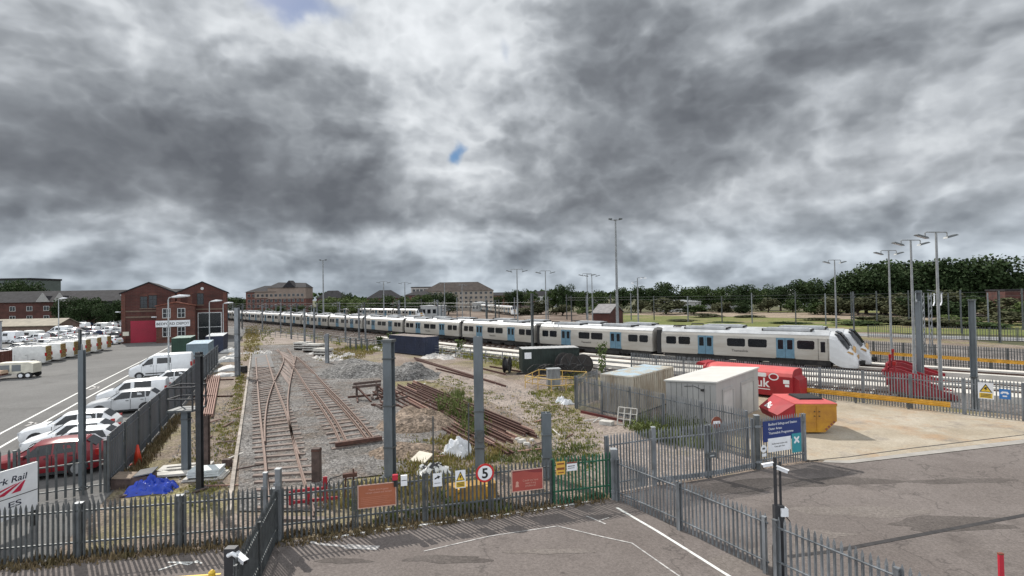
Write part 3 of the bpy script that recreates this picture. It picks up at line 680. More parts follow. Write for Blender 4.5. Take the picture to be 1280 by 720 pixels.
g1 = Vector((3.98,20.3,0)); g2 = Vector((5.56,17.72,0)); g3 = Vector((7.15,14.85,0)); g4 = Vector((10.2,9.4,0))
palisade('palisade_gate', 'first grey palisade gate leaf right of the corner post, with a bright tube rail', g1, g2, 1.72, m=STEEL, railside=-1, bay=3.0, cat='gate', pitch=.16, rails=(.2,.84), posts=[.02,3.0])
palisade('palisade_gate', 'second grey palisade gate leaf, between the mid gate post and the camera pole', g2, g3, 1.72, m=STEEL, railside=-1, bay=3.2, cat='gate', pitch=.16, rails=(.2,.84), posts=[.03,3.2])
palisade('palisade_fence', 'grey palisade fence running down to the bottom right edge from the camera pole', g3+Vector((.12,-.22,0)), g4, 1.75, m=STEEL, railside=-1, bay=2.6, pitch=.17, w=.075)
for gA, gB, lb in ((g1,g2,'bright galvanised tube rail clamped on the first gate leaf'),(g2,g3,'bright galvanised tube rail clamped on the second gate leaf')):
    pass
h0, h1, h2, h3 = Vector((3.7,21.0,0)), Vector((5.8,21.85,0)), Vector((10.97,23.65,0)), Vector((13.7,24.62,0))
palisade('palisade_fence', 'tall grey palisade panel behind the right corner gate post', h0, h1, 2.4, m=STEEL, bay=2.3, rails=(.16,.8))
hm_ = (h1+h2)/2 + Vector((.0,-.22,0))
palisade('palisade_gate', 'left leaf of the tall closed double gate leading into the yard', h1, hm_, 2.38, m=STEEL, bay=2.8, cat='gate', posts=[.1,2.6], rails=(.1,.8), beam=(.12,.3))
palisade('palisade_gate', 'right leaf of the tall closed double gate, next to the blue board', hm_, h2, 2.38, m=STEEL, bay=2.8, cat='gate', posts=[.1,2.6], rails=(.1,.8), beam=(.12,.3))
lp = MB(); lpt = thing('gate_lock', 'grey lock box where the two tall gate leaves meet', 'lock', (hm_.x,hm_.y-.09,1.05), ang(h1,h2)); lp.bb(-.22,.22,-.1,0,-.1,.1); lp.build('lock_case', STEELD, lpt); lp=MB(); lp.bb(-.1,.1,-.13,-.1,-.02,.02); lp.build('bolt', STEELL, lpt)
gate_post('tall square post left of the closed double gate', h1, 2.42, .16)
gate_post('tall dark square post between the double gate and the blue board', h2, 2.42, .2, STEELD)
bf = palisade('palisade_fence', 'grey palisade panel on which the blue works board hangs', h2+Vector((.15,.05,0)), h3, 2.3, m=STEEL, bay=2.6, rails=(.16,.82), posts=[2.75], pw=.16)
palisade('palisade_fence', 'grey palisade fence in front of the stained container and the grey shed', (4.4,36.8), (11.15,25.2), 2.38, m=STEEL, mp=STEEL, bay=2.75, rails=(.16,.84), w=.05)
palisade('palisade_fence', 'short grey palisade fence running back beside the two white sacks', (4.4,36.85), (6.4,39.6), 2.38, m=STEEL, mp=STEEL, bay=2.75, rails=(.16,.84), w=.05)
fr0, fr1 = Vector((38,23.4,0)), Vector((11.4,50.4,0))
palisade('palisade_fence', 'long pale grey palisade fence behind the red skips and the yellow barrier', fr1, fr0, 2.4, m=STEEL, bay=2.75, rails=(.16,.82), pitch=.155)
# post and rail continuation
pr = thing('post_and_rail_fence', 'low grey post and rail fence beyond the dark green container', 'fence', fr1, ang(fr1,(-31,93)))
for x in range(0,112,3):
    q = MB(); q.bb(x-.04,x+.04,-.04,.04,0,1.35); q.build('post', STEEL, pr)
for z in (.5,.9,1.28):
    q = MB(); q.bb(0,111,.04,.08,z-.04,z+.04); q.build('rail', STEEL, pr)
# yellow guard rails
def guard(label, a, b, z, m=YEL):
    a, b = Vector(a), Vector(b); t = thing('guard_rail', label, 'barrier', (a.x,a.y,0), ang(a,b)); ln = (b-a).length
    q = MB(); q.prism([(-.05,z-.16),(.0,z-.13),(-.04,z-.05),(.0,z),(-.04,z+.05),(.0,z+.13),(-.05,z+.16),(.03,z+.16),(.03,z-.16)], 0, ln, 'YZ')
    # profile is in YZ, extruded along X
    q.build('beam', m, t)
    for i in range(int(ln/3)+1):
        q = MB(); q.bb(i*3+.1,i*3+.22,.031,.12,0,z+.1); q.build('post', STEELD, t)
    return t
guard('yellow steel guard rail along the edge of the concrete pad', (17.7,43.4,0), (27.75,33.2,0), .62)
f2a, f2b = Vector((35.2,64.5,0)), Vector((49.6,44.5,0))
guard('yellow guard rail in front of the dark fence beyond the trains', f2a+Vector((-.7,-.5,0)), f2b+Vector((-.7,-.5,0)), 1.15)
palisade('palisade_fence', 'dark palisade fence beyond the trains, with the far yellow rail before it', f2a, f2b, 2.4, m=STEELD, bay=2.75, rails=(.16,.84), pitch=.2)
palisade('palisade_fence', 'distant thin dark fence along the edge of the green field', (60,88), (96,60), 2.2, m=STEELD, bay=3.0, rails=(.16,.84), pitch=.3)
# car park fence: close vertical steel sheets
CF0, CF1 = Vector((-17.25,22.1,0)), Vector((-38.2,67.5,0))
cf = thing('steel_sheet_fence', 'tall dark grey steel fence between the white cars and the yard', 'fence', CF0, ang(CF0,CF1))
lnC = (CF1-CF0).length; nbay = 18
SHEETM = mat('blue_grey_fence_sheet', (.105,.118,.135), .5, .25, .14, .8, stretch=(1,1,.3))
for i in range(nbay):
    x0, x1 = i*lnC/nbay, (i+1)*lnC/nbay
    q = MB(); n = 17
    for k in range(n):
        xa = x0+.06+(x1-x0-.08)*k/n; q.bb(xa, xa+(x1-x0-.08)/n*.78, (.0,.012)[k%2], (.02,.032)[k%2], .08, 2.4+rnd.uniform(-.01,.01))
    q.build('pale_panel', SHEETM, cf)
    q = MB(); q.bb(x0-.04,x0+.04,-.09,-.005,0,2.42); q.build('post', STEELD, cf)
for z in (.5,2.05):
    q = MB(); q.bb(0,lnC,-.04,-.006,z-.03,z+.03); q.build('rail', SHEETM, cf)
palisade('palisade_fence', 'dark palisade fence in front of the red car', (-30,15.3), CF0+Vector((-.1,0,0)), 2.3, m=STEELD, bay=2.75, rails=(.16,.6), pitch=.3, w=.085)
# ================================================================ vehicles
STY = {
 'hatch': dict(L=4.1, st=[(0,.62,.36,.62,.56,.5,.62),(.14,.82,.24,.82,.64,.66,.73),(.6,.87,.2,.87,.76,.74,.86),(1.12,.88,.19,.88,.90,.72,.97),(1.85,.88,.19,.875,.95,.60,1.45),(2.5,.88,.19,.88,.97,.61,1.47),(3.3,.88,.19,.87,.99,.59,1.43),(3.92,.85,.24,.83,1.0,.62,1.05),(4.1,.78,.36,.76,.8,.66,.84)],
   side=[[(1.45,.12),(2.42,.10),(2.42,.86),(1.95,.86)],[(2.5,.10),(3.5,.12),(3.28,.86),(2.5,.86)]], wheels=(.78,3.3), r=.31, hw=.88),
 'suv': dict(L=4.5, st=[(0,.7,.42,.7,.68,.56,.78),(.12,.87,.28,.87,.78,.74,.90),(.6,.92,.24,.92,.93,.8,1.02),(1.25,.93,.22,.93,1.02,.78,1.08),(2.0,.93,.22,.92,1.06,.65,1.58),(2.8,.93,.22,.93,1.08,.66,1.66),(3.8,.92,.22,.91,1.10,.63,1.60),(4.3,.89,.28,.87,1.12,.68,1.2),(4.5,.8,.42,.78,.9,.7,.98)],
   side=[[(1.6,.12),(2.65,.10),(2.65,.86),(2.12,.86)],[(2.73,.10),(3.55,.10),(3.5,.86),(2.73,.86)],[(3.62,.12),(4.1,.3),(3.85,.86),(3.57,.86)]], wheels=(.85,3.6), r=.36, hw=.93),
 'van': dict(L=4.6, st=[(0,.7,.42,.7,.72,.58,.84),(.1,.88,.28,.88,.86,.74,.96),(.6,.92,.22,.92,1.05,.8,1.14),(1.05,.93,.2,.93,1.12,.8,1.22),(1.75,.93,.2,.93,1.16,.74,1.76),(2.3,.93,.2,.93,1.18,.76,1.84),(4.4,.93,.2,.92,1.2,.77,1.84),(4.55,.91,.24,.9,1.18,.76,1.78),(4.6,.86,.4,.86,1.1,.76,1.6)],
   side=[[(1.4,.10),(2.25,.08),(2.25,.84),(1.85,.84)],[(2.5,.14),(3.6,.14),(3.6,.84),(2.5,.84)]], wheels=(.82,3.6), r=.33, hw=.93),
 'transit': dict(L=5.6, st=[(0,.76,.45,.76,.8,.6,.98),(.1,.94,.32,.94,.98,.8,1.16),(.55,.98,.26,.98,1.2,.86,1.36),(.9,1.0,.24,1.0,1.34,.88,1.5),(1.75,1.0,.24,1.0,1.44,.80,2.24),(2.3,1.0,.24,1.0,1.46,.80,2.52),(5.4,1.0,.26,.99,1.5,.82,2.52),(5.55,.98,.3,.97,1.48,.81,2.44),(5.6,.94,.42,.93,1.4,.8,2.3)],
   side=[[(1.2,.10),(2.15,.06),(2.15,.72),(1.68,.72)],[(2.5,.08),(3.75,.08),(3.75,.62),(2.5,.62)]], wheels=(.95,4.3), r=.35, hw=1.0),
}
def lerp(a,b,t): return a+(b-a)*t
def st_at(st, x):
    for a, b in zip(st, st[1:]):
        if a[0] <= x <= b[0]:
            t = (x-a[0])/(b[0]-a[0]); return [lerp(p,q,t) for p,q in zip(a,b)]
    return list(st[-1])
VCACHE = {}
PLATE = mat('yellow_number_plate', (.68,.5,.05), .5, 0, .05, 5)
TRIM = mat('black_plastic_trim', (.025,.026,.028), .7, 0, .15, 4)
CHEVY = mat('reflective_yellow', (.27,.21,.04), .5, 0, .06, 4); CHEVR = mat('reflective_red', (.2,.06,.035), .5, 0, .06, 4)
def vehicle_meshes(style, m, extras=()):
    key = (style, m.name, tuple(extras))
    if key in VCACHE: return VCACHE[key]
    d = STY[style]; st = d['st']; LN = d['L']; out = []
    def ring(s):
        x, wb, zb, wl, zl, wt, zt = s; zm = lerp(zb,zl,.55)
        half = [(wb*.96,zb),(wb+.005,lerp(zb,zm,.35)),(max(wb,wl)+.015,zm),(wl,zl),(lerp(wl,wt,.9),lerp(zl,zt,.9)),(wt*.82,zt),(wt*.3,zt+.025)]
        return [Vector((LN/2-x,-y,z)) for y,z in half]+[Vector((LN/2-x,y,z)) for y,z in reversed(half)]
    b = MB(); b.loft([ring(s) for s in st]); me = b.mesh('body_shell', m, True); me.set_sharp_from_angle(angle=R(32)); out.append(('body_shell', me, (0,0,0)))
    for sg in (-1,1):
        for wd_ in d['side']:
            if 'blank' in extras and wd_ is not d['side'][0]: continue
            q = MB(); f = []; g_ = []
            for x, k in wd_:
                s = st_at(st, x); y = lerp(s[3],lerp(s[3],s[5],.9),k/.9)+.014; z = lerp(s[4],s[6],k)
                f.append(Vector((LN/2-x,sg*y,z))); g_.append(Vector((LN/2-x,sg*(y-.03),z)))
            n = len(f); q.add(f+g_, [tuple(range(n)),tuple(range(2*n-1,n-1,-1))]+[(i,(i+1)%n,(i+1)%n+n,i+n) for i in range(n)])
            out.append(('side_window', q.mesh('side_window', GLASS), (0,0,0)))
    def slope(i, j, t0, t1, nm, off):
        a = st[i]; c = st[j]; q = MB(); pts = []
        for t in (t0,t1):
            x = lerp(a[0],c[0],t); w = lerp(a[5],c[5],t)*.88; z = lerp(a[6],c[6],t)+.018
            pts.append((LN/2-x+off, w, z))
        (x0,w0,z0),(x1,w1,z1) = pts; x0+=off; x1+=off
        q.add([(x0,-w0,z0),(x0,w0,z0),(x1,w1,z1),(x1,-w1,z1),(x0-off*1.5,-w0,z0-.02),(x0-off*1.5,w0,z0-.02),(x1-off*1.5,w1,z1-.02),(x1-off*1.5,-w1,z1-.02)],[(0,1,2,3),(4,5,6,7),(0,1,5,4),(1,2,6,5),(2,3,7,6),(3,0,4,7)])
        out.append((nm, q.mesh(nm, GLASS), (0,0,0)))
    slope(3,4,.06,.92,'windscreen',.012)
    if style in ('hatch','suv'): slope(6,7,.12,.85,'rear_window',-.012)
    for sg in (-1,1):
        for wx in d['wheels']:
            q = MB(); r = d['r']; x = LN/2-wx
            q.tube([(x,sg*(d['hw']-.22),r),(x,sg*(d['hw']-.0),r),(x,sg*(d['hw']+.022),r)],[r,r,r*.9],18)
            out.append(('wheel', q.mesh('wheel', BLACK), (0,0,0)))
            q = MB(); q.cyl((x,sg*(d['hw']+.02),r),r*.66,.03,'Y',12); out.append(('rim', q.mesh('rim', ALLOY), (0,0,0)))
    q = MB()
    for sg in (-1,1):
        for wx in d['wheels']:
            r = d['r']+.07; x = LN/2-wx; z0 = d['r']
            q.prism([(x+r*math.cos(a), max(.2,z0+r*math.sin(a))) for a in [math.pi*k/8 for k in range(9)]], sg*(d['hw']-.25), sg*(d['hw']+.018))
    out.append(('wheel_arch_trim', q.mesh('wheel_arch_trim', TRIM), (0,0,0)))
    s1 = st[1]; zf = s1[4]
    for sg in (-1,1):
        q = MB(); q.box((LN/2-.16,sg*(s1[1]-.16),zf-.02),(.26,.3,.14)); out.append(('headlight', q.mesh('headlight', LENS), (0,0,0)))
        se = st[-2]; q = MB()
        q.box((LN/2-se[0]-.06,sg*(se[3]-.04),se[4]-.12),(.2,.12,.3 if style in('hatch','suv') else .45)); out.append(('tail_light', q.mesh('tail_light', REDL), (0,0,0)))
        sm = st_at(st,st[3][0]+.35); q = MB(); q.box((LN/2-st[3][0]-.42,sg*(sm[3]+.1),sm[4]+.1),(.12,.2,.16)); out.append(('mirror', q.mesh('mirror', m if style!='transit' else TRIM), (0,0,0)))
    q = MB()
    for sg in (-1,1):
        q.bb(LN/2-d['wheels'][1]+d['r']+.1,LN/2-d['wheels'][0]-d['r']-.1,sg*(d['hw']-.02),sg*(d['hw']+.022),d['st'][3][2]+.0,d['st'][3][2]+.12)
    out.append(('sill_trim', q.mesh('sill_trim', TRIM), (0,0,0)))
    q = MB()
    for sg in (-1,1):
        for wd_ in d['side'][:2]:
            for x in (wd_[0][0]-.05, wd_[1][0]+.04):
                s = st_at(st,x); q.bb(LN/2-x-.008,LN/2-x+.008,sg*(s[3]-.05),sg*(max(s[1],s[3])+.018),s[2]+.16,s[4]-.01)
    out.append(('door_seam', q.mesh('door_seam', TRIM), (0,0,0)))
    q = MB()
    for sg in (-1,1):
        for wd_ in d['side'][:2]: s = st_at(st,wd_[1][0]); x = LN/2-wd_[1][0]+.16; q.bb(x-.09,x+.09,sg*(s[3]),sg*(s[3]+.035),s[4]-.12,s[4]-.085)
    out.append(('door_handle', q.mesh('door_handle', TRIM), (0,0,0)))
    q = MB(); q.bb(LN/2-.06,LN/2+.015,-.55,.55,st[0][2]+.02,st[0][2]+.16); out.append(('grille', q.mesh('grille', TRIM), (0,0,0)))
    q = MB(); q.bb(-LN/2-.015,-LN/2+.03,-.26,.26,st[-1][4]-.26,st[-1][4]-.15); out.append(('number_plate', q.mesh('number_plate', PLATE), (0,0,0)))
    if style in ('van','transit'):
        q = MB(); q.bb(-LN/2+.8,LN/2-1.5,-d['hw']-.03,-d['hw']+.0,.52,.62); q.bb(-LN/2+.8,LN/2-1.5,d['hw'],d['hw']+.03,.52,.62); out.append(('side_moulding', q.mesh('side_moulding', TRIM), (0,0,0)))
    if 'chevron' in extras:
        z1 = st[-3][6]-.12; w = st[-1][3]-.05; x = -LN/2-.03
        q = MB(); q.bb(x,x+.06,-w,w,.5,z1); q.cur = 1
        n = 5; hz = (z1-.5)/n
        for k in range(n):
            z = .5+k*hz
            for sg in (-1,1):
                q.prism([(sg*.02,z+hz*.75),(sg*w,z+.02),(sg*w,z+hz*.42),(sg*.02,min(z1-.01,z+hz*1.2))], x-.006, x+.001, 'YZ')
        out.append(('chevron_panel', q.mesh('chevron_panel', [CHEVY, CHEVR]), (0,0,0)))
    if 'stripe' in extras:
        q = MB()
        for x in (-1.2,.2): q.bb(x-.02,x+.02,-d['hw']*.62,d['hw']*.62,st[5][6]+.03,st[5][6]+.14)
        for y in (-.55,.55): q.bb(-2.3,.9,y-.02,y+.02,st[5][6]+.14,st[5][6]+.18)
        out.append(('roof_rack', q.mesh('roof_rack', ALLOY), (0,0,0)))
        q = MB(); q.bb(-.015,.015,-d['hw']-.022,-d['hw']+.03,.5,1.4); q.bb(-1.3,-1.27,-d['hw']-.022,-d['hw']+.03,.5,1.4); q.bb(-1.9,-.2,-d['hw']*.93-.03,-d['hw']*.9,1.42,1.46); out.append(('door_track', q.mesh('door_track', TRIM), (0,0,0)))
    if 'stripe' in extras:
        q = MB(); q.bb(-LN/2+.4,LN/2-1.3,-d['hw']-.024,-d['hw']-.012,.75,.95); out.append(('side_stripe', q.mesh('side_stripe', CHEVY), (0,0,0)))
    if 'beacon' in extras:
        q = MB(); q.box((LN/2-2.3,0,st[5][6]+.11),(.3,.9,.12)); out.append(('roof_beacon', q.mesh('roof_beacon', mat('amber_beacon',(.6,.25,.02),.3,0,.05,4)), (0,0,0)))
    if 'mark' in extras:      # small red arrow emblem on the side
        for sg in (-1,):
            q = MB(); y = sg*(d['hw']*.93+.03)
            zc = 1.75 if style=='transit' else 1.42
            for k in range(3): q.prism([(-1.75-k*.28,zc-.16),(-1.6-k*.28,zc-.16),(-1.15,zc+.14),(-1.2,zc+.14)], y-.01, y+.012)
            out.append(('emblem', q.mesh('emblem', CHEVR), (0,0,0)))
    VCACHE[key] = out; return out
def vehicle(name, style, m, loc, rz, label, cat, group=None, extras=()):
    t = thing(name, label, cat, (loc[0],loc[1],loc[2] if len(loc)>2 else .013), rz, group); last = None
    for nm, me, lc in vehicle_meshes(style, m, extras):
        o = bpy.data.objects.new(nm, me); C.objects.link(o); o.parent = last if nm == 'rim' else t
        if nm == 'wheel': last = o
    return t
WHITEW = paint('dusty_white_vehicle_paint', (.60,.60,.58), .45, .10)
SILVER = paint('silver_vehicle_paint', (.48,.49,.50), .3, .05); GREYV = paint('mid_grey_vehicle_paint', (.16,.17,.18), .3, .05)
DARKV = paint('near_black_vehicle_paint', (.03,.032,.038), .25, .05); BLUEV = paint('dark_blue_vehicle_paint', (.03,.05,.12), .3, .05)
REDV = paint('red_vehicle_paint', (.19,.01,.016), .3, .06); CREAMV = paint('cream_vehicle_paint', (.58,.55,.46), .4, .08)
E_ = Vector((-.419,.908,0)); NOSE = math.atan2(-.419,-.908)          # parked nose to the road, square to the steel fence
GP = 'vehicles parked along the steel fence'
def fencept(along_, back): return CF0 + (CF1-CF0).normalized()*along_ + Vector((-.908,-.419,0))*back
vehicle('parked_car','suv',REDV,(-21.95,24.5),NOSE+.02,'red boxy car parked behind the dark palisade fence','car',GP)
for px,py,lb,st_,mm in ((33,578,'white hatchback next to the red car, first of three white cars side by side','hatch',WHITE),
                     (31,567,'white hatchback in the middle of three white cars side by side','hatch',WHITE),
                     (29,556,'white estate car farthest from the red car of the three white ones','suv',WHITE)):
    n = G(px,py); ln = STY[st_]['L']; c = n+Vector((.908,.419,0))*(ln/2)
    vehicle('parked_car',st_,mm,(c.x,c.y),NOSE,lb,'car',GP)
n = G(111,519); c = n+Vector((.92,.36,0))*2.3; vehicle('parked_car','suv',SILVER,(c.x,c.y),NOSE-.03,'silver grey crossover between the white cars and the small white van','car',GP)
n = G(123,507); c = n+Vector((.908,.419,0))*2.3; vehicle('parked_van','van',WHITE,(c.x,c.y),NOSE,'small white van with a side window and grey bumpers','van',GP,('mark',))
n = G(146,494); c = n+Vector((.908,.419,0))*2.6; vehicle('parked_car','suv',WHITE,(c.x,c.y+2.4),NOSE,'white car half hidden between the two white vans','car',GP)
n = G(163,474); c = n+Vector((.908,.419,0))*2.8; vehicle('parked_van','transit',WHITE,(c.x,c.y),NOSE,'tall white van with high roof and dark front bumper','van',GP,('mark',))
# row of white works vans with chevron rears
GV = 'works vans in a row with chevron rears'
ords = ('first','second','third','fourth','fifth','sixth')
for i in range(6):
    p = Vector((-62.6,70.2,0)).lerp(Vector((-69.0,89.0,0)), i/5); a = R(202+rnd.uniform(-2,2))
    ln = STY['transit']['L']; c = p + Vector((math.cos(a),math.sin(a),0))*ln/2
    vehicle('works_van','transit',WHITEW,(c.x,c.y),a,'white works van with yellow chevron rear, %s of the row counting from the left' % ords[i],'van',GV,('chevron','blank','stripe'))
# container, trailers on the left edge
def corrugated(t, L_, W_, H_, m, mroof, z0=.12, pitch=.28, dep=.035, doors='x1', fr=.1):
    """shipping container: X length, Y width, centred"""
    def wall(n_along, ax, fixed, sgn):
        q = MB(); k = max(3,int(n_along/pitch)); w = (n_along-2*fr)/k
        for i in range(k):
            a0 = -n_along/2+fr+i*w
            for j,(u0,u1,dd) in enumerate(((0,.5,0),(.5,1,dep))):
                x0,x1_ = a0+u0*w, a0+u1*w
                if ax=='x': q.bb(x0,x1_,fixed-sgn*(.03+dd),fixed-sgn*dd-sgn*.0,z0+.1,H_-.08)
                else: q.bb(fixed-sgn*(.03+dd),fixed-sgn*dd,x0,x1_,z0+.1,H_-.08)
        return q
    for sg in (-1,1):
        wall(L_, 'x', sg*(W_/2-.02), sg).build('side_wall', m, t)
        q = wall(W_, 'y', sg*(L_/2-.02), sg); q.build('end_wall', m, t)
    q = MB()
    for sx in (-1,1):
        for sy in (-1,1): q.bb(sx*(L_/2-fr),sx*L_/2,sy*(W_/2-fr),sy*W_/2,z0,H_)
    for sy in (-1,1):
        for zz in (z0+.06,H_-.05): q.bb(-L_/2+fr,L_/2-fr,sy*(W_/2-fr),sy*W_/2,zz-.06,zz+.05)
    for sx in (-1,1):
        for zz in (z0+.06,H_-.05): q.bb(sx*(L_/2-fr),sx*L_/2,-W_/2+fr,W_/2-fr,zz-.06,zz+.05)
    q.build('corner_frame', m, t)
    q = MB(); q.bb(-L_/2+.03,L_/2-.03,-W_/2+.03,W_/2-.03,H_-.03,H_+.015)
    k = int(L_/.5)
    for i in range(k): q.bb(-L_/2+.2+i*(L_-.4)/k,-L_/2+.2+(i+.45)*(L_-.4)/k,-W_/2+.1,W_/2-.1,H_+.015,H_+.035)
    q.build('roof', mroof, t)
    q = MB(); q.bb(-L_/2+.1,L_/2-.1,-W_/2+.1,W_/2-.1,.0,z0+.02); q.build('base_frame', TDARK, t)
    return t
BROWNC = mat('red_brown_container_paint', (.125,.045,.032), .7, .1, .2, .9)
ct = thing('shipping_container','red brown container at the left edge beside the generator trailer','container',(-63.0,59.0,.013),R(14)); corrugated(ct, 9, 2.5, 2.7, BROWNC, mat('pale_faded_roof',(.5,.46,.45),.8,0,.15,1))
tr = thing('generator_trailer','small pale box trailer with twin wheels in front of the works vans','trailer',(-54.3,57.2,.013),R(16))
q = MB(); q.prism([(-1.7,.55),(1.7,.55),(1.7,1.55),(1.2,1.75),(-1.55,1.75),(-1.7,1.6)],-.8,.8); q.build('box_body', CREAMV, tr, bevel=.03)
q = MB(); q.bb(-1.5,-.4,-.815,-.79,.8,1.5); q.bb(-.2,.6,-.815,-.79,.8,1.5); q.build('louvre_panel', GREYV, tr)
for sy in (-1,1):
    for x in (.65,1.3): q = MB(); q.cyl((x,sy*.86,.33),.33,.2,'Y',16); w = q.build('wheel', BLACK, tr); q = MB(); q.cyl((x,sy*.965,.33),.2,.02,'Y',10); q.build('rim', SIGNW, w)
q = MB(); q.bar((-1.6,.4,.5),(-2.9,0,.5),.09,.09); q.bar((-1.6,-.4,.5),(-2.9,0,.5),.09,.09); q.tube([(-2.7,0,0),(-2.7,0,.75)],.05,8); q.build('drawbar', TDARK, tr)
tr = thing('flat_trailer','low tan flat trailer at the left edge in front of the brown container','trailer',(-56.6,55.6,.013),R(14))
q = MB(); q.prism([(-2.2,.7),(2.2,.7),(2.1,1.02),(-2.1,1.02)],-.9,.9); q.build('deck', mat('tan_tarpaulin',(.5,.36,.25),.9,0,.15,2), tr)
q = MB(); q.bb(-2.1,2.1,-.7,.7,.5,.7); q.build('chassis', BROWNC, tr)
for sy in (-1,1):
    q = MB(); q.cyl((.4,sy*.85,.33),.33,.2,'Y',14); q.build('wheel', BLACK, tr)
sb = thing('site_cabin','pale grey two storey site cabin at the left edge','cabin',(-90.5,87,.013),R(10))
q = MB(); q.bb(-3.5,3.4,-1.5,1.5,0,5.2); q.build('wall', mat('pale_cabin_wall',(.36,.39,.42),.7,0,.1,.8), sb)
for z in (1.5,4.0):
    q = MB(); q.bb(1.6,2.9,-1.53,-1.48,z-.5,z+.5); q.build('window', GLASS, sb)
q = MB(); q.bb(-3.6,3.5,-1.6,1.6,5.2,5.35); q.build('roof', mat('grey_felt_roof',(.2,.2,.2),.9,0,.1,1), sb)
# parked cars behind, in loose rows
PARK = [ # x, y, style, colour, colour word, extra words, heading
 (11,429,'transit',WHITE,'white minibus with dark side windows at the left edge, below the tan roofed shed',170),
 (31,427,'van',CREAMV,'cream pickup style van below the gable of the tan roofed shed',165),
 (47,428,'van',WHITE,'white van beside the cream van, below the tan roofed shed',168),
 (9,447,'hatch',SILVER,'silver car behind the brown container',176),
 (24,443,'hatch',DARKV,'black car behind the brown container, between two silver cars',176),
 (37,440,'suv',SILVER,'silver estate car behind the first works van',176),
 (52,437,'van',WHITE,'small white van right behind the second works van',176),
 (66,434,'van',SILVER,'silver van behind the third works van',176),
 (80,431,'hatch',WHITE,'white car behind the fourth works van',176),
 (91,429,'hatch',SILVER,'silver car behind the fifth works van',176),
 (101,426,'hatch',DARKV,'black car right of the silver cars, behind the last works vans',178),
 (111,424,'hatch',GREYV,'grey car beyond the last works vans',178),
 (121,421,'hatch',BLUEV,'dark blue car at the right end of the middle row',178),
 (75,420,'transit',WHITE,'white high roof van at the foot of the short lamp post',176),
 (88,418,'van',paint('pink_grey_paint',(.4,.3,.3)),'pinkish grey van right of the white high roof van',176),
 (99,414,'transit',WHITE,'white van with dark windscreen in front of the trees',176),
 (112,417,'van',WHITE,'white van right of the pinkish van, in front of the trees',174),
 (120,414,'hatch',SILVER,'silver car in the back row right of the white vans',174),
 (134,417,'van',WHITE,'white van two rows behind the white car at the red door',175),
 (146,417.5,'suv',SILVER,'silver car beside the brick corner, behind a white van',175),
 (136,411,'van',WHITE,'white van in the far row nearest the brick depot',175),
 (147,409,'van',WHITE,'last white van of the far row, against the brick depot',175),
 (126,408,'hatch',SILVER,'silver car in the far row under the dark trees',175),
 (144,423,'hatch',DARKV,'dark car just behind the white car at the red door',176),
 (137,430.5,'suv',WHITE,'white car parked left of the red roller door',172),
]
for px,py,st_,mm,lb,a in PARK:
    p = G(px,py); vehicle('parked_car' if st_ in ('hatch','suv') else 'parked_van', st_, mm, (p.x,p.y), R(a), lb, 'car' if st_ in ('hatch','suv') else 'van', 'vehicles in the crowded left car park')
q_ = random.Random(17); ORD = ('first','second','third','fourth','fifth','sixth','seventh','eighth','ninth','tenth','eleventh','twelfth')
for rowname,(xa,ya),(xb,yb),n_ in (('row just behind the works vans',(16,440.5),(128,420.5),11),('middle row of the crowded car park',(22,430),(132,413.5),11),('far row of the crowded car park',(70,414),(150,405.5),8)):
    for i in range(n_):
        f_ = (i+.5)/n_; p = G(lerp(xa,xb,f_)+q_.uniform(-1.5,1.5), lerp(ya,yb,f_)); st_ = q_.choice(('hatch','suv','hatch','van','van','transit' if rowname[0]!='r' else 'suv')); mm, cw_ = q_.choice(((WHITE,'white'),(SILVER,'silver'),(WHITEW,'dusty white'),(GREYV,'grey'),(DARKV,'black'),(WHITE,'white'),(BLUEV,'dark blue')))
        car_ = st_ in ('hatch','suv'); vehicle('parked_car' if car_ else 'parked_van', st_, mm, (p.x,p.y), R(176+q_.uniform(-6,6)), '%s %s, %s from the left in the %s' % (cw_, 'car' if car_ else 'van', ORD[i], rowname), 'car' if car_ else 'van', 'vehicles in the crowded left car park')
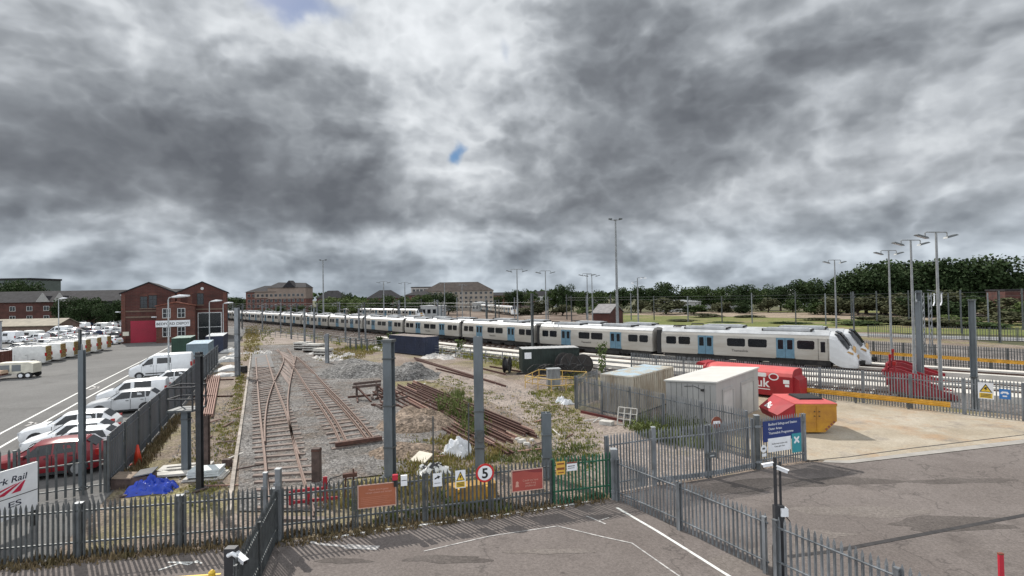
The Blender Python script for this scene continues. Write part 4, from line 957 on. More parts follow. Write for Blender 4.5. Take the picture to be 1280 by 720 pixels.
# ================================================================ brick depot
BRICK = brick_mat('dark_red_brick', (.088,.026,.02), (.065,.02,.016), (.075,.056,.047), .6)
BRICKB = brick_mat('orange_red_brick', (.125,.041,.028), (.095,.031,.022), (.10,.08,.066), .6)
SLATE = mat('dark_slate_roof', (.034,.033,.036), .9, 0, .2, .8, spec=.15)
STONE = mat('pale_stone_band', (.17,.12,.09), .9, 0, .15, 1.5)
DOORR = mat('crimson_door_paint', (.30,.006,.03), .5, 0, .08, .6)
FRAMEW = mat('white_window_frame', (.55,.56,.56), .6, 0, .08, 2)
def window(parent, x, y, z, w, h, nx=2, nz=3, arch=False, fm=FRAMEW, depth=.12):
    """window in a wall facing -Y at y; frame with bars as part, pane as sub-part"""
    f = MB(); t = .09
    f.bb(x-w/2,x-w/2+t,y-.05,y+.03,z,z+h); f.bb(x+w/2-t,x+w/2,y-.05,y+.03,z,z+h); f.bb(x-w/2+t,x+w/2-t,y-.05,y+.03,z,z+t); f.bb(x-w/2+t,x+w/2-t,y-.05,y+.03,z+h-t,z+h)
    for i in range(1,nx): f.bb(x-w/2+w*i/nx-.03,x-w/2+w*i/nx+.03,y-.04,y+.02,z+t,z+h-t)
    for i in range(1,nz): f.bb(x-w/2+t,x+w/2-t,y-.035,y+.015,z+h*i/nz-.03,z+h*i/nz+.03)
    o = f.build('window', fm, parent)
    g = MB(); g.bb(x-w/2+t,x+w/2-t,y-.03,y-.005,z+t,z+h-t); g.build('pane', GLASS, o)
    s = MB(); s.bb(x-w/2-.1,x+w/2+.1,y-.14,y+.02,z-.16,z-.003); s.build('sill', STONE, o)
    if arch:
        a = MB(); n = 8
        a.prism([(x-w/2-.12,z+h+.02)]+[(x-(w/2+.12)*math.cos(math.pi*k/n),z+h+.02+.55*math.sin(math.pi*k/n)) for k in range(1,n)]+[(x+w/2+.12,z+h+.02)], y-.06, y+.02); a.build('brick_arch', BRICKB, o)
    return o
def gable_shed(name, label, p, rz, W_, D_, eaves, apex, m=BRICK, rm=SLATE, group=None, cat='building'):
    t = thing(name, label, cat, (p[0],p[1],0), rz, group)
    b = MB(); b.prism([(0,0),(W_,0),(W_,eaves),(W_/2,apex),(0,eaves)], 0, D_); b.build('wall', m, t)
    for sg, nm in ((0,'roof'),(1,'roof')):
        b = MB(); x0 = -.35 if sg==0 else W_+.35; dz = (apex-eaves)/(W_/2)*.35
        b.prism([(x0,eaves-dz+.03),(W_/2,apex+.03),(W_/2,apex+.25),(x0,eaves-dz+.25)], -.12, D_+.1); b.build('roof', rm, t)
    return t
dp = Vector((-77.6,103.2,0)); DRZ = R(28); dX = Vector((math.cos(DRZ),math.sin(DRZ),0)); dY = Vector((-math.sin(DRZ),math.cos(DRZ),0))
d1 = gable_shed('brick_depot','red brick depot gable with the wide crimson roller door',dp,DRZ,9.1,16,9.9,12.0,group='twin gables of the brick depot')
q = MB(); q.bb(-.02,9.12,-.10,-.002,5.0,5.3); q.bb(-.02,9.12,-.06,-.003,6.2,6.45); q.build('stone_band', STONE, d1)
q = MB(); q.bb(1.5,6.9,-.05,-.004,0,4.4); 
for k in range(15): q.bb(1.55,6.85,-.075,-.05,.1+k*.29,.3+k*.29)
q.build('roller_door', DOORR, d1)
window(d1,3.7,0,6.9,1.2,2.4,2,3,True,TDARK); window(d1,5.2,0,6.9,1.4,2.6,2,3,True,TDARK)
for x in (.35,8.7): q = MB(); q.bb(x-.35,x+.35,-.12,-.003,0,9.7); q.build('brick_pilaster', BRICKB, d1)
q = MB(); q.bb(.25,1.25,-.16,-.125,1.5,2.3); q.build('notice_board', CREAMV, d1)
p2 = dp+dX*9.3
d2 = gable_shed('brick_depot','red brick depot gable with the dark glazed opening and round vent',p2,DRZ,9.1,16,9.9,12.1,group='twin gables of the brick depot')
q = MB(); q.bb(-.02,9.12,-.10,-.002,6.3,6.55); q.build('stone_band', STONE, d2)
q = MB(); q.bb(3.8,8.0,-.06,-.003,0,5.6); q.cur = 1
for a in ((3.7,3.85),(7.95,8.1)): q.bb(a[0],a[1],-.1,-.004,0,5.75)
q.bb(3.85,7.95,-.1,-.004,5.6,5.75); q.bb(3.85,7.95,-.09,-.061,2.6,2.7); q.bb(5.8,5.9,-.09,-.061,0,2.6)
q.build('glazed_opening', [GLASS, FRAMEW], d2)
window(d2,4.2,0,7.4,1.2,2.4,2,3,True,TDARK)
q = MB(); q.cyl((4.55,-.04,10.8),.3,.08,'Y',14); q.build('round_vent', FRAMEW, d2)
for x in (.35,8.7): q = MB(); q.bb(x-.35,x+.35,-.12,-.003,0,10); q.build('brick_pilaster', BRICKB, d2)
ob = dp+dX*6.2-dY*4.0
of = thing('depot_office','orange brick office block with the long white name board','building',(ob.x,ob.y,0),DRZ)
q = MB(); q.prism([(0,0),(6.5,0),(6.5,7.2),(3.25,7.9),(0,7.2)],0,3.95); q.build('wall', BRICKB, of)
q = MB(); q.prism([(-.2,7.22),(3.25,7.94),(6.7,7.22),(6.7,7.4),(3.25,8.14),(-.2,7.4)],-.15,3.94); q.build('roof', mat('red_tile_roof',(.2,.07,.045),.85,0,.2,2), of)
q = MB(); q.bb(5.2,6.0,1.2,2.0,7.5,9.6); q.bb(5.1,6.1,1.1,2.1,9.6,9.8); q.build('chimney', BRICKB, of)
for x in (1.7,4.2):
    window(of,x,0,4.9,1.35,1.9,2,2,False); window(of,x,0,1.2,1.35,1.9,2,2,False)
q = MB(); q.bb(-.1,5.7,-.12,-.03,3.15,4.4); sg_ = q.build('name_board', SIGNW, of); text('BEDFORD DEPOT', .7, TDARK, of, (2.8,-.125,3.52), name='lettering', align='CENTER', bold=.01)
def flood(label, p, arm=1.0, z=7.3): 
    t = thing('wall_lamp', label, 'lamp', p); q = MB(); q.tube([(0,0,0),(0,-arm,.3)],.04,6); q.build('arm', STEEL, t); q = MB(); q.box((0,-arm-.2,.28),(.7,.5,.16)); q.build('lamp_head', SIGNW, t)
flood('small white flood lamp on the brick corner between door and name board', (ob+Vector((0,0,4.9)))[:], .4)
flood('small white flood lamp on the left corner of the brick depot', (dp+Vector((-.1,-.1,6.0)))[:], .4)
# containers by the depot
def containerAt(label, pa, W_, L_, m, mr, h=2.6, rz=None):
    """pa: front left corner; length runs back along the fence"""
    rz = ang((0,0),E_) if rz is None else rz
    t = thing('shipping_container', label, 'container', (0,0,.014), rz); d = Vector((math.cos(rz),math.sin(rz),0)); w = Vector((d.y,-d.x,0))
    c = Vector(pa)+d*L_/2+w*W_/2; t.location = (c.x,c.y,.014); return corrugated(t, L_, W_, h, m, mr)
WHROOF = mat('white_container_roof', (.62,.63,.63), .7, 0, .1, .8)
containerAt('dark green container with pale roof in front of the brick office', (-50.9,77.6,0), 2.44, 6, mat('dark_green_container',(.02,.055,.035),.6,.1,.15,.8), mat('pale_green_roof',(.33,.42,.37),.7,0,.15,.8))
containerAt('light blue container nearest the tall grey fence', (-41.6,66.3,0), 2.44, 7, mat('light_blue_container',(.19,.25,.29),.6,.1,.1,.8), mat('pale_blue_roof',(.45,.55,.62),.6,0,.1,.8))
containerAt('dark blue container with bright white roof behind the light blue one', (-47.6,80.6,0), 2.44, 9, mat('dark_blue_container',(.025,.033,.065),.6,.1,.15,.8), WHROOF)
# name sign on posts at bottom left
n1 = thing('railway_sign','white sign with a red arrow emblem on dark posts at lower left','sign',(-17.38,19.0,0),R(79))
q = MB(); q.bb(-2.4,0,-.03,.03,1.332,2.3); q.build('upper_board', SIGNW, n1)
q = MB(); q.bb(-2.4,0,-.03,.03,.6,1.305); q.build('lower_board', SIGNW, n1)
q = MB(); q.bb(-2.4,0,-.034,.025,1.306,1.331); q.build('dividing_strip', TDARK, n1)
for x in (-2.1,-.07): q = MB(); q.bb(x-.06,x+.06,.031,.16,0,2.3); q.build('post', TDARK, n1)
NAVYT = mat('dark_navy_lettering', (.012,.016,.04), .5, 0, .05, 4); CRIM = mat('crimson_emblem', (.48,.012,.055), .5, 0, .05, 4)
text('Network Rail', .30, NAVYT, n1, (-.36,-.032,1.83), name='lettering', align='RIGHT', bold=.003, shear=.18, sx=1.15)
text('ES', .27, NAVYT, n1, (-.52,-.032,.98), name='lettering', align='RIGHT', bold=.002, sx=1.7)
q = MB()
for pl in ([(-.40,1.78),(-.47,1.77),(-.84,1.45),(-.56,1.45)],[(-.52,1.77),(-.60,1.76),(-1.35,1.45),(-1.05,1.45)],[(-.66,1.75),(-.74,1.75),(-2.0,1.50),(-1.7,1.45)]): q.prism(pl,-.04,-.031)
q.build('arrow_emblem', CRIM, n1)
# ================================================================ far buildings
FRAMED = mat('grey_window_frame', (.3,.29,.28), .7, 0, .08, 2)
def win_grid(t, m, x0, x1, z0, z1, nx, nz, w, h, y=-.04):
    for i in range(nx):
        for j in range(nz):
            x = x0+(x1-x0)*(i+.5)/nx; z = z0+(z1-z0)*(j+.5)/nz
            q = MB(); q.bb(x-w/2,x+w/2,y,.02,z-h/2,z+h/2); o = q.build('window', FRAMED, t)
            q = MB(); q.bb(x-w/2+.1,x-.05,y-.02,y-.002,z-h/2+.1,z+h/2-.1); q.bb(x+.05,x+w/2-.1,y-.02,y-.002,z-h/2+.1,z+h/2-.1); q.build('pane', GLASS, o)
def hip_block(name, label, p, rz, W_, D_, ev, rh, m, rm, nx, nz, inset=None, cat='building', z0=1.0):
    t = thing(name, label, cat, (p[0],p[1],0), rz); q = MB(); q.bb(0,W_,0,D_,0,ev); q.build('wall', m, t)
    i = inset if inset is not None else D_/2; o = .5
    q = MB(); q.add([(-o,-o,ev),(W_+o,-o,ev),(W_+o,D_+o,ev),(-o,D_+o,ev),(i,D_/2,ev+rh),(W_-i,D_/2,ev+rh)],[(0,1,5,4),(1,2,5),(2,3,4,5),(3,0,4),(3,2,1,0)]); q.build('roof', rm, t)
    if nx: win_grid(t, m, 0, W_, z0, ev, nx, nz, min(1.6,W_/nx*.55), (ev-z0)/nz*.55)
    return t
TANR = mat('tan_roof_sheet', (.26,.225,.17), .8, 0, .12, .6)
p = AT(0,150); fb = thing('warehouse','long dark roofed brick building with two white gables at far left','building',(-204,200,0),R(2)); fb.scale = (1.27,1.27,1.08)
q = MB(); q.bb(0,36,0,12,0,8.4); q.build('wall', BRICK, fb)
q = MB(); q.prism([(-.5,8.3),(6,12.4),(12.5,8.3)],-.5,64,'YZ'); q.build('roof', SLATE, fb)
q = MB(); q.bb(36,64,.3,12,0,8.2); q.build('side_wing', mat('dark_cladding',(.06,.06,.07),.8,0,.15,.5), fb)
for x in (18.5,23.5):
    q = MB(); q.prism([(x-2,8.35),(x+2,8.35),(x,11.6)],-.9,-.6); g_ = q.build('white_gable', FRAMED, fb); q = MB(); q.prism([(x-1.3,8.4),(x+1.3,8.4),(x,10.5)],-.65,3); q.build('gable_roof', SLATE, g_)
for x in (3,9,14,19,24,29): window(fb,x,0,5.2,1.7,1.7,2,1); window(fb,x,0,1.8,1.7,1.7,2,1)
for x in (40,44.5,56,59,62): q = MB(); q.box((x,2.2,10.4),(.8,.5,.5)); q.build('skylight', FRAMEW, fb)
p = AT(8,118); sh = gable_shed('storage_shed','low brick shed with tan roof behind the parked vans','x', (0,0), 0,1,1,1,1) if False else None
sh = thing('storage_shed','low brick shed with a tan pitched roof behind the parked vans','shed',(-137,136,0),R(4)); sh.scale = (1,1.1,.82)
q = MB(); q.prism([(0,0),(7,0),(7,3.0),(3.5,4.9),(0,3.0)],0,17,'YZ'); q.build('wall', mat('brown_shed_brick',(.16,.11,.085),.9,0,.15,1), sh)
q = MB(); q.prism([(-.4,2.85),(3.5,5.0),(3.5,5.2),(-.4,3.05)],-.4,17.3,'YZ'); q.build('roof', TANR, sh)
q = MB(); q.prism([(7.4,2.85),(3.5,5.0),(3.5,5.2),(7.4,3.05)],-.4,17.3,'YZ'); q.build('roof', TANR, sh)
tb = thing('office_tower','flat topped grey green block above the roofs at far left','building',(-300,290,0),0)
q = MB(); q.bb(0,31,0,20,0,22); q.build('wall', mat('grey_green_cladding',(.10,.12,.11),.7,0,.12,.2), tb); q = MB(); q.bb(-.4,31.4,-.4,20.4,22,23); q.build('roof', SLATE, tb)
for k in range(4): q = MB(); q.bb(.5,30.5,-.05,.02,11+k*2.8,12.2+k*2.8); q.build('window_band', GLASS, tb)
# apartment block beyond the yard
APB = brick_mat('apartment_red_brick', (.16,.055,.04), (.13,.046,.034), (.15,.12,.105), .4)
ap = thing('apartment_block','large red brick apartment block with stepped dark roof','building',(-128,250,0),R(8))
q = MB(); q.bb(0,27.5,0,14,0,12.2); q.build('wall', APB, ap)
q = MB(); q.bb(10,27.6,-.3,14.2,8.8,14.2); q.bb(4,10,-.3,14.2,9.2,12.6); q.build('cream_upper_floor', mat('cream_render',(.25,.195,.16),.9,0,.1,.4), ap)
q = MB(); q.add([(-.6,-.6,12.2),(14,-.6,12.2),(14,14.6,12.2),(-.6,14.6,12.2),(6.5,7,15.4),(14,7,15.4)],[(0,1,5,4),(1,2,5),(2,3,4,5),(3,0,4),(3,2,1,0)])
q.add([(9.5,-.8,14.2),(28,-.8,14.2),(28,14.6,14.2),(9.5,14.6,14.2),(13,7,17.0),(26,7,16.6)],[(0,1,5,4),(1,2,5),(2,3,4,5),(3,0,4),(3,2,1,0)])
q.add([(17,-1.2,14.2),(23,-1.2,14.2),(23,7,14.4),(17,7,14.4),(20,-1.2,17.6),(20,7,17.8)],[(0,1,4),(1,2,5,4),(2,3,5),(3,0,4,5),(3,2,1,0)]); q.build('roof', SLATE, ap)
win_grid(ap, APB, .5, 27, 1.5, 11.8, 13, 4, 1.2, 1.4, -.36)
hip_block('house','small dark roofed house right of the apartment block',(-98.5,262,0),R(6),14,9,8.6,4.0,APB,SLATE,5,3,4.5)
hip_block('house','dark hip roofed house half hidden in the pale trees',(-74,265,0),R(-4),16,10,8.2,4.2,APB,SLATE,5,3,5)
hip_block('house','low brick terrace right of the hip roofed house',(-58,280,0),R(2),16,10,9.5,2.2,APB,SLATE,5,3,5)
cb = thing('office_block','pale flat roofed block with rows of windows above the trees','building',(-64,330,0),R(3)); q = MB(); q.bb(0,20,0,12,0,14.6); q.build('wall', mat('pale_panel_wall',(.36,.34,.32),.8,0,.1,.4), cb); win_grid(cb,None,.5,19.5,6,14.2,8,3,1.8,1.6)
q = MB(); q.bb(-.3,20.3,-.3,12.3,14.6,15.1); q.build('roof', SLATE, cb)
mb = hip_block('apartment_block','broad pale apartment block with mansard roof behind the centre trees',(-52,305,0),R(4),41,15,11.8,5.4,mat('pale_stone_wall',(.28,.24,.20),.9,0,.1,.3),mat('brown_grey_roof',(.075,.062,.055),.9,0,.15,.4,spec=.15),14,4,9)
hip_block('house','pinkish gabled building beyond the sidings left of centre',(0-2,330,0),R(2),14,10,7.2,3.2,mat('pink_render',(.34,.24,.21),.9,0,.1,.4),SLATE,4,2,2)
hip_block('house','white fronted building beyond the sidings in the centre',(16-3,360,0),R(2),22,10,8.0,3.4,mat('white_render',(.5,.5,.49),.9,0,.08,.4),SLATE,6,2,3)
hip_block('house','wide low brown building on the skyline left of the centre masts',(-24,420,0),R(2),40,14,9,2.5,APB,SLATE,9,2,6)
for (px,y,w,d,h,lb,mm) in ((905,250,26,14,6.6,'long white shed roof showing between the far trees','x'),(852,222,17,9,4.4,'low pale flat building at the edge of the green field','y'),(1012,270,19,12,8.3,'pale grey roof above the far trees on the right','z'),(600,285,9,7,4.6,'white single storey depot building left of the centre lamps','w')):
    c = AT(px,y); t = thing('industrial_unit',lb,'building',(c.x-w/2,y,0),R(3)); q = MB(); q.bb(0,w,0,d,0,h); q.build('wall', mat('pale_unit_wall',(.33,.33,.32),.8,0,.1,.4), t)
    q = MB(); q.prism([(-.3,h),(w+.3,h),(w+.3,h+.12),(w/2,h+.9),(-.3,h+.12)],-.3,d+.3); q.build('roof', WHROOF, t)
    for k in range(5): q = MB(); q.bb(w*(k+.3)/5,w*(k+.7)/5,-.04,.02,h*.35,h*.7); q.build('window', GLASS, t)
c = G(542,398); t = thing('depot_building','pale grey depot office between the distant train and the sidings','building',(c.x-5,c.y,0),R(-20)); q = MB(); q.bb(0,7.5,0,7,0,4.8); q.build('wall', mat('pale_grey_panel',(.36,.37,.37),.8,0,.1,.4), t); q = MB(); q.bb(-.2,7.7,-.2,7.2,4.8,5.05); q.build('roof', WHROOF, t)
for k in range(3): q = MB(); q.bb(.7+k*2.3,2.1+k*2.3,-.05,.02,2,3.6); q.build('window', GLASS, t)
c = G(748,405); t = thing('relay_hut','small red brick hut with grey pitched roof beyond the trains','hut',(c.x-1.5,c.y,0),R(-35)); q = MB(); q.prism([(0,0),(9,0),(9,3),(4.5,5.2),(0,3)],0,5,'YZ'); q.build('wall', BRICK, t)
q = MB(); q.prism([(-.3,2.95),(4.5,5.25),(9.3,2.95),(9.3,3.1),(4.5,5.45),(-.3,3.1)],-.3,5.3,'YZ'); q.build('roof', mat('grey_hut_roof',(.2,.19,.19),.8,0,.15,1), t)
c = G(752,400); t = thing('water_tank','round white tank right of the brick hut','tank',(c.x,c.y-3,0)); q = MB(); q.cyl((0,0,1.5),1.6,3,'Z',16); q.build('tank_body', SIGNW, t, True); q = MB(); q.cyl((0,0,3.1),1.65,.2,'Z',16,.6); q.build('lid', SIGNW, t)
c = AT(1256,136); t = thing('brick_building','plain brick building among the bushes at the right edge','building',(c.x,c.y,0),R(-15)); q = MB(); q.bb(0,22,0,8,0,7.4); q.build('wall', BRICK, t); q = MB(); q.bb(-.2,22.2,-.2,8.2,7.2,7.6); q.build('roof', SLATE, t)
# ================================================================ yard containers, sheds and skips
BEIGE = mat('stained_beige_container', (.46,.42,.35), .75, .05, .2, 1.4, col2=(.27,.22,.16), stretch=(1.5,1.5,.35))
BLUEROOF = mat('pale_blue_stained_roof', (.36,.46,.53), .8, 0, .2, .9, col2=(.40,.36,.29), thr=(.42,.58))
FRc = Vector((7.73,34.0,0)); ax = Vector((.675,.738,0)); cw = Vector((-.738,.675,0))
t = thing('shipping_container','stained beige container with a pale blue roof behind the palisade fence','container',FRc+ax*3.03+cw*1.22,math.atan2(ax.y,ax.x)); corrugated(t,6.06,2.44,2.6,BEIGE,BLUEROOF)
# grey shed with a single-pitch roof
SHEDM = mat('grey_coated_shed_panel', (.36,.35,.335), .6, .05, .07, 1.2, stretch=(1,1,.3)); SHEDR = mat('off_white_shed_roof', (.54,.525,.49), .7, 0, .05, .7)
s0 = Vector((11.67,30.1,0)); sx = Vector((-.738,.675,0))
t = thing('equipment_shed','large plain grey shed with an off-white sloping roof and two recessed doors','shed',s0,math.atan2(ax.y,ax.x))
Ls, Ws = 7.4, 3.1
q = MB(); q.prism([(0,0),(Ws,0),(Ws,2.62),(0,2.80)],0,Ls,'YZ'); q.build('wall', SHEDM, t)
q = MB(); q.prism([(-.08,2.80),(Ws+.08,2.61),(Ws+.08,2.69),(-.08,2.885)],-.1,Ls+.1,'YZ'); q.build('roof', SHEDR, t)
for x0,x1 in ((1.0,2.6),(4.1,6.3)):
    q = MB(); q.bb(x0,x1,-.012,-.004,.12,2.1); q.cur=1
    q.bb(x0-.12,x0,-.06,-.003,.1,2.3); q.bb(x1,x1+.12,-.06,-.003,.1,2.3); q.bb(x0,x1,-.06,-.003,2.1,2.3)
    q.build('recessed_door', [mat('pale_door_panel',(.45,.44,.42),.6,0,.06,1.5), SHEDM], t)
for k in range(1,9):
    q = MB() if k==1 else q; q.bb(-.006,.004,k*Ws/9-.012,k*Ws/9+.012,.1,2.6)
q.build('panel_seam', STEELD, t)
q = MB(); q.box((-.12,.75,2.32),(.2,.14,.12)); q.tube([(-.01,.75,2.3),(-.04,1.3,2.5),(-.02,1.9,2.42)],.015,5); q.build('wall_camera', TDARK, t)
# long red compactor skip
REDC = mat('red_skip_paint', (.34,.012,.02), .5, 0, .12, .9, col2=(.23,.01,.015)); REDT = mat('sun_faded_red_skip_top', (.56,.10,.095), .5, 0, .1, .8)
c0 = Vector((20.3,38.0,0)); cd = Vector((-.70,.714,0))
t = thing('compactor_skip','long red waste compactor with rounded top and white lettering','skip',c0,math.atan2(-cd.y,-cd.x)); CLN = 6.6
prof = [(-0,.25),(-0,1.72),(.07,1.95),(.22,2.12),(.45,2.22),(.75,2.25),(1.6,2.25),(1.9,2.22),(2.13,2.12),(2.28,1.95),(2.35,1.72),(2.35,.25)]
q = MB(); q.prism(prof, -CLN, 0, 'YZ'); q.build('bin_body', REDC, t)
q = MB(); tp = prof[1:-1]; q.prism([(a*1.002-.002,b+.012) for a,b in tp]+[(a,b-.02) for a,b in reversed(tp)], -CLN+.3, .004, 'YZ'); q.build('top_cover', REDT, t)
q = MB(); q.prism([(-.03,1.6),(.05,2.0),(.2,2.17),(.45,2.28),(1.9,2.28),(2.15,2.17),(2.3,2.0),(2.38,1.6)], -CLN-.16, -CLN+.02,'YZ'); q.prism([(-CLN-.9,2.05),(-CLN-.15,2.05),(-CLN-.15,2.25),(-CLN-.7,2.3)],.2,2.1); q.build('end_cap', REDC, t)
q = MB(); q.prism([(.0,.3),(0,1.75),(.35,1.5),(.42,.3)],.3,2.05); q.build('end_hopper', REDC, t)
for x in (-CLN+.5,-.5):
    q = MB(); q.bb(x-.2,x+.2,.2,2.15,0,.25); q.build('skid', TDARK, t)
WT = mat('white_vinyl_lettering', (.72,.72,.72), .5, 0, .04, 3)
text('.uk', .95, WT, t, (-2.75,-.006,.86), name='lettering', bold=.016)
q = MB(); q.prism([(-2.95,1.60),(-1.85,1.60),(-1.8,1.66),(-1.8,1.84),(-1.85,1.90),(-2.95,1.90)],-.012,-.002); q.build('white_label', WT, t)
q = MB(); q.prism([(-1.28+.36*math.cos(a),1.66+.27*math.sin(a)) for a in [math.pi*k/9 for k in range(18)]],-.012,-.002); q.cur=1; q.prism([(-1.28+.28*math.cos(a),1.66+.19*math.sin(a)) for a in [math.pi*k/9 for k in range(18)]],-.014,-.0125); q.build('oval_badge', [WT,REDC], t)
q = MB(); q.bb(-.62,-.2,-.012,-.002,1.22,1.5); q.bb(-.5,-.22,-.012,-.002,1.0,1.16); q.build('white_plate', WT, t)
q = MB(); q.bb(-2.6,-1.55,-.012,-.002,.66,.72); q.build('lettering_line', WT, t)
# enclosed red and yellow skip
SKY = mat('ochre_yellow_skip_paint', (.46,.225,.012), .55, 0, .14, 1.3, col2=(.30,.13,.015))
sk = thing('enclosed_skip','red topped enclosed skip with an ochre yellow end and a black lid','skip',(15.75,29.2,.03),R(-4))
SD = 2.9
prof = [(-.35,.12),(.0,.10),(1.55,.10),(2.2,.72),(2.2,1.66),(0,1.66),(-1.15,1.02),(-1.12,.82)]
body = [(p[0],p[1]) for p in prof]
q = MB(); q.prism([(.05,.10),(1.55,.10),(2.2,.72),(2.2,1.66),(0,1.66),(-.02,.6)],0,SD); q.build('yellow_body', SKY, sk)
q = MB(); q.add([(-.03,.02,1.66),(-.03,SD-.02,1.66),(-1.0,SD-.3,1.0),(-.9,.25,1.0),(-.03,.02,.45),(-.03,SD-.02,.45),(-.8,SD-.3,.6),(-.72,.25,.6)],[(0,1,2,3),(3,2,6,7),(7,6,5,4),(0,3,7,4),(1,5,6,2),(0,4,5,1)]); q.build('red_sloped_side', REDC, sk)
q = MB(); q.bb(-.04,2.22,-.02,SD+.02,1.66,1.70); q.build('red_roof', REDT, sk)
q = MB(); q.bb(.75,2.0,1.1,2.5,1.71,1.79); q.bb(.7,2.05,1.05,2.55,1.70,1.725); q.build('black_lid', BLACK, sk)
q = MB(); q.bb(1.11,1.14,-.03,.0,.15,1.6); q.bb(-.02,2.23,-.025,-.003,1.56,1.655); q.bb(.1,2.0,-.02,-.003,.68,.74); q.build('end_ribs', SKY, sk)
for z in (1.0,1.25): q = MB(); q.cyl((1.0,-.03,z),.03,.05,'Y',8); q.cyl((1.26,-.03,z),.03,.05,'Y',8); q.build('hinge', TDARK, sk)
q = MB(); 
for k in range(4): q.prism([(1.62+k*.14,.2+k*.13),(1.70+k*.14,.28+k*.13),(1.62+k*.14,.36+k*.13),(1.54+k*.14,.28+k*.13)],-.012,-.003)
q.build('hazard_stripes', CHEVR, sk)
tx = text('Bu.', .62, WT, sk, (0,0,0), name='lettering', bold=.014)
nn = Vector((-.563,0,.827)); yy = Vector((.827,0,.563)); xx = Vector((0,-1,0)); mm = Matrix((xx,yy,nn)).transposed().to_4x4(); mm.translation = Vector((-.82,2.25,1.12))+nn*.012; tx.matrix_local = mm
# dark green container on skids with cable drums
DKG = mat('blackish_green_container', (.016,.026,.022), .6, .1, .2, 1)
t = thing('shipping_container','blackish green container with a grey roof standing before the trains','container',(3.75,55.0,.06),R(7)); corrugated(t,6.0,2.44,2.5,DKG,mat('grey_container_roof',(.36,.36,.36),.8,0,.1,1))
q = MB(); q.bb(-2.75,-2.05,-1.25,-1.235,1.5,2.15); q.build('white_notice', SIGNW, t)
q = MB(); q.bb(-3.6,3.2,-1.4,-1.1,-.06,.14); q.build('skid', TDARK, t)
def drum(label, p, r, w, rz):
    t = thing('cable_drum', label, 'cable drum', p, rz)
    for sg in (-1,1):
        q = MB(); q.tube([(0,sg*w/2+math.copysign(.04,sg)*-1,r),(0,sg*w/2,r)],r,22); f = q.build('flange', mat('dark_drum_timber',(.045,.04,.038),.9,0,.2,3), t)
        q = MB()
        for k in range(6): a = math.pi*k/3; q.bar((0,sg*(w/2+.012),r),(r*.95*math.cos(a),sg*(w/2+.012),r+r*.95*math.sin(a)),.03,.06,Vector((0,1,0)))
        q.build('flange_rib', STEELD, t)
    q = MB(); q.tube([(0,-w/2+.05,r),(0,w/2-.05,r)],r*.72,18); q.build('cable_winding', BLACK, t)
drum('big dark cable drum tilted against the blackish green container', (5.3,52.3,0), 1.12, .9, R(35))
drum('dark cable drum at the right end of the blackish green container', (7.0,52.6,0), 1.0, .8, R(-20))
drum('small dark cable drum lying near the pipes left of the green container', (-.65,54.6,0), .85, .6, R(75))
t = thing('wire_tangle','tangle of bare black cable lying beside the cable drums','cable',(3.2,50.4,0)); q = MB()
for k in range(16):
    pts = []; a0 = rnd.uniform(0,6)
    for j in range(14): a = a0+j*.75; r = .55+.35*rnd.random(); pts.append((k*.26-1+r*math.cos(a), .35*math.sin(a)*r+rnd.uniform(-.2,.2), .75+.62*math.sin(a*1.0+k)+rnd.uniform(-.06,.06)))
    q.tube(pts, .03, 5)
q.build('cable_loop', BLACK, t)
t = thing('equipment_cabinet','grey steel cabinet in front of the cable drums inside yellow railings','cabinet',(3.45,45.2,0),R(12)); q = MB(); q.bb(-.55,.55,-.3,.3,.15,1.65); q.build('cabinet_body', STEEL, t, bevel=.015); q = MB(); q.bb(-.6,.6,-.35,.35,1.65,1.72); q.build('lid', STEELL, t); q = MB(); q.bb(-.5,.5,-.25,.25,0,.15); q.build('plinth', CONC, t); q = MB(); q.bb(-.5,-.01,-.315,-.302,.2,1.6); q.bb(.01,.5,-.315,-.302,.2,1.6); q.build('door', STEEL, t)
FYEL = mat('faded_yellow_tube', (.55,.36,.10), .6, 0, .15, 3)
yr = thing('yellow_railing','faded yellow tube railing round the grey cabinet','railing',(1.0,44.6,0))
cs = [(0.0,0.6),(2.1,-1.6),(4.6,-.9),(5.6,2.4),(1.4,4.4),(0,.6)]
for z in (.55,1.08):
    q = MB()
    for a, b in zip(cs,cs[1:]): q.tube([(a[0],a[1],z),(b[0],b[1],z)],.035,6)
    q.build('rail', FYEL, yr)
for a, b in zip(cs,cs[1:]):
    for k in (0,.5): q = MB(); x,y = lerp(a[0],b[0],k),lerp(a[1],b[1],k); q.tube([(x,y,0),(x,y,1.12)],.04,6); q.build('post', FYEL, yr)
# blue container and small cabinets further off
containerAt('navy container with a tan roof lying beyond the grey stone heap', (-16.6,79.2,0), 2.6, 8.6, mat('navy_container',(.022,.03,.06),.6,.1,.15,.8), mat('tan_container_roof',(.33,.28,.25),.8,0,.1,.8), rz=R(-44))
for i,(px,py,lb) in enumerate(((508,437,'pale tan locker left of three in front of the navy container'),(517,439,'brownish locker in the middle of three in front of the navy container'),(527,441,'pale tan locker right of three in front of the navy container'))):
    p = G(px,py); t = thing('steel_locker',lb,'locker',p,R(-30),'lockers in front of the navy container'); q = MB(); q.bb(-.65,.65,-.5,.5,.1,1.9); q.build('locker_body', BEIGE if i!=1 else mat('brownish_grey_panel',(.26,.22,.19),.8,0,.15,2), t); q = MB(); q.bb(-.72,.72,-.56,.56,1.9,1.98); q.build('lid', SIGNW, t); q = MB(); q.bb(-.6,.6,-.45,.45,0,.1); q.build('plinth', TDARK, t)
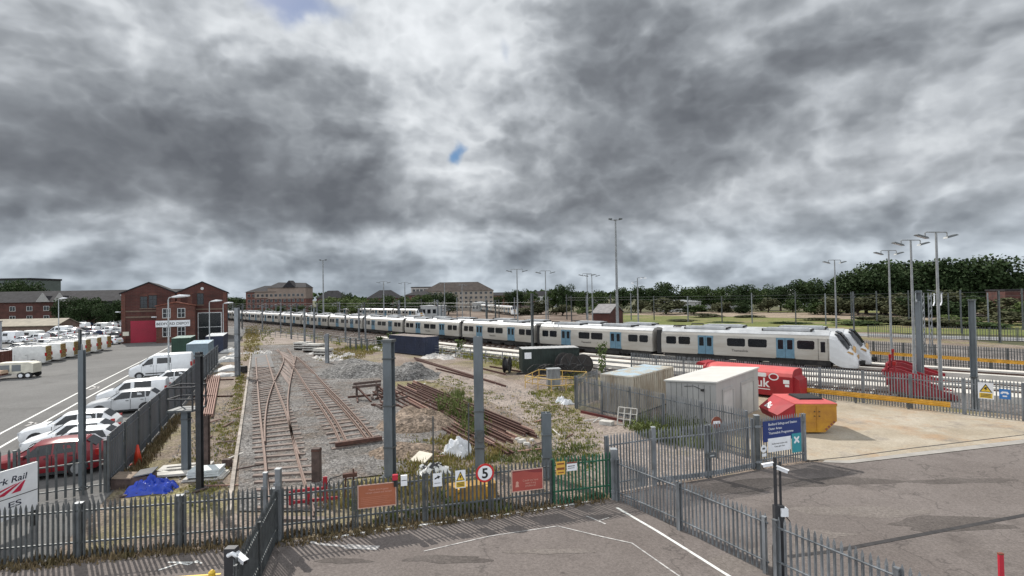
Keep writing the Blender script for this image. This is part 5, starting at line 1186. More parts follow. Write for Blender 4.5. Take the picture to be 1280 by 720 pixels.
# ================================================================ foreground posts, lamps, masts
def hpost(label, px, pyb, h, w=.26, m=POSTG, bands=(), name='steel_post', extra=None, rz=0):
    p = G(px,pyb); t = thing(name, label, 'post', (p.x,p.y,0), rz); f = w*.11
    q = MB(); q.bb(-w/2,w/2,-w/2,-w/2+f,0,h); q.bb(-w/2,w/2,w/2-f,w/2,0,h); q.bb(-f/2,f/2,-w/2+f,w/2-f,0,h-.002); q.build('column', m, t)
    q = MB(); q.bb(-w*.9,w*.9,-w*.9,w*.9,0,.06); q.build('base_plate', STEELD, t)
    for z in bands:
        q = MB(); q.bb(-w/2-.03,w/2+.03,-w/2-.03,w/2+.03,z-.03,z+.03); q.build('strap', STEELD, t)
    return t
t = hpost('tall grey steel post standing behind the orange notice board', 488, 596, 6.1, .40, bands=(1.35,3.2,5.3), extra=1, rz=R(-12))
q = MB(); q.box((.0,0,6.1),(.5,.5,.12)); q.build('cap', STEELD, t)
t = hpost('tall grey steel post behind the speed limit disc', 600, 586, 6.15, .42, bands=(1.0,1.5,2.7), rz=R(0))
q = MB(); q.box((.05,-.3,1.6),(.3,.16,.5)); q.build('wire_box', STEELD, t)
t = hpost('short cut-off steel post behind the green fence panel', 684, 597, 2.85, .40, bands=(1.9,.9), rz=R(4))
q = MB(); q.tube([(.2,-.25,1.9),(.42,-.25,1.7),(.4,-.25,1.3),(.22,-.25,1.25)],.012,5); q.build('loose_wire', STEELL, t)
hpost('near-black square steel post beside the white slab stack', 250, 612, 5.85, .22, POSTD, (5.7,))
hpost('brown rusted shorter post just behind the near-black post', 259, 588, 2.6, .2, SLEEPD)
t = hpost('pale grey post with a small railed signal platform on top', 233, 590, 2.9, .3, POSTG, (2.5,))
q = MB(); q.bb(-.55,.65,-.55,.5,2.92,3.0); q.build('platform', STEELD, t)
q = MB()
for x in (-.55,.65):
    for y in (-.55,.5): q.tube([(x,y,3.0),(x,y,4.05)],.04,6)
for z in (3.5,4.05):
    for a,b in (((-.55,-.55),(.65,-.55)),((.65,-.55),(.65,.5)),((.65,.5),(-.55,.5)),((-.55,.5),(-.55,-.55))): q.tube([(*a,z),(*b,z)],.04,6)
q.build('safety_railing', POSTD, t)
t = hpost('tall slim grey post standing among the white cars', 103, 612, 6.0, .2, POSTG, rz=R(10)); q = MB(); q.tube([(0,0,6),(.0,0,6.25)],.03,6); q.build('top_spike', STEEL, t)
hpost('tall grey post near the stacked white bags at the end of the steel fence', 297, 470, 7.3, .42, STEEL, (2,4.5))
hpost('short grey post standing in the white rubble by the sidings', 409, 454, 3.7, .4, STEEL)
t = hpost('tall broad grey post behind the right palisade fence', 1219, 513, 7.2, .33, POSTG, (2.2,), rz=R(40)); q = MB(); q.bb(-.2,.2,-.2,.2,7.2,7.27); q.build('cap', STEELD, t)
t = hpost('broad grey twin post with a bracket behind the red buffer stops', 1152, 478, 7.9, .36, POSTG, (7.7,), rz=R(40))
q = MB(); q.bb(-.72,-.4,-.17,.17,0,7.0); q.build('second_column', POSTG, t); q = MB(); q.bar((-.9,0,6.9),(1.9,.6,7.6),.12,.12); q.build('bracket', STEEL, t)
hpost('slim dark post with two cross arms at the far right', 1250, 428, 7.6, .22, STEELD)
# twin-headed yard lamps
LAMPM = mat('backlit_dark_lamp_pole', (.235,.245,.25), .55, .2, .15, 2)  # backlit darkness of the poles is put into this grey
def yard_lamp(label, p, h, single=False, heads=2, rz=0, r=.1, low=.9):
    t = thing('yard_lamp', label, 'lamp post', (p[0],p[1],0), rz, 'yard lamps')
    q = MB(); q.tube([(0,0,0),(0,0,h*.5),(0,0,h)],[r*1.25,r,r*.72],10); q.build('pole', LAMPM, t)
    q = MB(); q.tube([(0,0,0),(0,0,1.3)],r*1.5,10); q.build('pole_base', STEEL, t)
    a = low; q = MB(); q.tube([(-a,0,h-.32),(-a,0,h-.06),(-a*.9,0,h),(a*.9,0,h),(a,0,h-.06),(a,0,h-.32)],.045,6); q.build('crossarm', LAMPM, t)
    for sg in (-1,1):
        q = MB(); M_ = Matrix.Rotation(sg*R(-14),3,'Y'); q.box((sg*(a+.3),0,h-.30),(1.0,.36,.11),M=M_,taper=.8); hd = q.build('lamp_head', STEELD, t)
        q = MB(); q.box((sg*(a+.3),0,h-.362),(.8,.28,.02),M=M_); q.build('lens', LENS, hd)
    return t
for px,pt,h,lb in ((1172,290,12.1,'nearest tall twin-headed lamp, right of the red buffer stops'),(1140,300,12.1,'second twin-headed lamp, just left of the nearest one'),(1112,313,12.1,'third twin-headed lamp, rising from the left red buffer stop'),
                 (1044,325,12.1,'twin-headed lamp above the noses of the two white trains'),(646.5,336.5,12.1,'twin-headed lamp standing before the train at the centre'),(682,338.5,12.1,'twin-headed lamp before the train, just right of the dark thin mast'),
                 (734,342,12.1,'left one of the two close twin-headed lamps beyond the trains'),(740,343,12.1,'right one of the two close twin-headed lamps beyond the trains'),(479.5,351.7,12.1,'twin-headed lamp beyond the trains at the hip roofed house'),
                 (506,353,12.1,'twin-headed lamp beyond the trains before the pale apartment block'),(555.5,353.3,12.1,'twin-headed lamp beyond the trains at the right end of the pale apartment block'),(577.5,355.5,12.1,'farthest small twin-headed lamp left of centre')):
    k = (HZ(px)-pt)/(h-8); Y = FPX/k; X = (px-640)/k
    yard_lamp(lb, (X,Y), h, rz=R(8), r=.1 if k > 6 else .14)
p = AT(797,127); t = thing('camera_mast','pale mast with cross arms carrying small cameras beyond the trains','mast',(p.x,p.y,0))
q = MB(); q.tube([(0,0,0),(0,0,12)],[.2,.12],8); q.build('pole', LAMPM, t); q = MB(); q.tube([(-1.2,0,10.9),(0,0,11.2)],.06,6); q.tube([(0,0,12),(1.9,0,12.1)],.06,6); q.build('crossarm', STEEL, t)
for x,z in ((-1.2,10.7),(.9,11.85),(1.9,11.9)): q = MB(); q.box((x,0,z),(.5,.3,.35)); q.build('camera', SIGNW, t)
for px,Y,h,lb in ((771,112,24.2,'very tall slim floodlight mast beyond the trains, the highest in view'),(404,200,23.2,'very tall slim mast right of the stepped roof apartment block')):
    p = AT(px,Y); t = thing('floodlight_mast',lb,'mast',(p.x,p.y,0)); q = MB(); q.tube([(0,0,0),(0,0,h)],[.34,.16],10); q.build('pole', LAMPM, t)
    q = MB(); q.tube([(0,0,h-.2),(0,0,h)],[.4,.4],10); q.tube([(-1.1,0,h-.1),(1.1,0,h-.1)],.06,6); q.build('head_frame', LAMPM, t)
    for x in (-1.1,1.1): q = MB(); q.box((x,0,h+.12),(.7,.5,.3)); q.build('lamp_head', STEELD, t)
def street_lamp(label, p, h, arm, big=False):
    t = thing('street_lamp', label, 'lamp post', (p[0],p[1],0), 0, 'car park lamps'); q = MB(); q.tube([(0,0,0),(0,0,h*.6),(0,0,h-.2)],[.1,.075,.06],10); q.build('pole', STEELL, t)
    q = MB(); q.tube([(0,0,h-.2),(.12*arm,0,h-.03),(.3*arm,0,h),(arm,0,h+.1)],.045,8); q.build('arm', STEELL, t)
    q = MB(); s = 1.25 if big else 1; q.loft([[Vector((arm-.1,y*.12*s,h+.02+z*.1)) for y,z in ((-1,0),(-.7,1),(.7,1),(1,0),(.6,-.6),(-.6,-.6))],[Vector((arm+.5*s,y*.26*s,h+.1+z*.17)) for y,z in ((-1,0),(-.7,1),(.7,1),(1,0),(.6,-.6),(-.6,-.6))],[Vector((arm+1.15*s,y*.14*s,h+.13+z*.1)) for y,z in ((-1,0),(-.7,1),(.7,1),(1,0),(.6,-.6),(-.6,-.6))]]); q.build('lamp_head', SIGNW, t, True)
    return t
street_lamp('car park lamp with the largest white head, before the brick office', (-32.6,49.3), 8.45, .55, True)
street_lamp('car park lamp in the middle of three, above the dark blue container', (-46.3,79.5), 8.0, .45, True)
street_lamp('farthest of the three car park lamps, near the right brick gable', (-54.2,97.5), 7.6, .4, True)
street_lamp('lamp post among the parked vans at far left', (-78.5,90), 8.9, .3)
t = hpost('short black post among the parked vans at far left', 100, 447, 4.2, .3, STEELD, name='bollard_post')
# overhead line masts without wires visible at this distance
def ole_mast(label, p, h, side=1, dark=False, w=.26):
    t = thing('overhead_line_mast', label, 'mast', (p[0],p[1],0), R(-40)); m = STEELD if dark else STEEL
    q = MB(); q.bb(-w/2,w/2,-w/2,-w/2+.04,0,h); q.bb(-w/2,w/2,w/2-.04,w/2,0,h); q.bb(-.02,.02,-w/2+.04,w/2-.04,0,h); q.build('column', m, t)
    q = MB(); q.bar((0,0,h-1.3),(0,side*2.6,h-.9),.06,.06); q.bar((0,0,h-.1),(0,side*2.5,h-.85),.05,.05); q.build('cantilever', m, t)
    q = MB(); q.cyl((0,side*.4,h-1.2),.09,.35,'Y',8); q.build('insulator', RUST, t)
    return t
specs = [(381,437,6.6),(351,417,6.5),(364,424,6.6),(393,431,6.5),(432,428,5),(449,427,6.3),(457,428,6.2),(552,421,6.4),(666,441,8.4)]
for px,py,h in specs:
    p = G(px,py); ole_mast('grey mast %s' % {381:'standing left of the concrete trough stacks',351:'nearest the far end of the dirt track',364:'leaning over the dirt track end, second from its left',393:'just behind the concrete trough stacks',432:'beyond the grassy strip left of the train joint',449:'before the train, right of the grassy strip',457:'before the train, close right of its neighbour mast',552:'before the train above the navy container',666:'thin and dark, before the train right of the centre lamp'}[px], p, h, dark=(px==666), w=.3 if px==666 else .24)
rnd2 = random.Random(5)
wds = ('first','second','third','fourth','fifth','sixth','seventh','eighth','ninth','tenth','eleventh','twelfth','thirteenth','fourteenth','fifteenth','sixteenth','seventeenth','eighteenth','nineteenth','twentieth','twenty-first','twenty-second','twenty-third','twenty-fourth')
for i in range(16):
    p,_ = LINE.at(S_NOSE-62-i*17, 7.6+rnd2.uniform(-.3,.3)); ole_mast('grey overhead line mast behind the white trains, %s from the right' % wds[i], p, rnd2.uniform(6.8,7.6), -1, i%3==0)
for i in range(12):
    p,_ = LINE.at(S_NOSE-128-i*19, -13.5); ole_mast('grey overhead mast before the trains at far left, %s from the right' % wds[i], p, 6.6, 1, i%4==1)
for i in range(14):
    p = Vector((18+i*6.2, 175-i*5.6+rnd2.uniform(-6,6),0)); ole_mast('slim mast at the near edge of the green field, %s from the left' % wds[i], p, rnd2.uniform(7,8.4), 1, i%2==0, .24)
for i in range(14):
    p = Vector((-44+i*5.6, 235-i*6.5+rnd2.uniform(-9,9),0)); ole_mast('slim mast among the rust brown sidings, %s from the left' % wds[i], p, rnd2.uniform(6.5,8), (-1)**i, i%2==1, .26)
for i,(px,Y) in enumerate(((1066,95),(1200,92),(1277,98),(1095,120),(1135,118))):
    p = AT(px,Y); ole_mast('slim dark mast on the green bank at the right, %s from the left' % ('first','fourth','last','second','third')[i], p, 7.8, 1, True, .26)
for i in range(14):
    p,_ = LINE.at(S_NOSE-70-i*21, 17+rnd2.uniform(-1,1)); ole_mast('thin grey mast in the second rank behind the trains, %s from the right' % wds[i], p, rnd2.uniform(6.2,7.4), -1, i%2==0, .22)
for off_, z_, lb in ((7.6,6.1,'thin overhead wire directly behind the white trains'),(17,6.0,'thin overhead wire along the second rank of masts'),(-13.5,5.6,'thin overhead wire before the far left stretch of train')):
    o = LINE.at(S_NOSE-150,off_)[0]; t = thing('overhead_wire',lb,'overhead wire',o); q = MB()
    pts = [LINE.at(S_NOSE-(60 if off_>0 else 128)-k*18,off_)[0]-o+Vector((0,0,z_-(.15 if k%2 else 0))) for k in range(15)]
    q.tube(pts,.02,4); q.tube([p+Vector((0,0,.8)) for p in pts],.02,4); q.build('wire', STEELD, t)
# overhead wires at the right
t = thing('overhead_wire','thin overhead wires strung between the masts along the green bank','overhead wire',(30,164,0)); q = MB()
a, b = Vector((18,176,0)), Vector((104,98,0)); o = Vector((30,164,0))
for z in (6.4,7.2): q.tube([a-o+Vector((0,0,z)), (a+b)/2-o+Vector((0,0,z-.12)), b-o+Vector((0,0,z)), Vector((150,64,z))-o],.022,4)
q.build('wire', STEELD, t)
# lattice signal gantry right of the twin post
p = AT(1157,58); t = thing('lattice_mast','lattice steel mast with a short cross arm of insulators','mast',(p.x,p.y,0),R(30)); q = MB()
for x in (-.35,.35):
    for y in (-.35,.35): q.bar((x,y,0),(x,y,7.6),.08,.08)
for k in range(9):
    z = .1+k*.82
    for y in (-.35,.35): q.bar((-.35,y,z),(.35,y,z+.8),.04,.04); q.bar((.35,y,z),(-.35,y,z+.8),.04,.04)
q.build('lattice', STEEL, t); q = MB(); q.bar((.3,0,7.2),(4.2,0,7.5),.07,.07); q.bar((.3,0,7.9),(4.2,0,7.6),.05,.05)
q.build('crossarm', STEEL, t)
for k in range(3): q = MB(); q.tube([(2+k*.9,0,7.5),(2+k*.9,0,6.5),(1.7+k*.9,0,6.1)],.07,6); q.build('insulator', SIGNW, t)
# ================================================================ red buffer stops
def buffer(label, p, dirv, s=1.0):
    t = thing('buffer_stop', label, 'buffer stop', (p[0],p[1],.1), math.atan2(dirv[1],dirv[0]), 'red buffer stops at the track ends'); t.scale = (1.05,1.1,1.0)
    for y in (-.75,.75):
        q = MB(); q.prism([(-.3,.25),(-.3,1.0),(-.05,1.3),(.6,1.3),(3.4,.35),(3.4,.02),(.2,.02)], y-.09, y+.09); q.build('side_frame', RED, t)
    q = MB(); q.bb(-.5,-.3,-1.2,1.2,.75,1.2); q.bb(-.3,0,-.66,.66,.3,.9); q.build('buffer_beam', RED, t)
    q = MB(); q.prism([(0,1.15),(3.3,.15),(3.3,.10),(0,1.08)],-.66,.66); q.build('sloping_plate', RED, t)
    for y in (-.95,.95):
        q = MB(); q.bb(-.28,-.14,y-.07,y+.07,0,1.75+(.3 if y>0 else 0)); q.build('red_post', RED, t)
    q = MB(); q.box((-.2,.95,2.15),(.2,.2,.3)); q.build('stop_lamp', REDL, t)
    q = MB(); q.bb(.3,2.8,-1.25,-.87,.0,.12); q.bb(.3,2.8,.87,1.25,0,.12); q.build('rail_clamp', RUST, t)
bd = Vector((.733,-.68,0))
buffer('red buffer stop directly ahead of the front train nose', (35.3,48.3), bd)
buffer('red buffer stop nearest the palisade fence, behind the nearest lamp', (29.2,39.8), bd)
buffer('red buffer stop between the other two, at the twin grey post', (32.2,44.4), bd)
# ================================================================ signs on the fences
def on_fence(a, b, px, z=1.0):
    """spot on the run a-b seen in direction px"""
    a, b = Vector(a), Vector(b); k = (px-640)/FPX
    # roll correction: direction px is read at mid sign height, close enough
    t = (k*a.y-a.x)/((b.x-a.x)-k*(b.y-a.y)); return a+(b-a)*t
def sign(label, a, b, px, z0, z1, w, m, frame=None, name='notice_sign', off=.05, shape=None, cat='sign'):
    p = on_fence(a,b,px); t = thing(name, label, cat, (p.x,p.y,0), ang(a,b)); q = MB()
    if shape: q.prism(shape,-off-.006,-off)
    else: q.bb(-w/2,w/2,-off-.006,-off,z0,z1)
    q.build('panel', m, t)
    q = MB(); q.bb(-.03,.03,-off,-.0,z0+.1,z0+.16); q.build('clip', STEEL, t)
    if frame:
        q = MB(); e=.03
        for x0,x1,a0,a1 in ((-w/2-e,w/2+e,z0-e,z0),(-w/2-e,w/2+e,z1,z1+e),(-w/2-e,-w/2,z0,z1),(w/2,w/2+e,z0,z1)): q.bb(x0,x1,-off-.015,-off+.005,a0,a1)
        q.build('frame', frame, t)
    return t, -off-.008
TERRA = mat('terracotta_board', (.33,.105,.05), .6, 0, .07, 2); TERRA2 = mat('dull_red_board', (.33,.065,.05), .6, 0, .07, 2)
PALEF = mat('pale_pink_frame', (.5,.33,.27), .7, 0, .08, 3); PINKT = mat('pale_pink_lettering', (.52,.28,.22), .6, 0, .05, 4); BLK = mat('black_print', (.012,.012,.012), .6, 0, .05, 4)
A2, B2 = FENCE_C, FENCE_B
t, y = sign('terracotta notice board with a pale frame, the larger one at left on the front fence', A2,B2,468,.80,1.55,1.24,TERRA,PALEF)
for k,(s_,z) in enumerate((('Please ensure gates',1.36),('remain closed and locked',1.26))): text(s_, .085, PINKT, t, (.05,y,z), name='lettering', align='CENTER', ext=.002)
q = MB()
for k in range(5): q.bb(-.55,.5-.08*(k%3),y-.002,y+.004,1.13-k*.06,1.142-k*.06)
q.build('printed_lines', mat('darker_terracotta_print',(.42,.17,.11),.6,0,.05,4), t)
t, y = sign('dull red notice board with a drawn figure, next to the green fence panel', A2,B2,654.5,.75,1.5,1.17,TERRA2,PALEF)
for s_,z in (('Could we have',1.08),('seen if any',.98),('problems?',.88)): text(s_, .10, PINKT, t, (.12,y,z), name='lettering', align='CENTER', ext=.002)
q = MB(); q.prism([(-.40+.055*math.cos(a_),1.05+.06*math.sin(a_)) for a_ in [math.pi*k/6 for k in range(12)]],y-.002,y+.004); q.prism([(-.47,.9),(-.33,.9),(-.35,1.0),(-.45,1.0)],y-.002,y+.004); q.build('drawn_figure', PINKT, t)
q = MB(); q.prism([(-.585,1.44),(-.12,1.47),(.25,1.38),(.585,1.36),(.585,1.5),(-.585,1.5)],y-.001,y+.004); q.build('dark_header', mat('dark_maroon_print',(.2,.03,.03),.6,0,.05,4), t)
t, y = sign('small white sign with a black arrow between the boards on the front fence', A2,B2,543,1.25,1.72,.32,SIGNW)
q = MB(); q.prism([(-.1,1.50),(.02,1.55),(.02,1.51),(.11,1.60),(.0,1.64),(.0,1.6),(-.1,1.55)],y-.002,y+.004); q.bb(-.11,.11,y-.002,y+.004,1.36,1.375); q.build('printed_mark', BLK, t)
def warn(label, a, b, px, z0, z1, w):
    t, y = sign(label, a,b,px,z0,z1,w,SIGNW, name='warning_sign'); h = z1-z0; zt = z1-h*.06; zb = z0+h*.42; ww = w*.42
    q = MB(); q.prism([(-ww,zb),(ww,zb),(0,zt)],y-.002,y+.004); q.cur=1; q.prism([(-ww*.76,zb+h*.035),(ww*.76,zb+h*.035),(0,zt-h*.09)],y-.004,y-.0021); q.build('warning_triangle', [BLK,YELS], t)
    c = (zb+zt)/2-h*.05; q = MB(); q.prism([(-.02*w/.36,c+.1*h),(.05*w/.36,c+.1*h),(.01*w/.36,c+.01*h),(.05*w/.36,c+.01*h),(-.03*w/.36,c-.14*h),(-.0,c-.03*h),(-.045*w/.36,c-.03*h)],y-.006,y-.0041); q.build('bolt_mark', BLK, t)
    q = MB(); q.bb(-w*.42,w*.42,y-.002,y+.004,z0+h*.05,z0+h*.36); q.cur=1
    for k in range(3): q.bb(-w*.34,w*.34,y-.004,y-.0021,z0+h*(.11+k*.08),z0+h*(.15+k*.08))
    q.build('text_panel', [YELS,BLK], t)
warn('yellow triangle warning sign beside the speed limit disc', A2,B2,571.5,1.10,1.74,.37)
p = on_fence(A2,B2,602); t = thing('speed_limit_sign','round white speed limit sign with red ring reading 5','sign',(p.x,p.y,0),ang(A2,B2)); R0=.34; zc=1.55
circ = lambda r: [(r*math.cos(a_),zc+r*math.sin(a_)) for a_ in [math.pi*k/16 for k in range(32)]]
q = MB(); q.prism(circ(R0),-.06,-.05); q.build('red_ring', mat('sign_red',(.5,.02,.02),.5,0,.04,3), t)
q = MB(); q.prism(circ(R0*.78),-.066,-.0601); q.build('white_disc', SIGNW, t); text('5', .5, BLK, t, (0,-.07,zc-.175), name='numeral', align='CENTER', bold=.012)
q = MB(); q.bb(-.03,.03,-.05,0,1.5,1.6); q.build('clip', STEEL, t)
M2, = (mid,)
t, y = sign('yellow notice with dark print on the green fence panel', mid,FENCE_B,696,1.18,1.68,.36,mat('orange_yellow_sign',(.62,.36,.06),.5,0,.06,3))
q = MB(); q.bb(-.14,.14,y-.002,y+.004,1.56,1.62); q.bb(-.15,.15,y-.002,y+.004,1.36,1.45); q.bb(-.12,.12,y-.002,y+.004,1.24,1.28); q.build('printed_lines', mat('brown_print',(.2,.07,.02),.6,0,.05,4), t)
t, y = sign('white notice with a red stripe on the green fence panel', mid,FENCE_B,710,1.28,1.62,.42,SIGNW)
q = MB(); q.bb(-.21,.21,y-.002,y+.004,1.56,1.62); q.cur=1; q.bb(-.17,.12,y-.002,y+.004,1.45,1.48); q.bb(-.17,.1,y-.002,y+.004,1.38,1.40); q.build('printed_lines', [CHEVR,BLK], t)
p = on_fence(A2,B2,490.5); t = thing('padlock_box','small red box with a black lock on the front fence','box',(p.x,p.y,0),ang(A2,B2)); q = MB(); q.bb(-.09,.09,-.16,-.03,1.66,1.84); q.build('red_case', mat('red_plastic',(.45,.02,.04),.4,0,.05,4), t); q = MB(); q.bb(-.05,.05,-.12,-.035,1.42,1.66); q.build('black_lock', BLACK, t)
p = on_fence(A2,B2,501.5); t = thing('white_box','small white plastic box on the front fence beside the red box','box',(p.x,p.y,0),ang(A2,B2)); q = MB(); q.bb(-.11,.11,-.12,-.03,1.42,1.78); q.build('case', SIGNW, t); q = MB(); q.bb(-.09,.09,-.125,-.1201,1.6,1.62); q.build('lid_gap', BLK, t)
t, y = sign('lower half of a pale warning plate with yellow text on the right fence', fr1,fr0,1228,0,0,.1,SIGNW) if False else (None,0)
warn('yellow triangle warning sign on the long fence at the right', fr1,fr0,1228,1.15,2.15,.72)
t, y = sign('blue square telephone sign on the long fence at the right', fr1,fr0,1251.5,1.25,1.85,.5,mat('sign_blue',(.03,.16,.42),.5,0,.05,3))
q = MB(); q.prism([(-.2,1.58),(-.12,1.7),(.12,1.7),(.2,1.58),(.1,1.54),(.07,1.6),(-.07,1.6),(-.1,1.54)],y-.002,y+.004); q.bb(-.1,.1,y-.002,y+.004,1.38,1.46); q.build('handset_symbol', SIGNW, t)
# works board on the right panel
t = thing('works_board','dark blue works board with white title lines and a teal panel','sign',(h2.x,h2.y,0),ang(h2,h3))
NAVY = mat('navy_board', (.012,.03,.14), .5, 0, .05, 2); TEAL = mat('teal_panel', (.03,.25,.29), .5, 0, .05, 2)
q = MB(); q.bb(.28,2.55,-.075,-.06,1.18,2.12); q.build('navy_board', NAVY, t)
q = MB(); q.bb(.55,1.9,-.09,-.0751,.70,1.32); q.build('white_panel', SIGNW, t)
q = MB(); q.bb(1.97,2.54,-.09,-.0751,.52,1.40); q.build('teal_panel', TEAL, t)
for s_,z in (('Bedford Sidings and Station',1.90),('Outer Areas',1.70),('Thameslink Programme',1.50)): text(s_, .155, WT, t, (.60,-.076,z), name='lettering', ext=.003)
for s_,z in (('Authorised access only',1.03),('Keep gate shut',.90)): text(s_, .10, BLK, t, (1.22,-.091,z), name='lettering', align='CENTER', ext=.003)
q = MB()
for a_ in (45,135,225,315):
    ca,sa = math.cos(R(a_)),math.sin(R(a_)); q.prism([(2.255+.05*ca-.05*sa,1.1+.05*sa+.05*ca),(2.255+.2*ca-.04*sa,1.1+.2*sa+.04*ca),(2.255+.2*ca+.04*sa,1.1+.2*sa-.04*ca),(2.255+.05*ca+.05*sa,1.1+.05*sa-.05*ca)],-.096,-.0901)
q.prism([(2.255+.06*math.cos(a_),1.1+.06*math.sin(a_)) for a_ in [math.pi*k/6 for k in range(12)]],-.096,-.0901); q.build('assembly_symbol', SIGNW, t)
p = h2; t = thing('gate_notice','small white round notice on the dark gate post','sign',(p.x+.2,p.y-.1,0),ang(h2,h3)); q = MB(); q.prism([(-.0+.17*math.cos(a_),.95+.17*math.sin(a_)) for a_ in [math.pi*k/8 for k in range(16)]],-.06,-.05); q.cur=1; q.bb(-.08,.08,-.064,-.0601,.92,1.0); q.build('disc', [SIGNW,STEELD], t); q = MB(); q.bb(-.1,.14,-.06,-.05,.6,.74); q.build('lower_tag', SIGNW, t)
# camera poles
def cctv(parent, c, rz, s=1, mount=None):
    q = MB(); M_ = Matrix.Rotation(rz,3,'Z') @ Matrix.Rotation(R(14),3,'Y'); q.box(c,(.42*s,.13*s,.13*s),M=M_); o = q.build('camera_body', SIGNW, parent, bevel=.012)
    q = MB(); q.box(Vector(c)+Vector((0,0,.075*s)),(.5*s,.17*s,.02*s),M=M_); q.build('sunshield', SIGNW, o)
    q = MB(); q.box(Vector(c)+M_@Vector((.215*s,0,0)),(.02,.1*s,.1*s),M=M_); q.build('lens', BLK, o)
cp = thing('camera_pole','slim black pole with two white security cameras at the hinged gates','camera pole',(7.3,14.7,0))
q = MB(); q.tube([(0,0,0),(0,0,3.35)],.045,10); q.build('pole', POSTD, cp)
q = MB(); q.tube([(.17,.06,0),(.17,.06,3.2)],.035,8); q.build('second_pole', POSTD, cp)
q = MB(); q.bb(-.12,.24,-.03,.03,.0,.9); q.bb(-.05,.22,-.05,.1,.9,2.0); q.build('cable_trunk', POSTD, cp)
cctv(cp,(.17,-.08,3.02),R(-35),.68); cctv(cp,(-.18,.05,3.12),R(165),.64)
q = MB(); q.bb(.1,.3,-.1,.06,1.72,1.94); q.build('junction_box', SIGNW, cp); q = MB(); q.tube([(.25,-.02,1.72),(.38,-.02,1.55),(.36,-.02,1.3),(.22,-.02,1.25)],.016,6); q.build('hanging_cable', BLACK, cp)
c2 = thing('camera_pole','short dark post with a white security camera at the end of the gate','camera pole',(-7.02,12.9,0))
q = MB(); q.bb(-.13,.13,-.1,.1,0,1.95); q.build('post', POSTD, c2); cctv(c2,(.3,-.12,1.72),R(-32),.85)
q = MB(); q.tube([(-.02,-.12,1.8),(.1,-.14,1.86),(.22,-.12,1.78)],.05,8); q.build('bracket', SIGNW, c2)
t = thing('red_bollard','small red square marker post on the right tarmac','bollard',G(1252,733)); q = MB(); q.bb(-.06,.06,-.03,.03,0,.85); q.build('post', mat('red_plastic',(.45,.02,.04)), t); q = MB(); q.bb(-.065,.065,-.035,.035,.85,.89); q.build('cap', CHEVR, t)
t = thing('yellow_bollard','small yellow hydrant marker at the bottom edge near the gate','bollard',G(265,733)); q = MB(); q.tube([(0,0,0),(0,0,.4),(0,0,.46)],[.09,.09,.03],10); q.build('post', YELS, t); q = MB(); q.cyl((0,0,.2),.1,.08,'Z',10); q.build('band', BLK, t)
# ================================================================ stacked rails, heaps, rubble and tools in the yard
def loose_rail(label, a, b, z, m=RUST, group=None, roll=0):
    a, b = Vector((a[0],a[1],0)), Vector((b[0],b[1],0)); ln = (b-a).length
    key = ('rail', round(ln,1), m.name)
    if key not in SLEEP_ME:
        q = MB()
        for w,h,zz in ((.15,.03,.015),(.03,.11,.085),(.078,.05,.16)): q.bb(0,ln,-w/2,w/2,zz-h/2,zz+h/2)
        SLEEP_ME[key] = q.mesh('loose_rail', m)
    o = bpy.data.objects.new('loose_rail', SLEEP_ME[key]); C.objects.link(o); o.location = (a.x,a.y,z+.002); o.rotation_euler = (roll,0,ang(a,b))
    tag(o, label, 'rail', group)
ra, rb = Vector((-9.6,49.4,0)), Vector((1.62,29.7,0)); rd = (rb-ra).normalized(); rn = Vector((rd.y,-rd.x,0))
ordw = ('outermost right','second from the right','third from the right','fourth from the right','fifth from the right','sixth from the right','seventh from the right','eighth from the right','ninth from the right','tenth from the right','eleventh from the right','leftmost')
offs = [0,.32,.62,1.0,1.5,1.8,2.15,2.6,3.1,3.5,3.95,4.4]
for i, o_ in enumerate(offs):
    s0_ = rnd.uniform(0,1.2)+(2.2 if i>5 else 0)+(1.6 if i in (3,4,8) else 0); e0_ = rnd.uniform(0,1)+(.6 if i>6 else 0); j = rnd.uniform(-.22,.22)
    a = ra+rd*s0_+rn*(o_+j); b = rb+rd*(-e0_+(i*.12))+rn*(o_-j)
    loose_rail('rusty loose rail of the long pile, %s' % ordw[i], a, b, 0 if i%3 else .02, RUST if i%4 else RUSTL, 'rusty rails in the long pile')
for i,(o_,s0_,e0_) in enumerate(((.18,2,2),(.5,4,.6),(1.65,6,1.2))):
    loose_rail('rusty rail lying on top of the long pile, %s layer rail from the right' % ('first','second','third')[i], ra+rd*s0_+rn*o_, rb-rd*e0_+rn*(o_+.1), .19, RUST, 'rusty rails on top of the pile')
a = G(607,549); b = G(642,569.5)
for i in range(2): 
    d_ = (b-a).normalized(); loose_rail('rusty rail %s of the separate pair nearest the fence' % ('left','right')[i], a-d_*7+Vector((d_.y,-d_.x,0))*(i*.3), b+Vector((d_.y,-d_.x,0))*(i*.3), 0, RUST, 'rail pair nearest the fence')
a, b = Vector((-12.5,66.8,0)), Vector((-.67,45.9,0))
for i in range(3): loose_rail('rust brown rail of the far group before the grass, %s' % ('right','middle','left')[i], a+Vector((i*-.35,i*-.25+i*1.5,0)), b+Vector((i*-.45,-.3*i+i*1.2,0)), 0, RUST, 'far group of rails')
for i,(p0,p1) in enumerate((((604,462),(632,469)),((612,459),(700,474)),((545,462),(592,474)))): loose_rail('short brown rail lying by the small cable drum, %s' % ('lower','upper','left')[i], G(*p0), G(*p1), 0, RUST, 'short rails by the drum')
for i in range(7):
    a = G(260+i*2.4,472); b = G(249.5+i*2.6,523); loose_rail('pinkish rail of the left pile on the dirt, %s' % ('leftmost','second from left','third from left','fourth from left','fifth from left','sixth from left','rightmost')[i], b, a, .12, RUSTL, 'pinkish rails of the left pile')
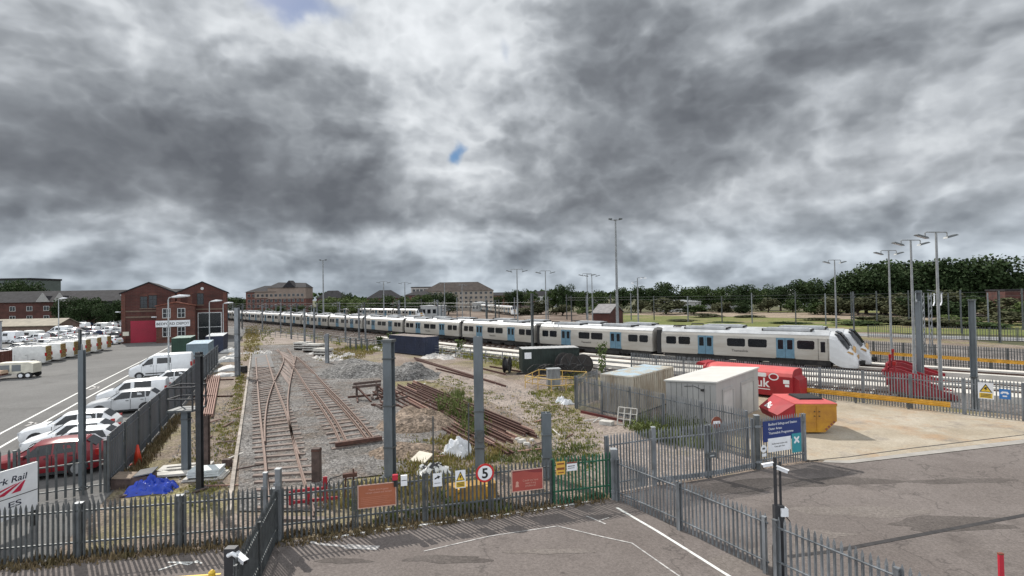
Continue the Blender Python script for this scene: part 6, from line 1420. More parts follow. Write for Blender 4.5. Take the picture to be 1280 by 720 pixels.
for i,(p0,p1) in enumerate((((270,476),(292,475)),((268,496.5),(291,496)))): loose_rail('short dark bearer under the pinkish rail pile, %s one' % ('farther','nearer')[i], G(*p0)-Vector((1.8,0,0)), G(*p1), -.06, RUST, 'bearers of the left pile')
t = thing('long_rail','red brown rail lying on the path in front of the beige container','rail',G(726,516)); p = G(812,535)-G(726,516); q = MB(); railbar(q,(0,0,0),(p.x,p.y,0)); q.build('rail_bar', mat('dark_red_rail',(.14,.035,.03),.8,.1,.2,3), t)
# old buffer made of rails
bt = thing('old_buffer_frame','old brown buffer frame built of rails beside the dead-end siding','buffer stop',G(459,497),R(18))
bars = {'cross_beam':[((-1.15,-.55,1.0),(1.05,-.55,1.08),.2,.2),((-1.05,1.4,.95),(1.2,1.4,1.05),.2,.2)],
 'upright':[((-.8,-.5,0),(-.8,-.5,1.0),.12,.14),((.8,-.5,0),(.8,-.5,1.0),.12,.14),((-.8,1.35,0),(-.8,1.35,.95),.12,.14),((.8,1.35,0),(.8,1.35,.95),.12,.14)],
 'brace':[((.8,-.6,1.0),(1.9,-2.4,.1),.1,.12),((-.8,-.6,1.0),(.2,-2.4,.1),.1,.12),((-.8,1.3,.2),(-.8,-2.2,.12),.1,.12),((.8,1.3,.2),(.9,-2.3,.12),.1,.12),((-1.5,.2,.12),(1.5,.5,.12),.14,.14)]}
for nm, l_ in bars.items():
    for a,b,w,h in l_: q = MB(); q.bar(a,b,w,h); q.build(nm, SLEEPD if nm!='brace' else RUST, bt)
for i in range(9):
    a = G(462+rnd.uniform(0,24),497+rnd.uniform(-6,14)); an = rnd.uniform(-1.3,-.5)+(1.6 if i%3==0 else 0); ln = rnd.uniform(1.2,2.6)
    o = MB().bar((0,0,.12),(ln*math.cos(an),ln*math.sin(an),.12+rnd.uniform(.0,.35)),.12,.14).build('scrap_timber', SLEEPD if i%2 else RUST, None); o.location=a
    tag(o,'dark scrap bar in the jumble at the foot of the old buffer frame','scrap bar','scrap bars by the old buffer frame')
def heap(name, label, px, py, rx, ry, h, m, seed, rz=0, cat='heap', n=34, rough=.35):
    from mathutils import noise as mn
    p = G(px,py); vs=[]; fs=[]
    for i in range(n+1):
        for j in range(n+1):
            u, v = i/n*2-1, j/n*2-1; r = math.hypot(u,v); f = max(0,1-r)
            nz = mn.fractal(Vector((u*2+seed,v*2,seed)),1,2,5)
            z = h*(min(1,f*1.35)**.9)*(1+nz*rough) + (mn.noise(Vector((u*14,v*14,seed)))*.07 if f>0.03 else 0)
            vs.append((u*rx*(1+.12*mn.noise(Vector((u,v,seed*3)))),v*ry*(1+.12*mn.noise(Vector((v,u,seed))))  ,max(-.04,z)-.03))
    for i in range(n):
        for j in range(n): a=i*(n+1)+j; fs.append((a,a+n+1,a+n+2,a+1))
    b = MB(); b.add(vs,fs); o = b.build(name, m, None, True); o.location=(p.x,p.y,.06); o.rotation_euler.z=rz; return tag(o,label,cat)
STONES = ground_mat('grey_stone_heap', [(.095,.091,.087),(.14,.135,.129),(.185,.178,.17)], .5, 6, .6, 7, 1)
SOIL = ground_mat('brown_soil_heap', [(.12,.09,.065),(.175,.133,.10),(.22,.172,.135)], .7, 6, .5, 8, .9)
heap('stone_heap','smaller grey stone heap behind the tall post, by the rail pile',512,471,3.0,2.7,1.45,STONES,3.3)
heap('stone_heap','broad grey stone heap left of the tall post behind the old buffer frame',449,467,5.4,3.8,1.3,STONES,8.1)
heap('soil_heap','low brown soil heap between the tall post and the rail pile',522,531,2.5,2.4,.95,SOIL,1.7)
heap('soil_heap','low weedy soil bank left of the foot of the tall post',508,566,2.0,1.6,.4,SOIL,6.7)
# loose stones and scrap scattered about
q_ = random.Random(21); b = MB()
def pin(poly):
    P_=[G(*a) for a in poly]
    while True:
        x=q_.uniform(min(p.x for p in P_),max(p.x for p in P_)); y=q_.uniform(min(p.y for p in P_),max(p.y for p in P_)); c=False; j=len(P_)-1
        for i in range(len(P_)):
            if (P_[i].y>y)!=(P_[j].y>y) and x < (P_[j].x-P_[i].x)*(y-P_[i].y)/(P_[j].y-P_[i].y)+P_[i].x: c=not c
            j=i
        if c: return x,y
for poly,n_,s_ in (([(297,640),(404,640),(520,590),(560,540),(470,470),(395,432),(318,440)],2600,.06),([(470,655),(750,615),(745,545),(700,500),(520,455),(500,500),(520,590)],1500,.05),([(180,630),(290,620),(300,480),(240,520)],500,.05)):
    for k in range(n_):
        x,y = pin(poly); s = s_*q_.uniform(.5,1.5)*(1.7 if q_.random()<.06 else 1); z=.06
        vs=[Vector((x+s*q_.uniform(.6,1.2)*math.cos(a),y+s*q_.uniform(.6,1.2)*math.sin(a),z-.03)) for a in (0,1.6,3.1,4.7)]+[Vector((x+q_.uniform(-.4,.4)*s,y+q_.uniform(-.4,.4)*s,z+s*q_.uniform(.5,1)))]
        b.add(vs,[(0,1,4),(1,2,4),(2,3,4),(3,0,4)])
o = b.build('loose_stones', mat('mixed_loose_stone', (.34,.32,.30), .95, 0, .3, .9, col2=(.12,.11,.10))); o['kind']='stuff'; o['label']='loose grey stones scattered over the tracks and yard'; o['category']='stones'
for k in range(26):
    x,y = pin([(470,650),(740,612),(735,560),(640,510),(520,470),(500,520),(480,600)] if k<16 else [(200,625),(288,610),(298,500),(250,530)]); ln=q_.uniform(.5,1.7); a=q_.uniform(0,3.14); w=q_.choice((.06,.1,.16))
    o = MB().bar((0,0,.06),(ln*math.cos(a),ln*math.sin(a),.06+q_.uniform(0,.06)),w,.05).build('scrap_piece', (RUST,SLEEPD,CONC,RUSTL)[k%4]); o.location=(x,y,0); tag(o,'short piece of scrap bar or batten lying on the yard dirt','scrap piece','scrap pieces lying about the yard')
# crumpled sheets and bags
BAGW = mat('white_plastic_sheet', (.66,.67,.69), .45, 0, .1, 3); BLUET = mat('bright_blue_tarpaulin', (.012,.05,.42), .35, 0, .15, 3)
def crumple(name, label, p, rx, ry, h, m, seed, rz=0, cat='sheet', n=26, amp=.5, fr=2.4):
    from mathutils import noise as mn
    vs=[]; fs=[]
    for i in range(n+1):
        for j in range(n+1):
            u, v = i/n*2-1, j/n*2-1; r = max(abs(u),abs(v)); f = max(0,1-r**2.2)
            k = mn.noise(Vector((u*fr+seed,v*fr,seed))); k2 = abs(mn.noise(Vector((u*fr*2.2,v*fr*2.2,seed+4))))
            vs.append((u*rx*(1+.25*k),v*ry*(1+.25*mn.noise(Vector((v*2,u*2,seed+9)))),h*f*(.72+amp*k)-k2*h*.3*f+.01))
    for i in range(n):
        for j in range(n): a=i*(n+1)+j; fs.append((a,a+n+1,a+n+2,a+1))
    b = MB(); b.add(vs,fs); o = b.build(name, m, None, False); o.location=(p[0],p[1],p[2] if len(p)>2 else .02); o.rotation_euler.z=rz
    for pl in o.data.polygons: pl.use_smooth = True
    o.data.set_sharp_from_angle(angle=R(28)); return tag(o,label,cat)
p = G(190,614); crumple('tarpaulin','crumpled bright blue tarpaulin by the lower left fence',p,.86,.5,.66,BLUET,2.2,R(12),'tarpaulin',40,.6,4.2)
p = G(571,568); crumple('plastic_sheet','crumpled white plastic sack left of the foot of the second tall post',p,.72,.5,.95,BAGW,4.4,R(-30),'sack')
p = G(543,591); crumple('plastic_sheet','white and black torn sheet in front of the white sack',p,.75,.45,.6,mat('white_and_black_sheet',(.62,.62,.6),.5,0,.1,3,col2=(.02,.02,.022),thr=(.46,.5)),7.1,R(20),'sheet')
o = MB().box((0,0,.2),(.95,.75,.05),M=Matrix.Rotation(R(24),3,'X')).build('cardboard_sheet', mat('cream_board',(.6,.55,.46),.8,0,.08,2)); o.location=G(527,577); o.rotation_euler.z=R(-35); tag(o,'cream board leaning beside the torn sheet','board')
for i,(px,py,s_) in enumerate(((701,503,.42),(709,505,.5))): p = G(px,py); crumple('white_sack','white sack on the grass, %s of the two by the fence corner' % ('upright left one','lying right one')[i],p,s_*.9,s_*.7,.62 if i==0 else .45,BAGW,3.1+i*5,R(20*i),'sack',14)
grp = 'white rubble sacks in the yard'
for i,(px,py,s_) in enumerate(((398,448,.9),(405,450,1.0),(413,447,1.1),(421,451,1.0),(428,447,.8),(436,444,.9),(391,443,.8),(470,437,1.1),(478,438,.9),(487,436,1.0),(535,448,.9),(543,446,1.2),(552,447,1.1),(560,449,.9),(572,445,1.0),(308,442,.6),(324,441.5,.9),(335,441.5,.9),(295,443,.9))):
    p = G(px,py); crumple('rubble_sack','white heap of broken concrete or sacks on the gravel in the middle yard',p,s_,s_*.7,.5*s_,mat('dusty_white_rubble',(.58,.56,.53),.9,0,.12,3,col2=(.36,.33,.3)),i*1.7+.3,rnd.uniform(0,3),'rubble',12,.8,3.5); 
    bpy.context.scene.collection.objects[-1]['group'] = grp
t = thing('concrete_blocks','row of pale broken blocks between the right fence and gate path','block',(0,0,0)) if False else None
for i,(px,py,s_) in enumerate(((652,553,.45),(658,556,.35),(647,550,.3),(665,551,.3))): p = G(px,py); o = MB().box((0,0,s_*.2),(s_,s_*.7,s_*.4),taper=.85).build('broken_slab', CONC, bevel=.03); o.location=p; o.rotation_euler=(rnd.uniform(-.2,.2),rnd.uniform(-.2,.2),rnd.uniform(0,3)); tag(o,'broken pale slab by the lower end of the rail pile','slab','broken slabs by the rails')
# concrete trough stacks and covered pallets
def stack(label, px, py, nx, nz, lw, hh, dz, rz, m=CONC, group=None):
    p = G(px,py); t = thing('trough_stack', label, 'concrete stack', (p.x,p.y,0), rz, group)
    for k in range(nz):
        q = MB(); 
        for j in range(nx): q.bb(-lw/2,lw/2,j*hh*1.15,j*hh*1.15+hh,.35+k*dz,.35+k*dz+dz*(.5 if k<nz-1 else .9))
        q.build('trough_layer', m, t)
    q = MB(); q.bb(-lw/2+.1,-lw/2+.3,.05,nx*hh,0,.35+nz*dz-dz*.6); q.bb(lw/2-.3,lw/2-.1,.05,nx*hh,0,.35+nz*dz-dz*.6); q.bb(-lw/2+.3,lw/2-.3,nx*hh*.5,nx*hh*.55,0,.35+nz*dz-dz*.6); q.build('bearer', SLEEPD, t)
DARKCON = mat('shaded_grey_concrete', (.30,.29,.27), .9, 0, .2, 2)
stack('grey concrete trough stack left of three by the dirt track', 374,438,3,3,2.4,.5,.32,R(-20),CONC,'concrete trough stacks'); stack('middle concrete trough stack with pale top layer', 388,441,3,3,3.0,.5,.33,R(-18),CONC,'concrete trough stacks'); stack('right concrete trough stack beside the short grey post', 399,446,3,2,2.2,.5,.4,R(-18),CONC,'concrete trough stacks')
for i,(px,py,s_,h_) in enumerate(((287,440,1.6,.9),(284,452,1.7,.9),(288,463,2.0,.8),(281,470,1.5,.5),(291,447,1.2,.6))):
    p = G(px,py); crumple('covered_pallet','white covered pallet in the left strip, %s from the far end' % ('first','third','fourth','last','second')[i],p,s_*.8,s_*.5,h_,mat('grey_white_cover', (.42,.42,.41), .6, 0, .15, 3),i*2.3,R(15),'pallet',14,.25,1.4)
p = G(302,466); o = MB().bb(-.5,.5,-.35,.35,0,.75).build('dark_box', TDARK, bevel=.03); o.location=p; tag(o,'black box standing right of the tall grey post on the left strip','box')
# slab stack, pallets, cone, planks
t = thing('slab_stack','stack of pale slabs on a pallet beside the near-black post','slab stack',G(258,597),R(12))
q = MB(); 
for k in range(3): q.box((rnd.uniform(-.03,.03),rnd.uniform(-.03,.03),.2+k*.1),(1.3,.85,.085))
q.build('slab', mat('pale_blue_grey_slab',(.58,.62,.62),.7,0,.1,2), t); q = MB(); q.bb(-.85,.85,-.5,.5,.02,.07); q.bb(-.8,-.6,-.5,.5,.07,.14); q.bb(.6,.8,-.5,.5,.07,.14); q.build('pallet', CONC, t); q = MB(); q.box((-1.5,.6,.12),(1.8,.5,.1)); q.build('loose_slab', CONC, t)
t = thing('drain_frame','long white concrete slab with a slot at the foot of the railed post','slab',G(233,585),R(15)); q = MB(); q.bb(-1.1,1.1,-.4,.4,0,.12); q.build('slab', CONC, t); q = MB(); q.bb(-.8,.9,-.12,.0,.121,.14); q.build('slot', TDARK, t)
t = thing('timber_crate','dark timber crate with a half open lid beside the steel fence','crate',G(168,606),R(20)); q = MB(); q.bb(-.75,.75,-.4,.4,0,.42); q.build('crate_body', SLEEPD, t); q = MB(); q.box((-.35,0,.46),(.7,.9,.05),M=Matrix.Rotation(R(8),3,'Y')); q.build('lid', mat('grey_brown_board',(.26,.2,.15),.9,0,.15,2), t); q = MB(); q.box((.42,.05,.5),(.7,.95,.05),M=Matrix.Rotation(R(-6),3,'Y')); q.build('lid', mat('grey_board',(.16,.16,.16),.9,0,.15,2), t)
t = thing('traffic_cone','orange red traffic cone against the steel fence','cone',G(172,580)); q = MB(); q.tube([(0,0,.05),(0,0,.95)],[.2,.045],14); q.build('cone_body', mat('orange_red_plastic',(.6,.045,.015),.5,0,.08,3), t, True); q = MB(); q.bb(-.26,.26,-.26,.26,0,.05); q.build('base', mat('orange_red_plastic',(.6,.045,.015)), t)
o = MB().bar((0,0,.05),(1.6,.9,.12),.2,.06).build('plank', SLEEPD); o.location=G(150,622); tag(o,'dark plank lying by the corner of the steel fence','plank')
t = thing('stub_post','short dark timber post standing before the siding at the front fence','post',G(396,603)); q = MB(); q.bb(-.17,.17,-.15,.15,0,1.5); q.build('timber', SLEEPD, t); q = MB(); q.bb(-.18,.18,-.16,.16,1.38,1.46); q.build('band', RUST, t)
t = thing('stub_block','small brown block on the dirt near the kerb','block',G(284,584)); q = MB(); q.bb(-.17,.17,-.15,.15,0,.4); q.build('block_body', SLEEPD, t)
t = thing('red_barrier','red plastic pedestrian barrier behind the front fence near the gate post','barrier',(-8.0,20.4,0),R(14)); RP = mat('red_barrier_plastic', (.34,.018,.03), .45, 0, .08, 3)
q = MB(); q.bb(-.7,.6,-.03,.03,.5,.66); q.bb(-.7,1.0,-.03,.03,.12,.24); q.build('rail', RP, t)
for x,zt_ in ((-.7,.62),(-.1,.7),(.55,1.05)): q = MB(); q.bb(x-.08,x+.08,-.035,.035,.0,zt_); q.build('upright', RP, t)
t = thing('point_lever','rusty hand lever frame behind the orange notice board','lever',G(437,628),R(20)); q = MB(); q.bar((-.2,0,0),(-.12,0,1.15),.06,.06); q.bar((.2,0,0),(.15,0,1.3),.06,.06); q.build('leg', RUST, t); q = MB(); q.bb(-.25,.3,-.08,.08,1.0,1.15); q.build('head', RUST, t); q = MB(); q.tube([(-.3,0,1.1),(-.7,.1,1.0),(-1.0,.1,.5)],.02,6); q.build('hose', BLACK, t)
t = thing('yellow_barrier','ochre yellow low steel barrier lying behind the speed limit disc','barrier',(-1.75,20.75,0),R(16)); q = MB(); q.prism([(-.5,.05),(.5,.05),(.3,.62),(-.3,.62)],-.95,.95,'YZ'); q.build('barrier_body', mat('dirty_ochre_steel',(.42,.24,.03),.7,0,.25,3,col2=(.2,.11,.03)), t); q = MB(); q.bb(-1.05,1.05,-.6,.6,0,.05); q.build('foot', TDARK, t); q = MB(); q.bb(-.7,-.5,-.51,-.2,.2,.6); q.bb(.5,.7,-.51,-.2,.2,.6); q.build('lug', YEL, t)
t = thing('bent_rack','pale wire rack leaning on the fence in front of the beige container','rack',G(783,533),R(-35)); q = MB()
M_ = Matrix.Rotation(R(-16),3,'X')
for x in (-.6,-.2,.2,.6): q.tube([M_@Vector((x,0,0)),M_@Vector((x,0,1.1))],.04,6)
for z in (.05,.4,.75,1.1): q.tube([M_@Vector((-.6,0,z)),M_@Vector((.6,0,z))],.035,6)
q.build('wire_frame', CONC, t); q = MB(); q.box((-1.2,-.2,.12),(.8,.5,.22)); q.build('broken_end', CONC, t)
t = thing('bent_tube_scrap','white bent tube frame lying on the gateway path','scrap',G(748,527)); q = MB(); q.tube([(-.9,.1,.05),(0,0,.15),(.8,-.3,.08)],.04,6); q.tube([(-.4,-.4,.05),(.1,.2,.2),(.6,.2,.08)],.04,6); q.build('bent_tube', CONC, t)
for i,(px,py) in enumerate(((520,560),(545,545))): pass
for px,py,h_,lb in ((541.5,592,2.6,'thin steel rod standing beside the torn sheet'),(586,572,2.7,'thin steel rod just left of the second tall post')):
    t = thing('steel_rod',lb,'rod',G(px,py)); q = MB(); q.tube([(0,0,0),(.03,0,h_)],.035,8); q.build('rod', STEELD, t); q = MB(); q.cyl((0,0,.05),.12,.1,'Z',10); q.build('foot', STEELD, t)
t = thing('no_entry_sign','small red and white round sign on a low post behind the double gate','sign',(9.75,25.2,0),R(15)); q = MB(); q.prism([(.28*math.cos(a_),1.75+.28*math.sin(a_)) for a_ in [math.pi*k/10 for k in range(20)]],-.02,0); q.cur=1; q.bb(-.19,.19,-.026,-.0201,1.68,1.82); q.build('disc', [CHEVR,SIGNW], t); q = MB(); q.bb(-.04,.04,.003,.08,0,1.75); q.build('post', STEELD, t)
for i,(px,py) in enumerate(((438,437),(445,438),(452,438),(459,439))): p = G(px,py); o = MB().bb(-.12,.12,-.12,.12,0,1.9).build('short_post', STEELD); o.location=p; tag(o,'short dark post in the row left of the white rubble beyond the stone heaps','post','row of short dark posts')
# ================================================================ vegetation
LEAFD = mat('dark_tree_leaves', (.046,.07,.024), .8, 0, .3, .55, col2=(.016,.032,.011), spec=.2)
LEAFM = mat('mid_green_leaves', (.065,.095,.028), .8, 0, .3, .5, col2=(.025,.045,.012), spec=.2)
LEAFL = mat('pale_green_leaves', (.13,.16,.055), .8, 0, .3, .5, col2=(.055,.085,.025), spec=.2)
LEAFO = mat('grey_olive_leaves', (.105,.105,.058), .85, 0, .3, .5, col2=(.045,.052,.024), spec=.15)
BARK = mat('tree_bark', (.075,.055,.04), .95, 0, .25, 3)
def crown_mesh(seed, n, clumps, leaf, flat=.8, base=.25):
    """unit-high crown: many leaf clumps through several lobes"""
    r = random.Random(seed); b = MB(); lobes = []
    for k in range(clumps):
        a = r.uniform(0,6.28); rr = r.uniform(.05,.36); lobes.append((Vector((rr*math.cos(a),rr*math.sin(a),base+.12+r.uniform(.05,1)*(1-base-.28))), r.uniform(.13,.24)))
    for k in range(n):
        c, s = r.choice(lobes); d = Vector((r.gauss(0,1),r.gauss(0,1),r.gauss(0,1)*flat)).normalized()*s*(r.random()**.35)
        p = c+d
        if p.z < base*.8: p.z = base*.8+r.random()*.05
        u = Vector((r.gauss(0,1),r.gauss(0,1),r.gauss(0,1))).normalized(); w = u.orthogonal().normalized(); v = u.cross(w); e = leaf*r.uniform(.55,1.35)
        b.add([p-w*e-v*e*.6,p+w*e*.7-v*e,p+w*e+v*e*.7,p-w*e*.5+v*e],[(0,1,2,3)])
    return b
def trunk_mesh(seed, base):
    r = random.Random(seed); b = MB(); b.tube([(0,0,0),(.01,0,base*.7),(.0,.01,base+.25)],[.035,.026,.012],8)
    for k in range(5):
        a = k*1.25+r.random(); b.tube([(0,0,base*.75+k*.05),(.12*math.cos(a),.12*math.sin(a),base+.18+k*.05),(.25*math.cos(a),.25*math.sin(a),base+.3+k*.06)],[.015,.009,.003],5)
    return b
TREE = {}
for kind, m in (('dark',LEAFD),('mid',LEAFM),('pale',LEAFL),('olive',LEAFO)):
    for v in range(3):
        TREE[kind,v] = (crown_mesh(11+v*7+len(kind),4200,19,.019,base=.12).mesh('crown', m), trunk_mesh(v,.22).mesh('trunk', BARK))
    for v in range(2): TREE[kind+'_bush',v] = (crown_mesh(50+v*5+len(kind),2600,16,.026,base=.02).mesh('foliage', m), trunk_mesh(v+9,.05).mesh('stem', BARK))
ntree = {}
def tree(kind, p, h, w, label, group=None, v=None):
    bush = kind.endswith('bush'); v = rnd.randrange(2 if bush else 3) if v is None else v
    cm, tm = TREE[kind,v]; t = thing('shrub' if bush else 'tree', label, 'shrub' if bush else 'tree', (p[0],p[1],0), rnd.uniform(0,6.28), group); t.scale = (w,w,h)
    for nm, me in (('foliage' if bush else 'crown',cm),('stem' if bush else 'trunk',tm)): o = bpy.data.objects.new(nm,me); C.objects.link(o); o.parent = t
    return t
def treeline(items, where, group):
    for i,(kind,px,Y,top,wf) in enumerate(items):
        p = AT(px,Y); h = 8+(HZ(px)-top)*Y/FPX
        tree(kind, p, h*1.06, max(h,5)*wf, '%s, %s' % ({'dark':'dark green tree','mid':'mid green tree','pale':'pale green tree','dark_bush':'dark green bush','mid_bush':'mid green bush','pale_bush':'pale green bush','olive_bush':'grey olive bush'}[kind], where(i, px)), group)
def w1(i, px): return 'number %s from the left in the tall tree line at the right' % wds[i] if i < 24 else ''
treeline([('mid',690,255,363,1.1),('dark',705,250,357,.9),('dark',716,260,365,1),('mid',730,250,366,1.2),('mid',748,240,365,1.2),('dark',775,235,360,1.2),('dark',800,232,358,1.2),('mid',815,238,361,1.1),('dark',833,230,354,1.2),('mid',860,228,355,1.25),('mid',878,230,359,1.2),('mid',897,226,355.5,1.2),('dark',925,222,357,1.25),('mid',950,225,357.5,1.2),
 ('dark',975,215,357,1.25),('dark',1005,205,351,1.2),('dark',1030,190,351,1.25),('dark',1058,180,341,1.1),('dark',1082,176,338,1.1),('dark',1106,170,329,1.15),('dark',1130,172,330,1.1),('dark',1160,165,327,1.2),('dark',1185,163,331,1.2),('dark',1212,158,324,1.2)],
 lambda i,px: '%s from the left in the tall tree line behind the field' % wds[i], 'tall tree line behind the field')
treeline([('dark',1240,156,326,1.15),('mid',1262,165,341,1.2),('mid',1285,160,345,1.3),('mid',1310,158,348,1.3),('mid',1340,158,340,1.3)], lambda i,px: '%s of the trees at the far right edge, counting from the left' % wds[i], 'trees at the right edge')
treeline([('olive_bush',650,220,385.0,2.40),('olive_bush',676,225,375.0,2.04),('olive_bush',703,206,381.0,2.32),('pale_bush',732,218,384.0,1.82),('olive_bush',765,216,377.0,1.91),('olive_bush',800,219,375.0,1.68),('olive_bush',832,203,372.0,2.79),('mid_bush',866,203,380.0,2.76),('olive_bush',898,212,378.0,2.65),('dark_bush',928,197,377.0,1.67),('olive_bush',960,202,372.0,1.91),('mid_bush',990,197,374.0,1.61),
 ('mid_bush',1018,178,375.0,2.03),('olive_bush',1046,170,371.0,2.25),('olive_bush',1072,166,371.0,2.15),('olive_bush',1100,166,368.0,2.51),('olive_bush',1128,152,366.0,1.67),('dark_bush',1155,149,369.0,2.57),('olive_bush',1180,154,364.0,1.76),('dark_bush',1206,146,369.0,1.81),('mid_bush',1236,144,370.0,2.37),('olive_bush',1266,129,372.0,2.72),('pale_bush',1296,116,377.0,1.86),('olive_bush',1330,121,370.0,2.03)],
 lambda i,px: '%s from the left in the bushy row before the tall trees' % wds[i], 'bushy row before the tall trees')
treeline([('pale',404,240,374,1.3),('mid',395,236,380,1.4),('pale',420,243,372,1.4),('pale',436,240,374,1.4),('pale',452,238,375.5,1.4),('mid',468,240,374,1.4),('mid',484,245,371,1.3),('mid',350,235,383,1.5),('mid',330,240,384,1.5),('mid',372,232,382,1.5),('pale',412,228,381,1.5),('pale',440,226,381,1.5),('mid',462,228,381,1.5),('dark',434,262,367,.6)],
 lambda i,px: '%s in the clump below the red apartment block' % ('first','second','third','fourth','fifth','sixth','seventh','eighth, leftmost but one','ninth, leftmost','tenth','eleventh, in front','twelfth, in front','thirteenth, in front','a narrow conifer')[i], 'trees below the apartment block')
treeline([('mid',505,240,372,1.3),('pale',518,236,372,1.3),('mid',533,240,366,1.3),('dark',548,238,366.5,1.3),('dark',560,242,367.5,1.2),('mid',540,228,376,1.6),('dark',515,228,378,1.6),('mid',526,232,370,1.3)], lambda i,px: '%s in the clump before the pale mansard block' % ('first','second','third, tall','fourth, tall','last at the right','sixth, low','seventh, low','eighth')[i], 'trees before the mansard block')
treeline([('dark',84,170,374,.95),('dark',96,174,375,.95),('dark',108,176,374,.95),('dark',120,174,373,.95),('dark',176,173,375,.95),('dark',144,174,376,.9),('dark',102,166,380,1.0),('dark',126,166,380,1.0),('dark',20,270,352,.9),('dark',36,268,353,.9),('dark',6,272,353,.9)], lambda i,px: '%s' % ('first from the left beyond the crowded car park','second from the left beyond the crowded car park','third beyond the crowded car park','fourth beyond the crowded car park','fifth beyond the crowded car park','sixth, touching the brick depot','low one in the second row, left','low one in the second row, right','on the skyline in the middle before the flat block','on the skyline right before the flat block','on the skyline left before the flat block')[i], 'dark trees beyond the car park')
treeline([('dark',300,330,372,1.5),('mid',288,320,373,1.5),('mid',312,325,375,1.5),('dark',650,330,363,1.2),('dark',640,330,365,1.2),('mid',665,320,366,1.3),('mid',620,340,368,1.3),('dark',275,325,374,1.5)], lambda i,px: '%s' % ('left of the red apartment block on the skyline','just right of the brick depot on the skyline','touching the left end of the red apartment block','tallest at the centre skyline beyond the sidings','left of the tallest one at the centre skyline','right of the tallest one at the centre skyline','small, over the white fronted building','behind the right brick gable')[i], 'skyline trees')
treeline([('olive_bush',850,150,399,2.2),('mid_bush',905,140,402,2.0),('olive_bush',935,165,394,2.3),('mid_bush',985,130,402,2.2),('olive_bush',1022,142,397,2.2),('mid_bush',1075,120,401,2.4),('olive_bush',1122,118,398,2.2),('olive_bush',1170,112,399,2.6),('mid_bush',1232,104,402,2.3),('olive_bush',880,172,392,2.4),('olive_bush',1096,132,394,2.4),('pale_bush',1200,122,394,2.2),('olive_bush',1262,112,389,2.3),('mid_bush',1278,118,384,2.0)], lambda i,px: '%s of the small ones scattered over the green field' % wds[i], 'bushes scattered over the field')
# the far wooded horizon that reads as one mass
fw = MB(); r_ = random.Random(3)
for k in range(5200):
    a_ = r_.uniform(-.95,1.0); D_ = r_.uniform(620,700); x = math.tan(a_)*D_; h = (9+4*math.sin(a_*13)+3*math.sin(a_*31))*r_.random()**.6
    p = Vector((x,D_,h)); e = r_.uniform(1.2,2.6); u = Vector((r_.gauss(0,1),r_.gauss(0,1),r_.gauss(0,1))).normalized(); w = u.orthogonal().normalized(); v = u.cross(w)
    fw.add([p-w*e-v*e,p+w*e-v*e,p+w*e+v*e,p-w*e+v*e],[(0,1,2,3)])
o = fw.build('distant_wood', LEAFM); o['kind']='stuff'; tag(o,'far wooded horizon beyond the town','woodland',None,'stuff')
# weeds and dry grass as scattered blades
def grass(name, label, areas, m, seed):
    r = random.Random(seed); b = MB()
    for (poly, n, h0, h1, spread) in areas:
        P_ = [G(*q) for q in poly]; xs=[p.x for p in P_]; ys=[p.y for p in P_]
        def inside(x,y):
            c=False; j=len(P_)-1
            for i in range(len(P_)):
                if (P_[i].y>y)!=(P_[j].y>y) and x < (P_[j].x-P_[i].x)*(y-P_[i].y)/(P_[j].y-P_[i].y)+P_[i].x: c=not c
                j=i
            return c
        k=0; guard_=0
        while k<n and guard_<n*30:
            guard_+=1; x=r.uniform(min(xs),max(xs)); y=r.uniform(min(ys),max(ys))
            if not inside(x,y): continue
            k+=1; hh = r.uniform(h0,h1)
            for q in range(r.randint(4,8)):
                a_=r.uniform(0,6.28); px,py = x+r.gauss(0,spread), y+r.gauss(0,spread); w=r.uniform(.012,.03)*(1+y/40); l=hh*r.uniform(.5,1.1); ln=r.uniform(.1,.5)*l
                ca,sa=math.cos(a_),math.sin(a_)
                b.add([(px-sa*w,py+ca*w,.02),(px+sa*w,py-ca*w,.02),(px+ca*ln*.4+sa*w*.6,py+sa*ln*.4-ca*w*.6,l*.6),(px+ca*ln,py+sa*ln,l)],[(0,1,2),(0,2,3)])
    o = b.build(name, m); o['kind']='stuff'; o['label']=label; o['category']='grass'
DRY = mat('dry_yellow_grass', (.30,.235,.09), .9, 0, .2, 1.2, col2=(.17,.15,.05), spec=.2); WEED = mat('green_weeds', (.155,.175,.055), .85, 0, .25, 1.5, col2=(.07,.095,.03), spec=.2); YGR = mat('yellow_green_grass', (.22,.21,.05), .9, 0, .2, 1, col2=(.13,.145,.035), spec=.2)
grass('dry_grass','dry yellow grass tufts about the yard',[([(268,640),(296,560),(308,470),(300,450),(285,540),(255,640)],420,.05,.18,.1),([(470,650),(740,612),(735,560),(640,510),(520,470),(500,520),(480,600)],420,.04,.2,.12),([(190,620),(270,610),(290,500),(245,530)],160,.04,.16,.1),([(305,452),(325,441),(322,408),(308,408)],500,.15,.5,.2),
  ([(395,452),(450,450),(470,440),(420,436)],260,.15,.45,.2),([(660,498),(720,512),(740,545),(690,560),(640,495)],260,.04,.14,.1),([(500,600),(600,590),(640,560),(560,545),(500,560)],420,.1,.4,.15),([(400,640),(560,625),(560,600),(450,605),(400,615)],350,.1,.35,.12)],DRY,3)
grass('green_weeds','green weeds along the rail pile and fences',[([(545,500),(575,490),(600,512),(592,532),(555,520)],110,.25,.8,.2),([(600,575),(660,585),(745,585),(745,555),(690,560),(640,560)],260,.08,.28,.12),([(470,655),(640,640),(640,625),(470,640)],200,.1,.3,.1),([(800,545),(850,560),(900,565),(880,535),(800,525)],380,.2,.9,.2),([(575,545),(610,545),(605,520),(580,520)],140,.2,.6,.2),([(780,535),(830,548),(835,535),(790,528)],140,.2,.5,.15)],WEED,4)
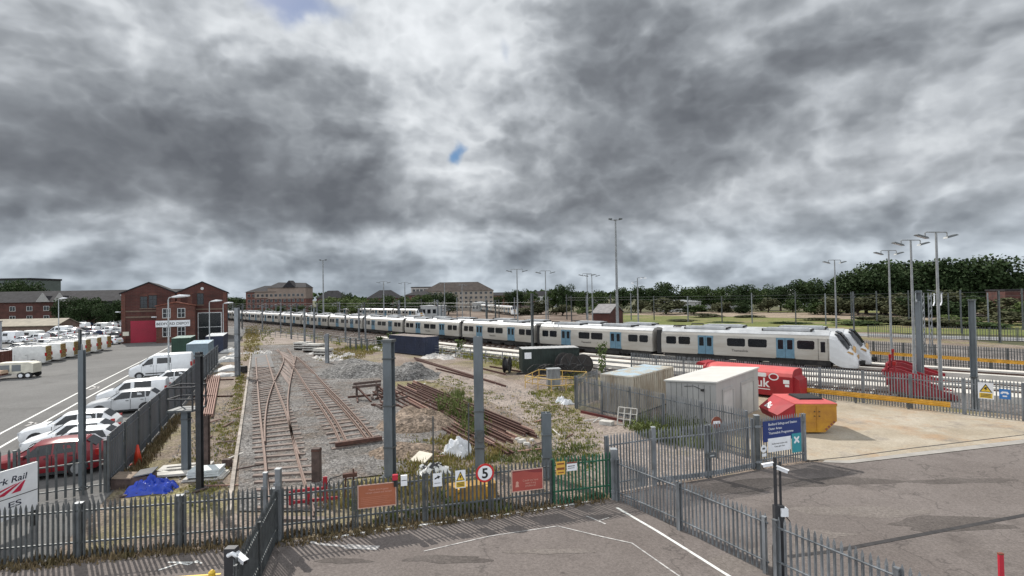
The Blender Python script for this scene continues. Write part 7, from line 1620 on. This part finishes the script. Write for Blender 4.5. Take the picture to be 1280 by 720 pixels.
grass('yellow_green_grass','yellow green grass along the running lines',[([(420,437),(510,428),(590,440),(660,450),(655,462),(610,455),(560,443),(470,440)],900,.25,.8,.3),([(308,408),(380,412),(430,425),(425,432),(380,420),(312,412)],350,.2,.6,.3),([(690,463),(720,462),(735,470),(720,480)],140,.2,.7,.2),([(330,432),(345,430),(335,405),(315,405)],120,.2,.6,.3),([(640,500),(720,512),(750,545),(750,590),(650,588),(700,560)],420,.05,.22,.12),([(480,560),(560,545),(640,580),(600,605),(480,605)],420,.06,.25,.12),([(660,490),(720,480),(720,505),(690,512)],200,.08,.3,.12),([(240,560),(285,520),(296,470),(305,470),(296,560),(262,640),(235,640)],360,.05,.2,.1),([(560,470),(640,500),(600,500),(540,478)],140,.05,.2,.12)],YGR,5)
grass('verge_weeds','brown dry weeds along the foot of the front fences',[([(0,716),(190,696),(350,684),(348,672),(190,684),(0,704)],420,.06,.28,.1),([(352,686),(500,664),(640,646),(758,628),(758,618),(640,632),(500,648),(352,668)],600,.06,.28,.09),([(140,610),(220,520),(232,520),(160,612)],260,.1,.4,.12)],mat('brown_dry_weeds',(.2,.145,.085),.9,0,.25,2,col2=(.09,.075,.035),spec=.2),6)
# ragwort and tall weed stems, each a plant
def plant(label, px, py, h, m, seed, spread=.35, n=60, leaf=.09):
    r = random.Random(seed); p = G(px,py); t = thing('weed_plant', label, 'plant', (p.x,p.y,0)); b = MB(); s = MB()
    for k in range(7):
        a_=r.uniform(0,6.28); e=spread*r.uniform(.3,1); s.tube([(0,0,0),(e*.5*math.cos(a_),e*.5*math.sin(a_),h*.5),(e*math.cos(a_),e*math.sin(a_),h*r.uniform(.75,1))],[.015,.01,.004],5)
        for j in range(n//7):
            f=r.uniform(.2,1); c=Vector((e*f*math.cos(a_)+r.gauss(0,.08),e*f*math.sin(a_)+r.gauss(0,.08),h*f)); u=Vector((r.gauss(0,1),r.gauss(0,1),r.gauss(0,1))).normalized(); w=u.orthogonal().normalized(); v=u.cross(w); q_=leaf*r.uniform(.5,1.2)
            b.add([c-w*q_,c-v*q_*.5,c+w*q_,c+v*q_*.5],[(0,1,2,3)])
    s.build('stem', WEED, t); b.build('leaves', m, t)
plant('bushy green weed growing through the middle of the rail pile',566,521,1.4,WEED,1,.9,170,.09); plant('second bushy green weed on the rail pile, right of the first',583,524,1.4,WEED,2,.8,150,.09); plant('low green weed left on the rail pile',552,515,.9,WEED,3,.7,180,.1)
plant('tall weed with yellow tips right of the cable drums',752,474,3.6,LEAFL,4,.7,220,.16); plant('green bush before the navy container',492,434,2.4,LEAFL,5,1.4,300,.25); plant('green bush left before the navy container',474,433,1.6,LEAFM,6,1.2,260,.22)
plant('weed clump in the corner before the grey shed',822,552,.9,WEED,7,.9,220,.12); plant('weed clump behind the double gate',880,552,1.0,WEED,8,.9,220,.12); plant('weed clump in front of the rack',803,545,.8,WEED,9,.7,180,.1); plant('tall green weed by the locker row',575,441,1.9,LEAFL,10,.9,160,.2)
plant('low dusty weed below the orange notice board',445,640,.5,WEED,11,.5,120,.07); plant('low weed between the notice boards',560,632,.5,WEED,12,.6,140,.07)
print('OBJECTS', len(bpy.data.objects))
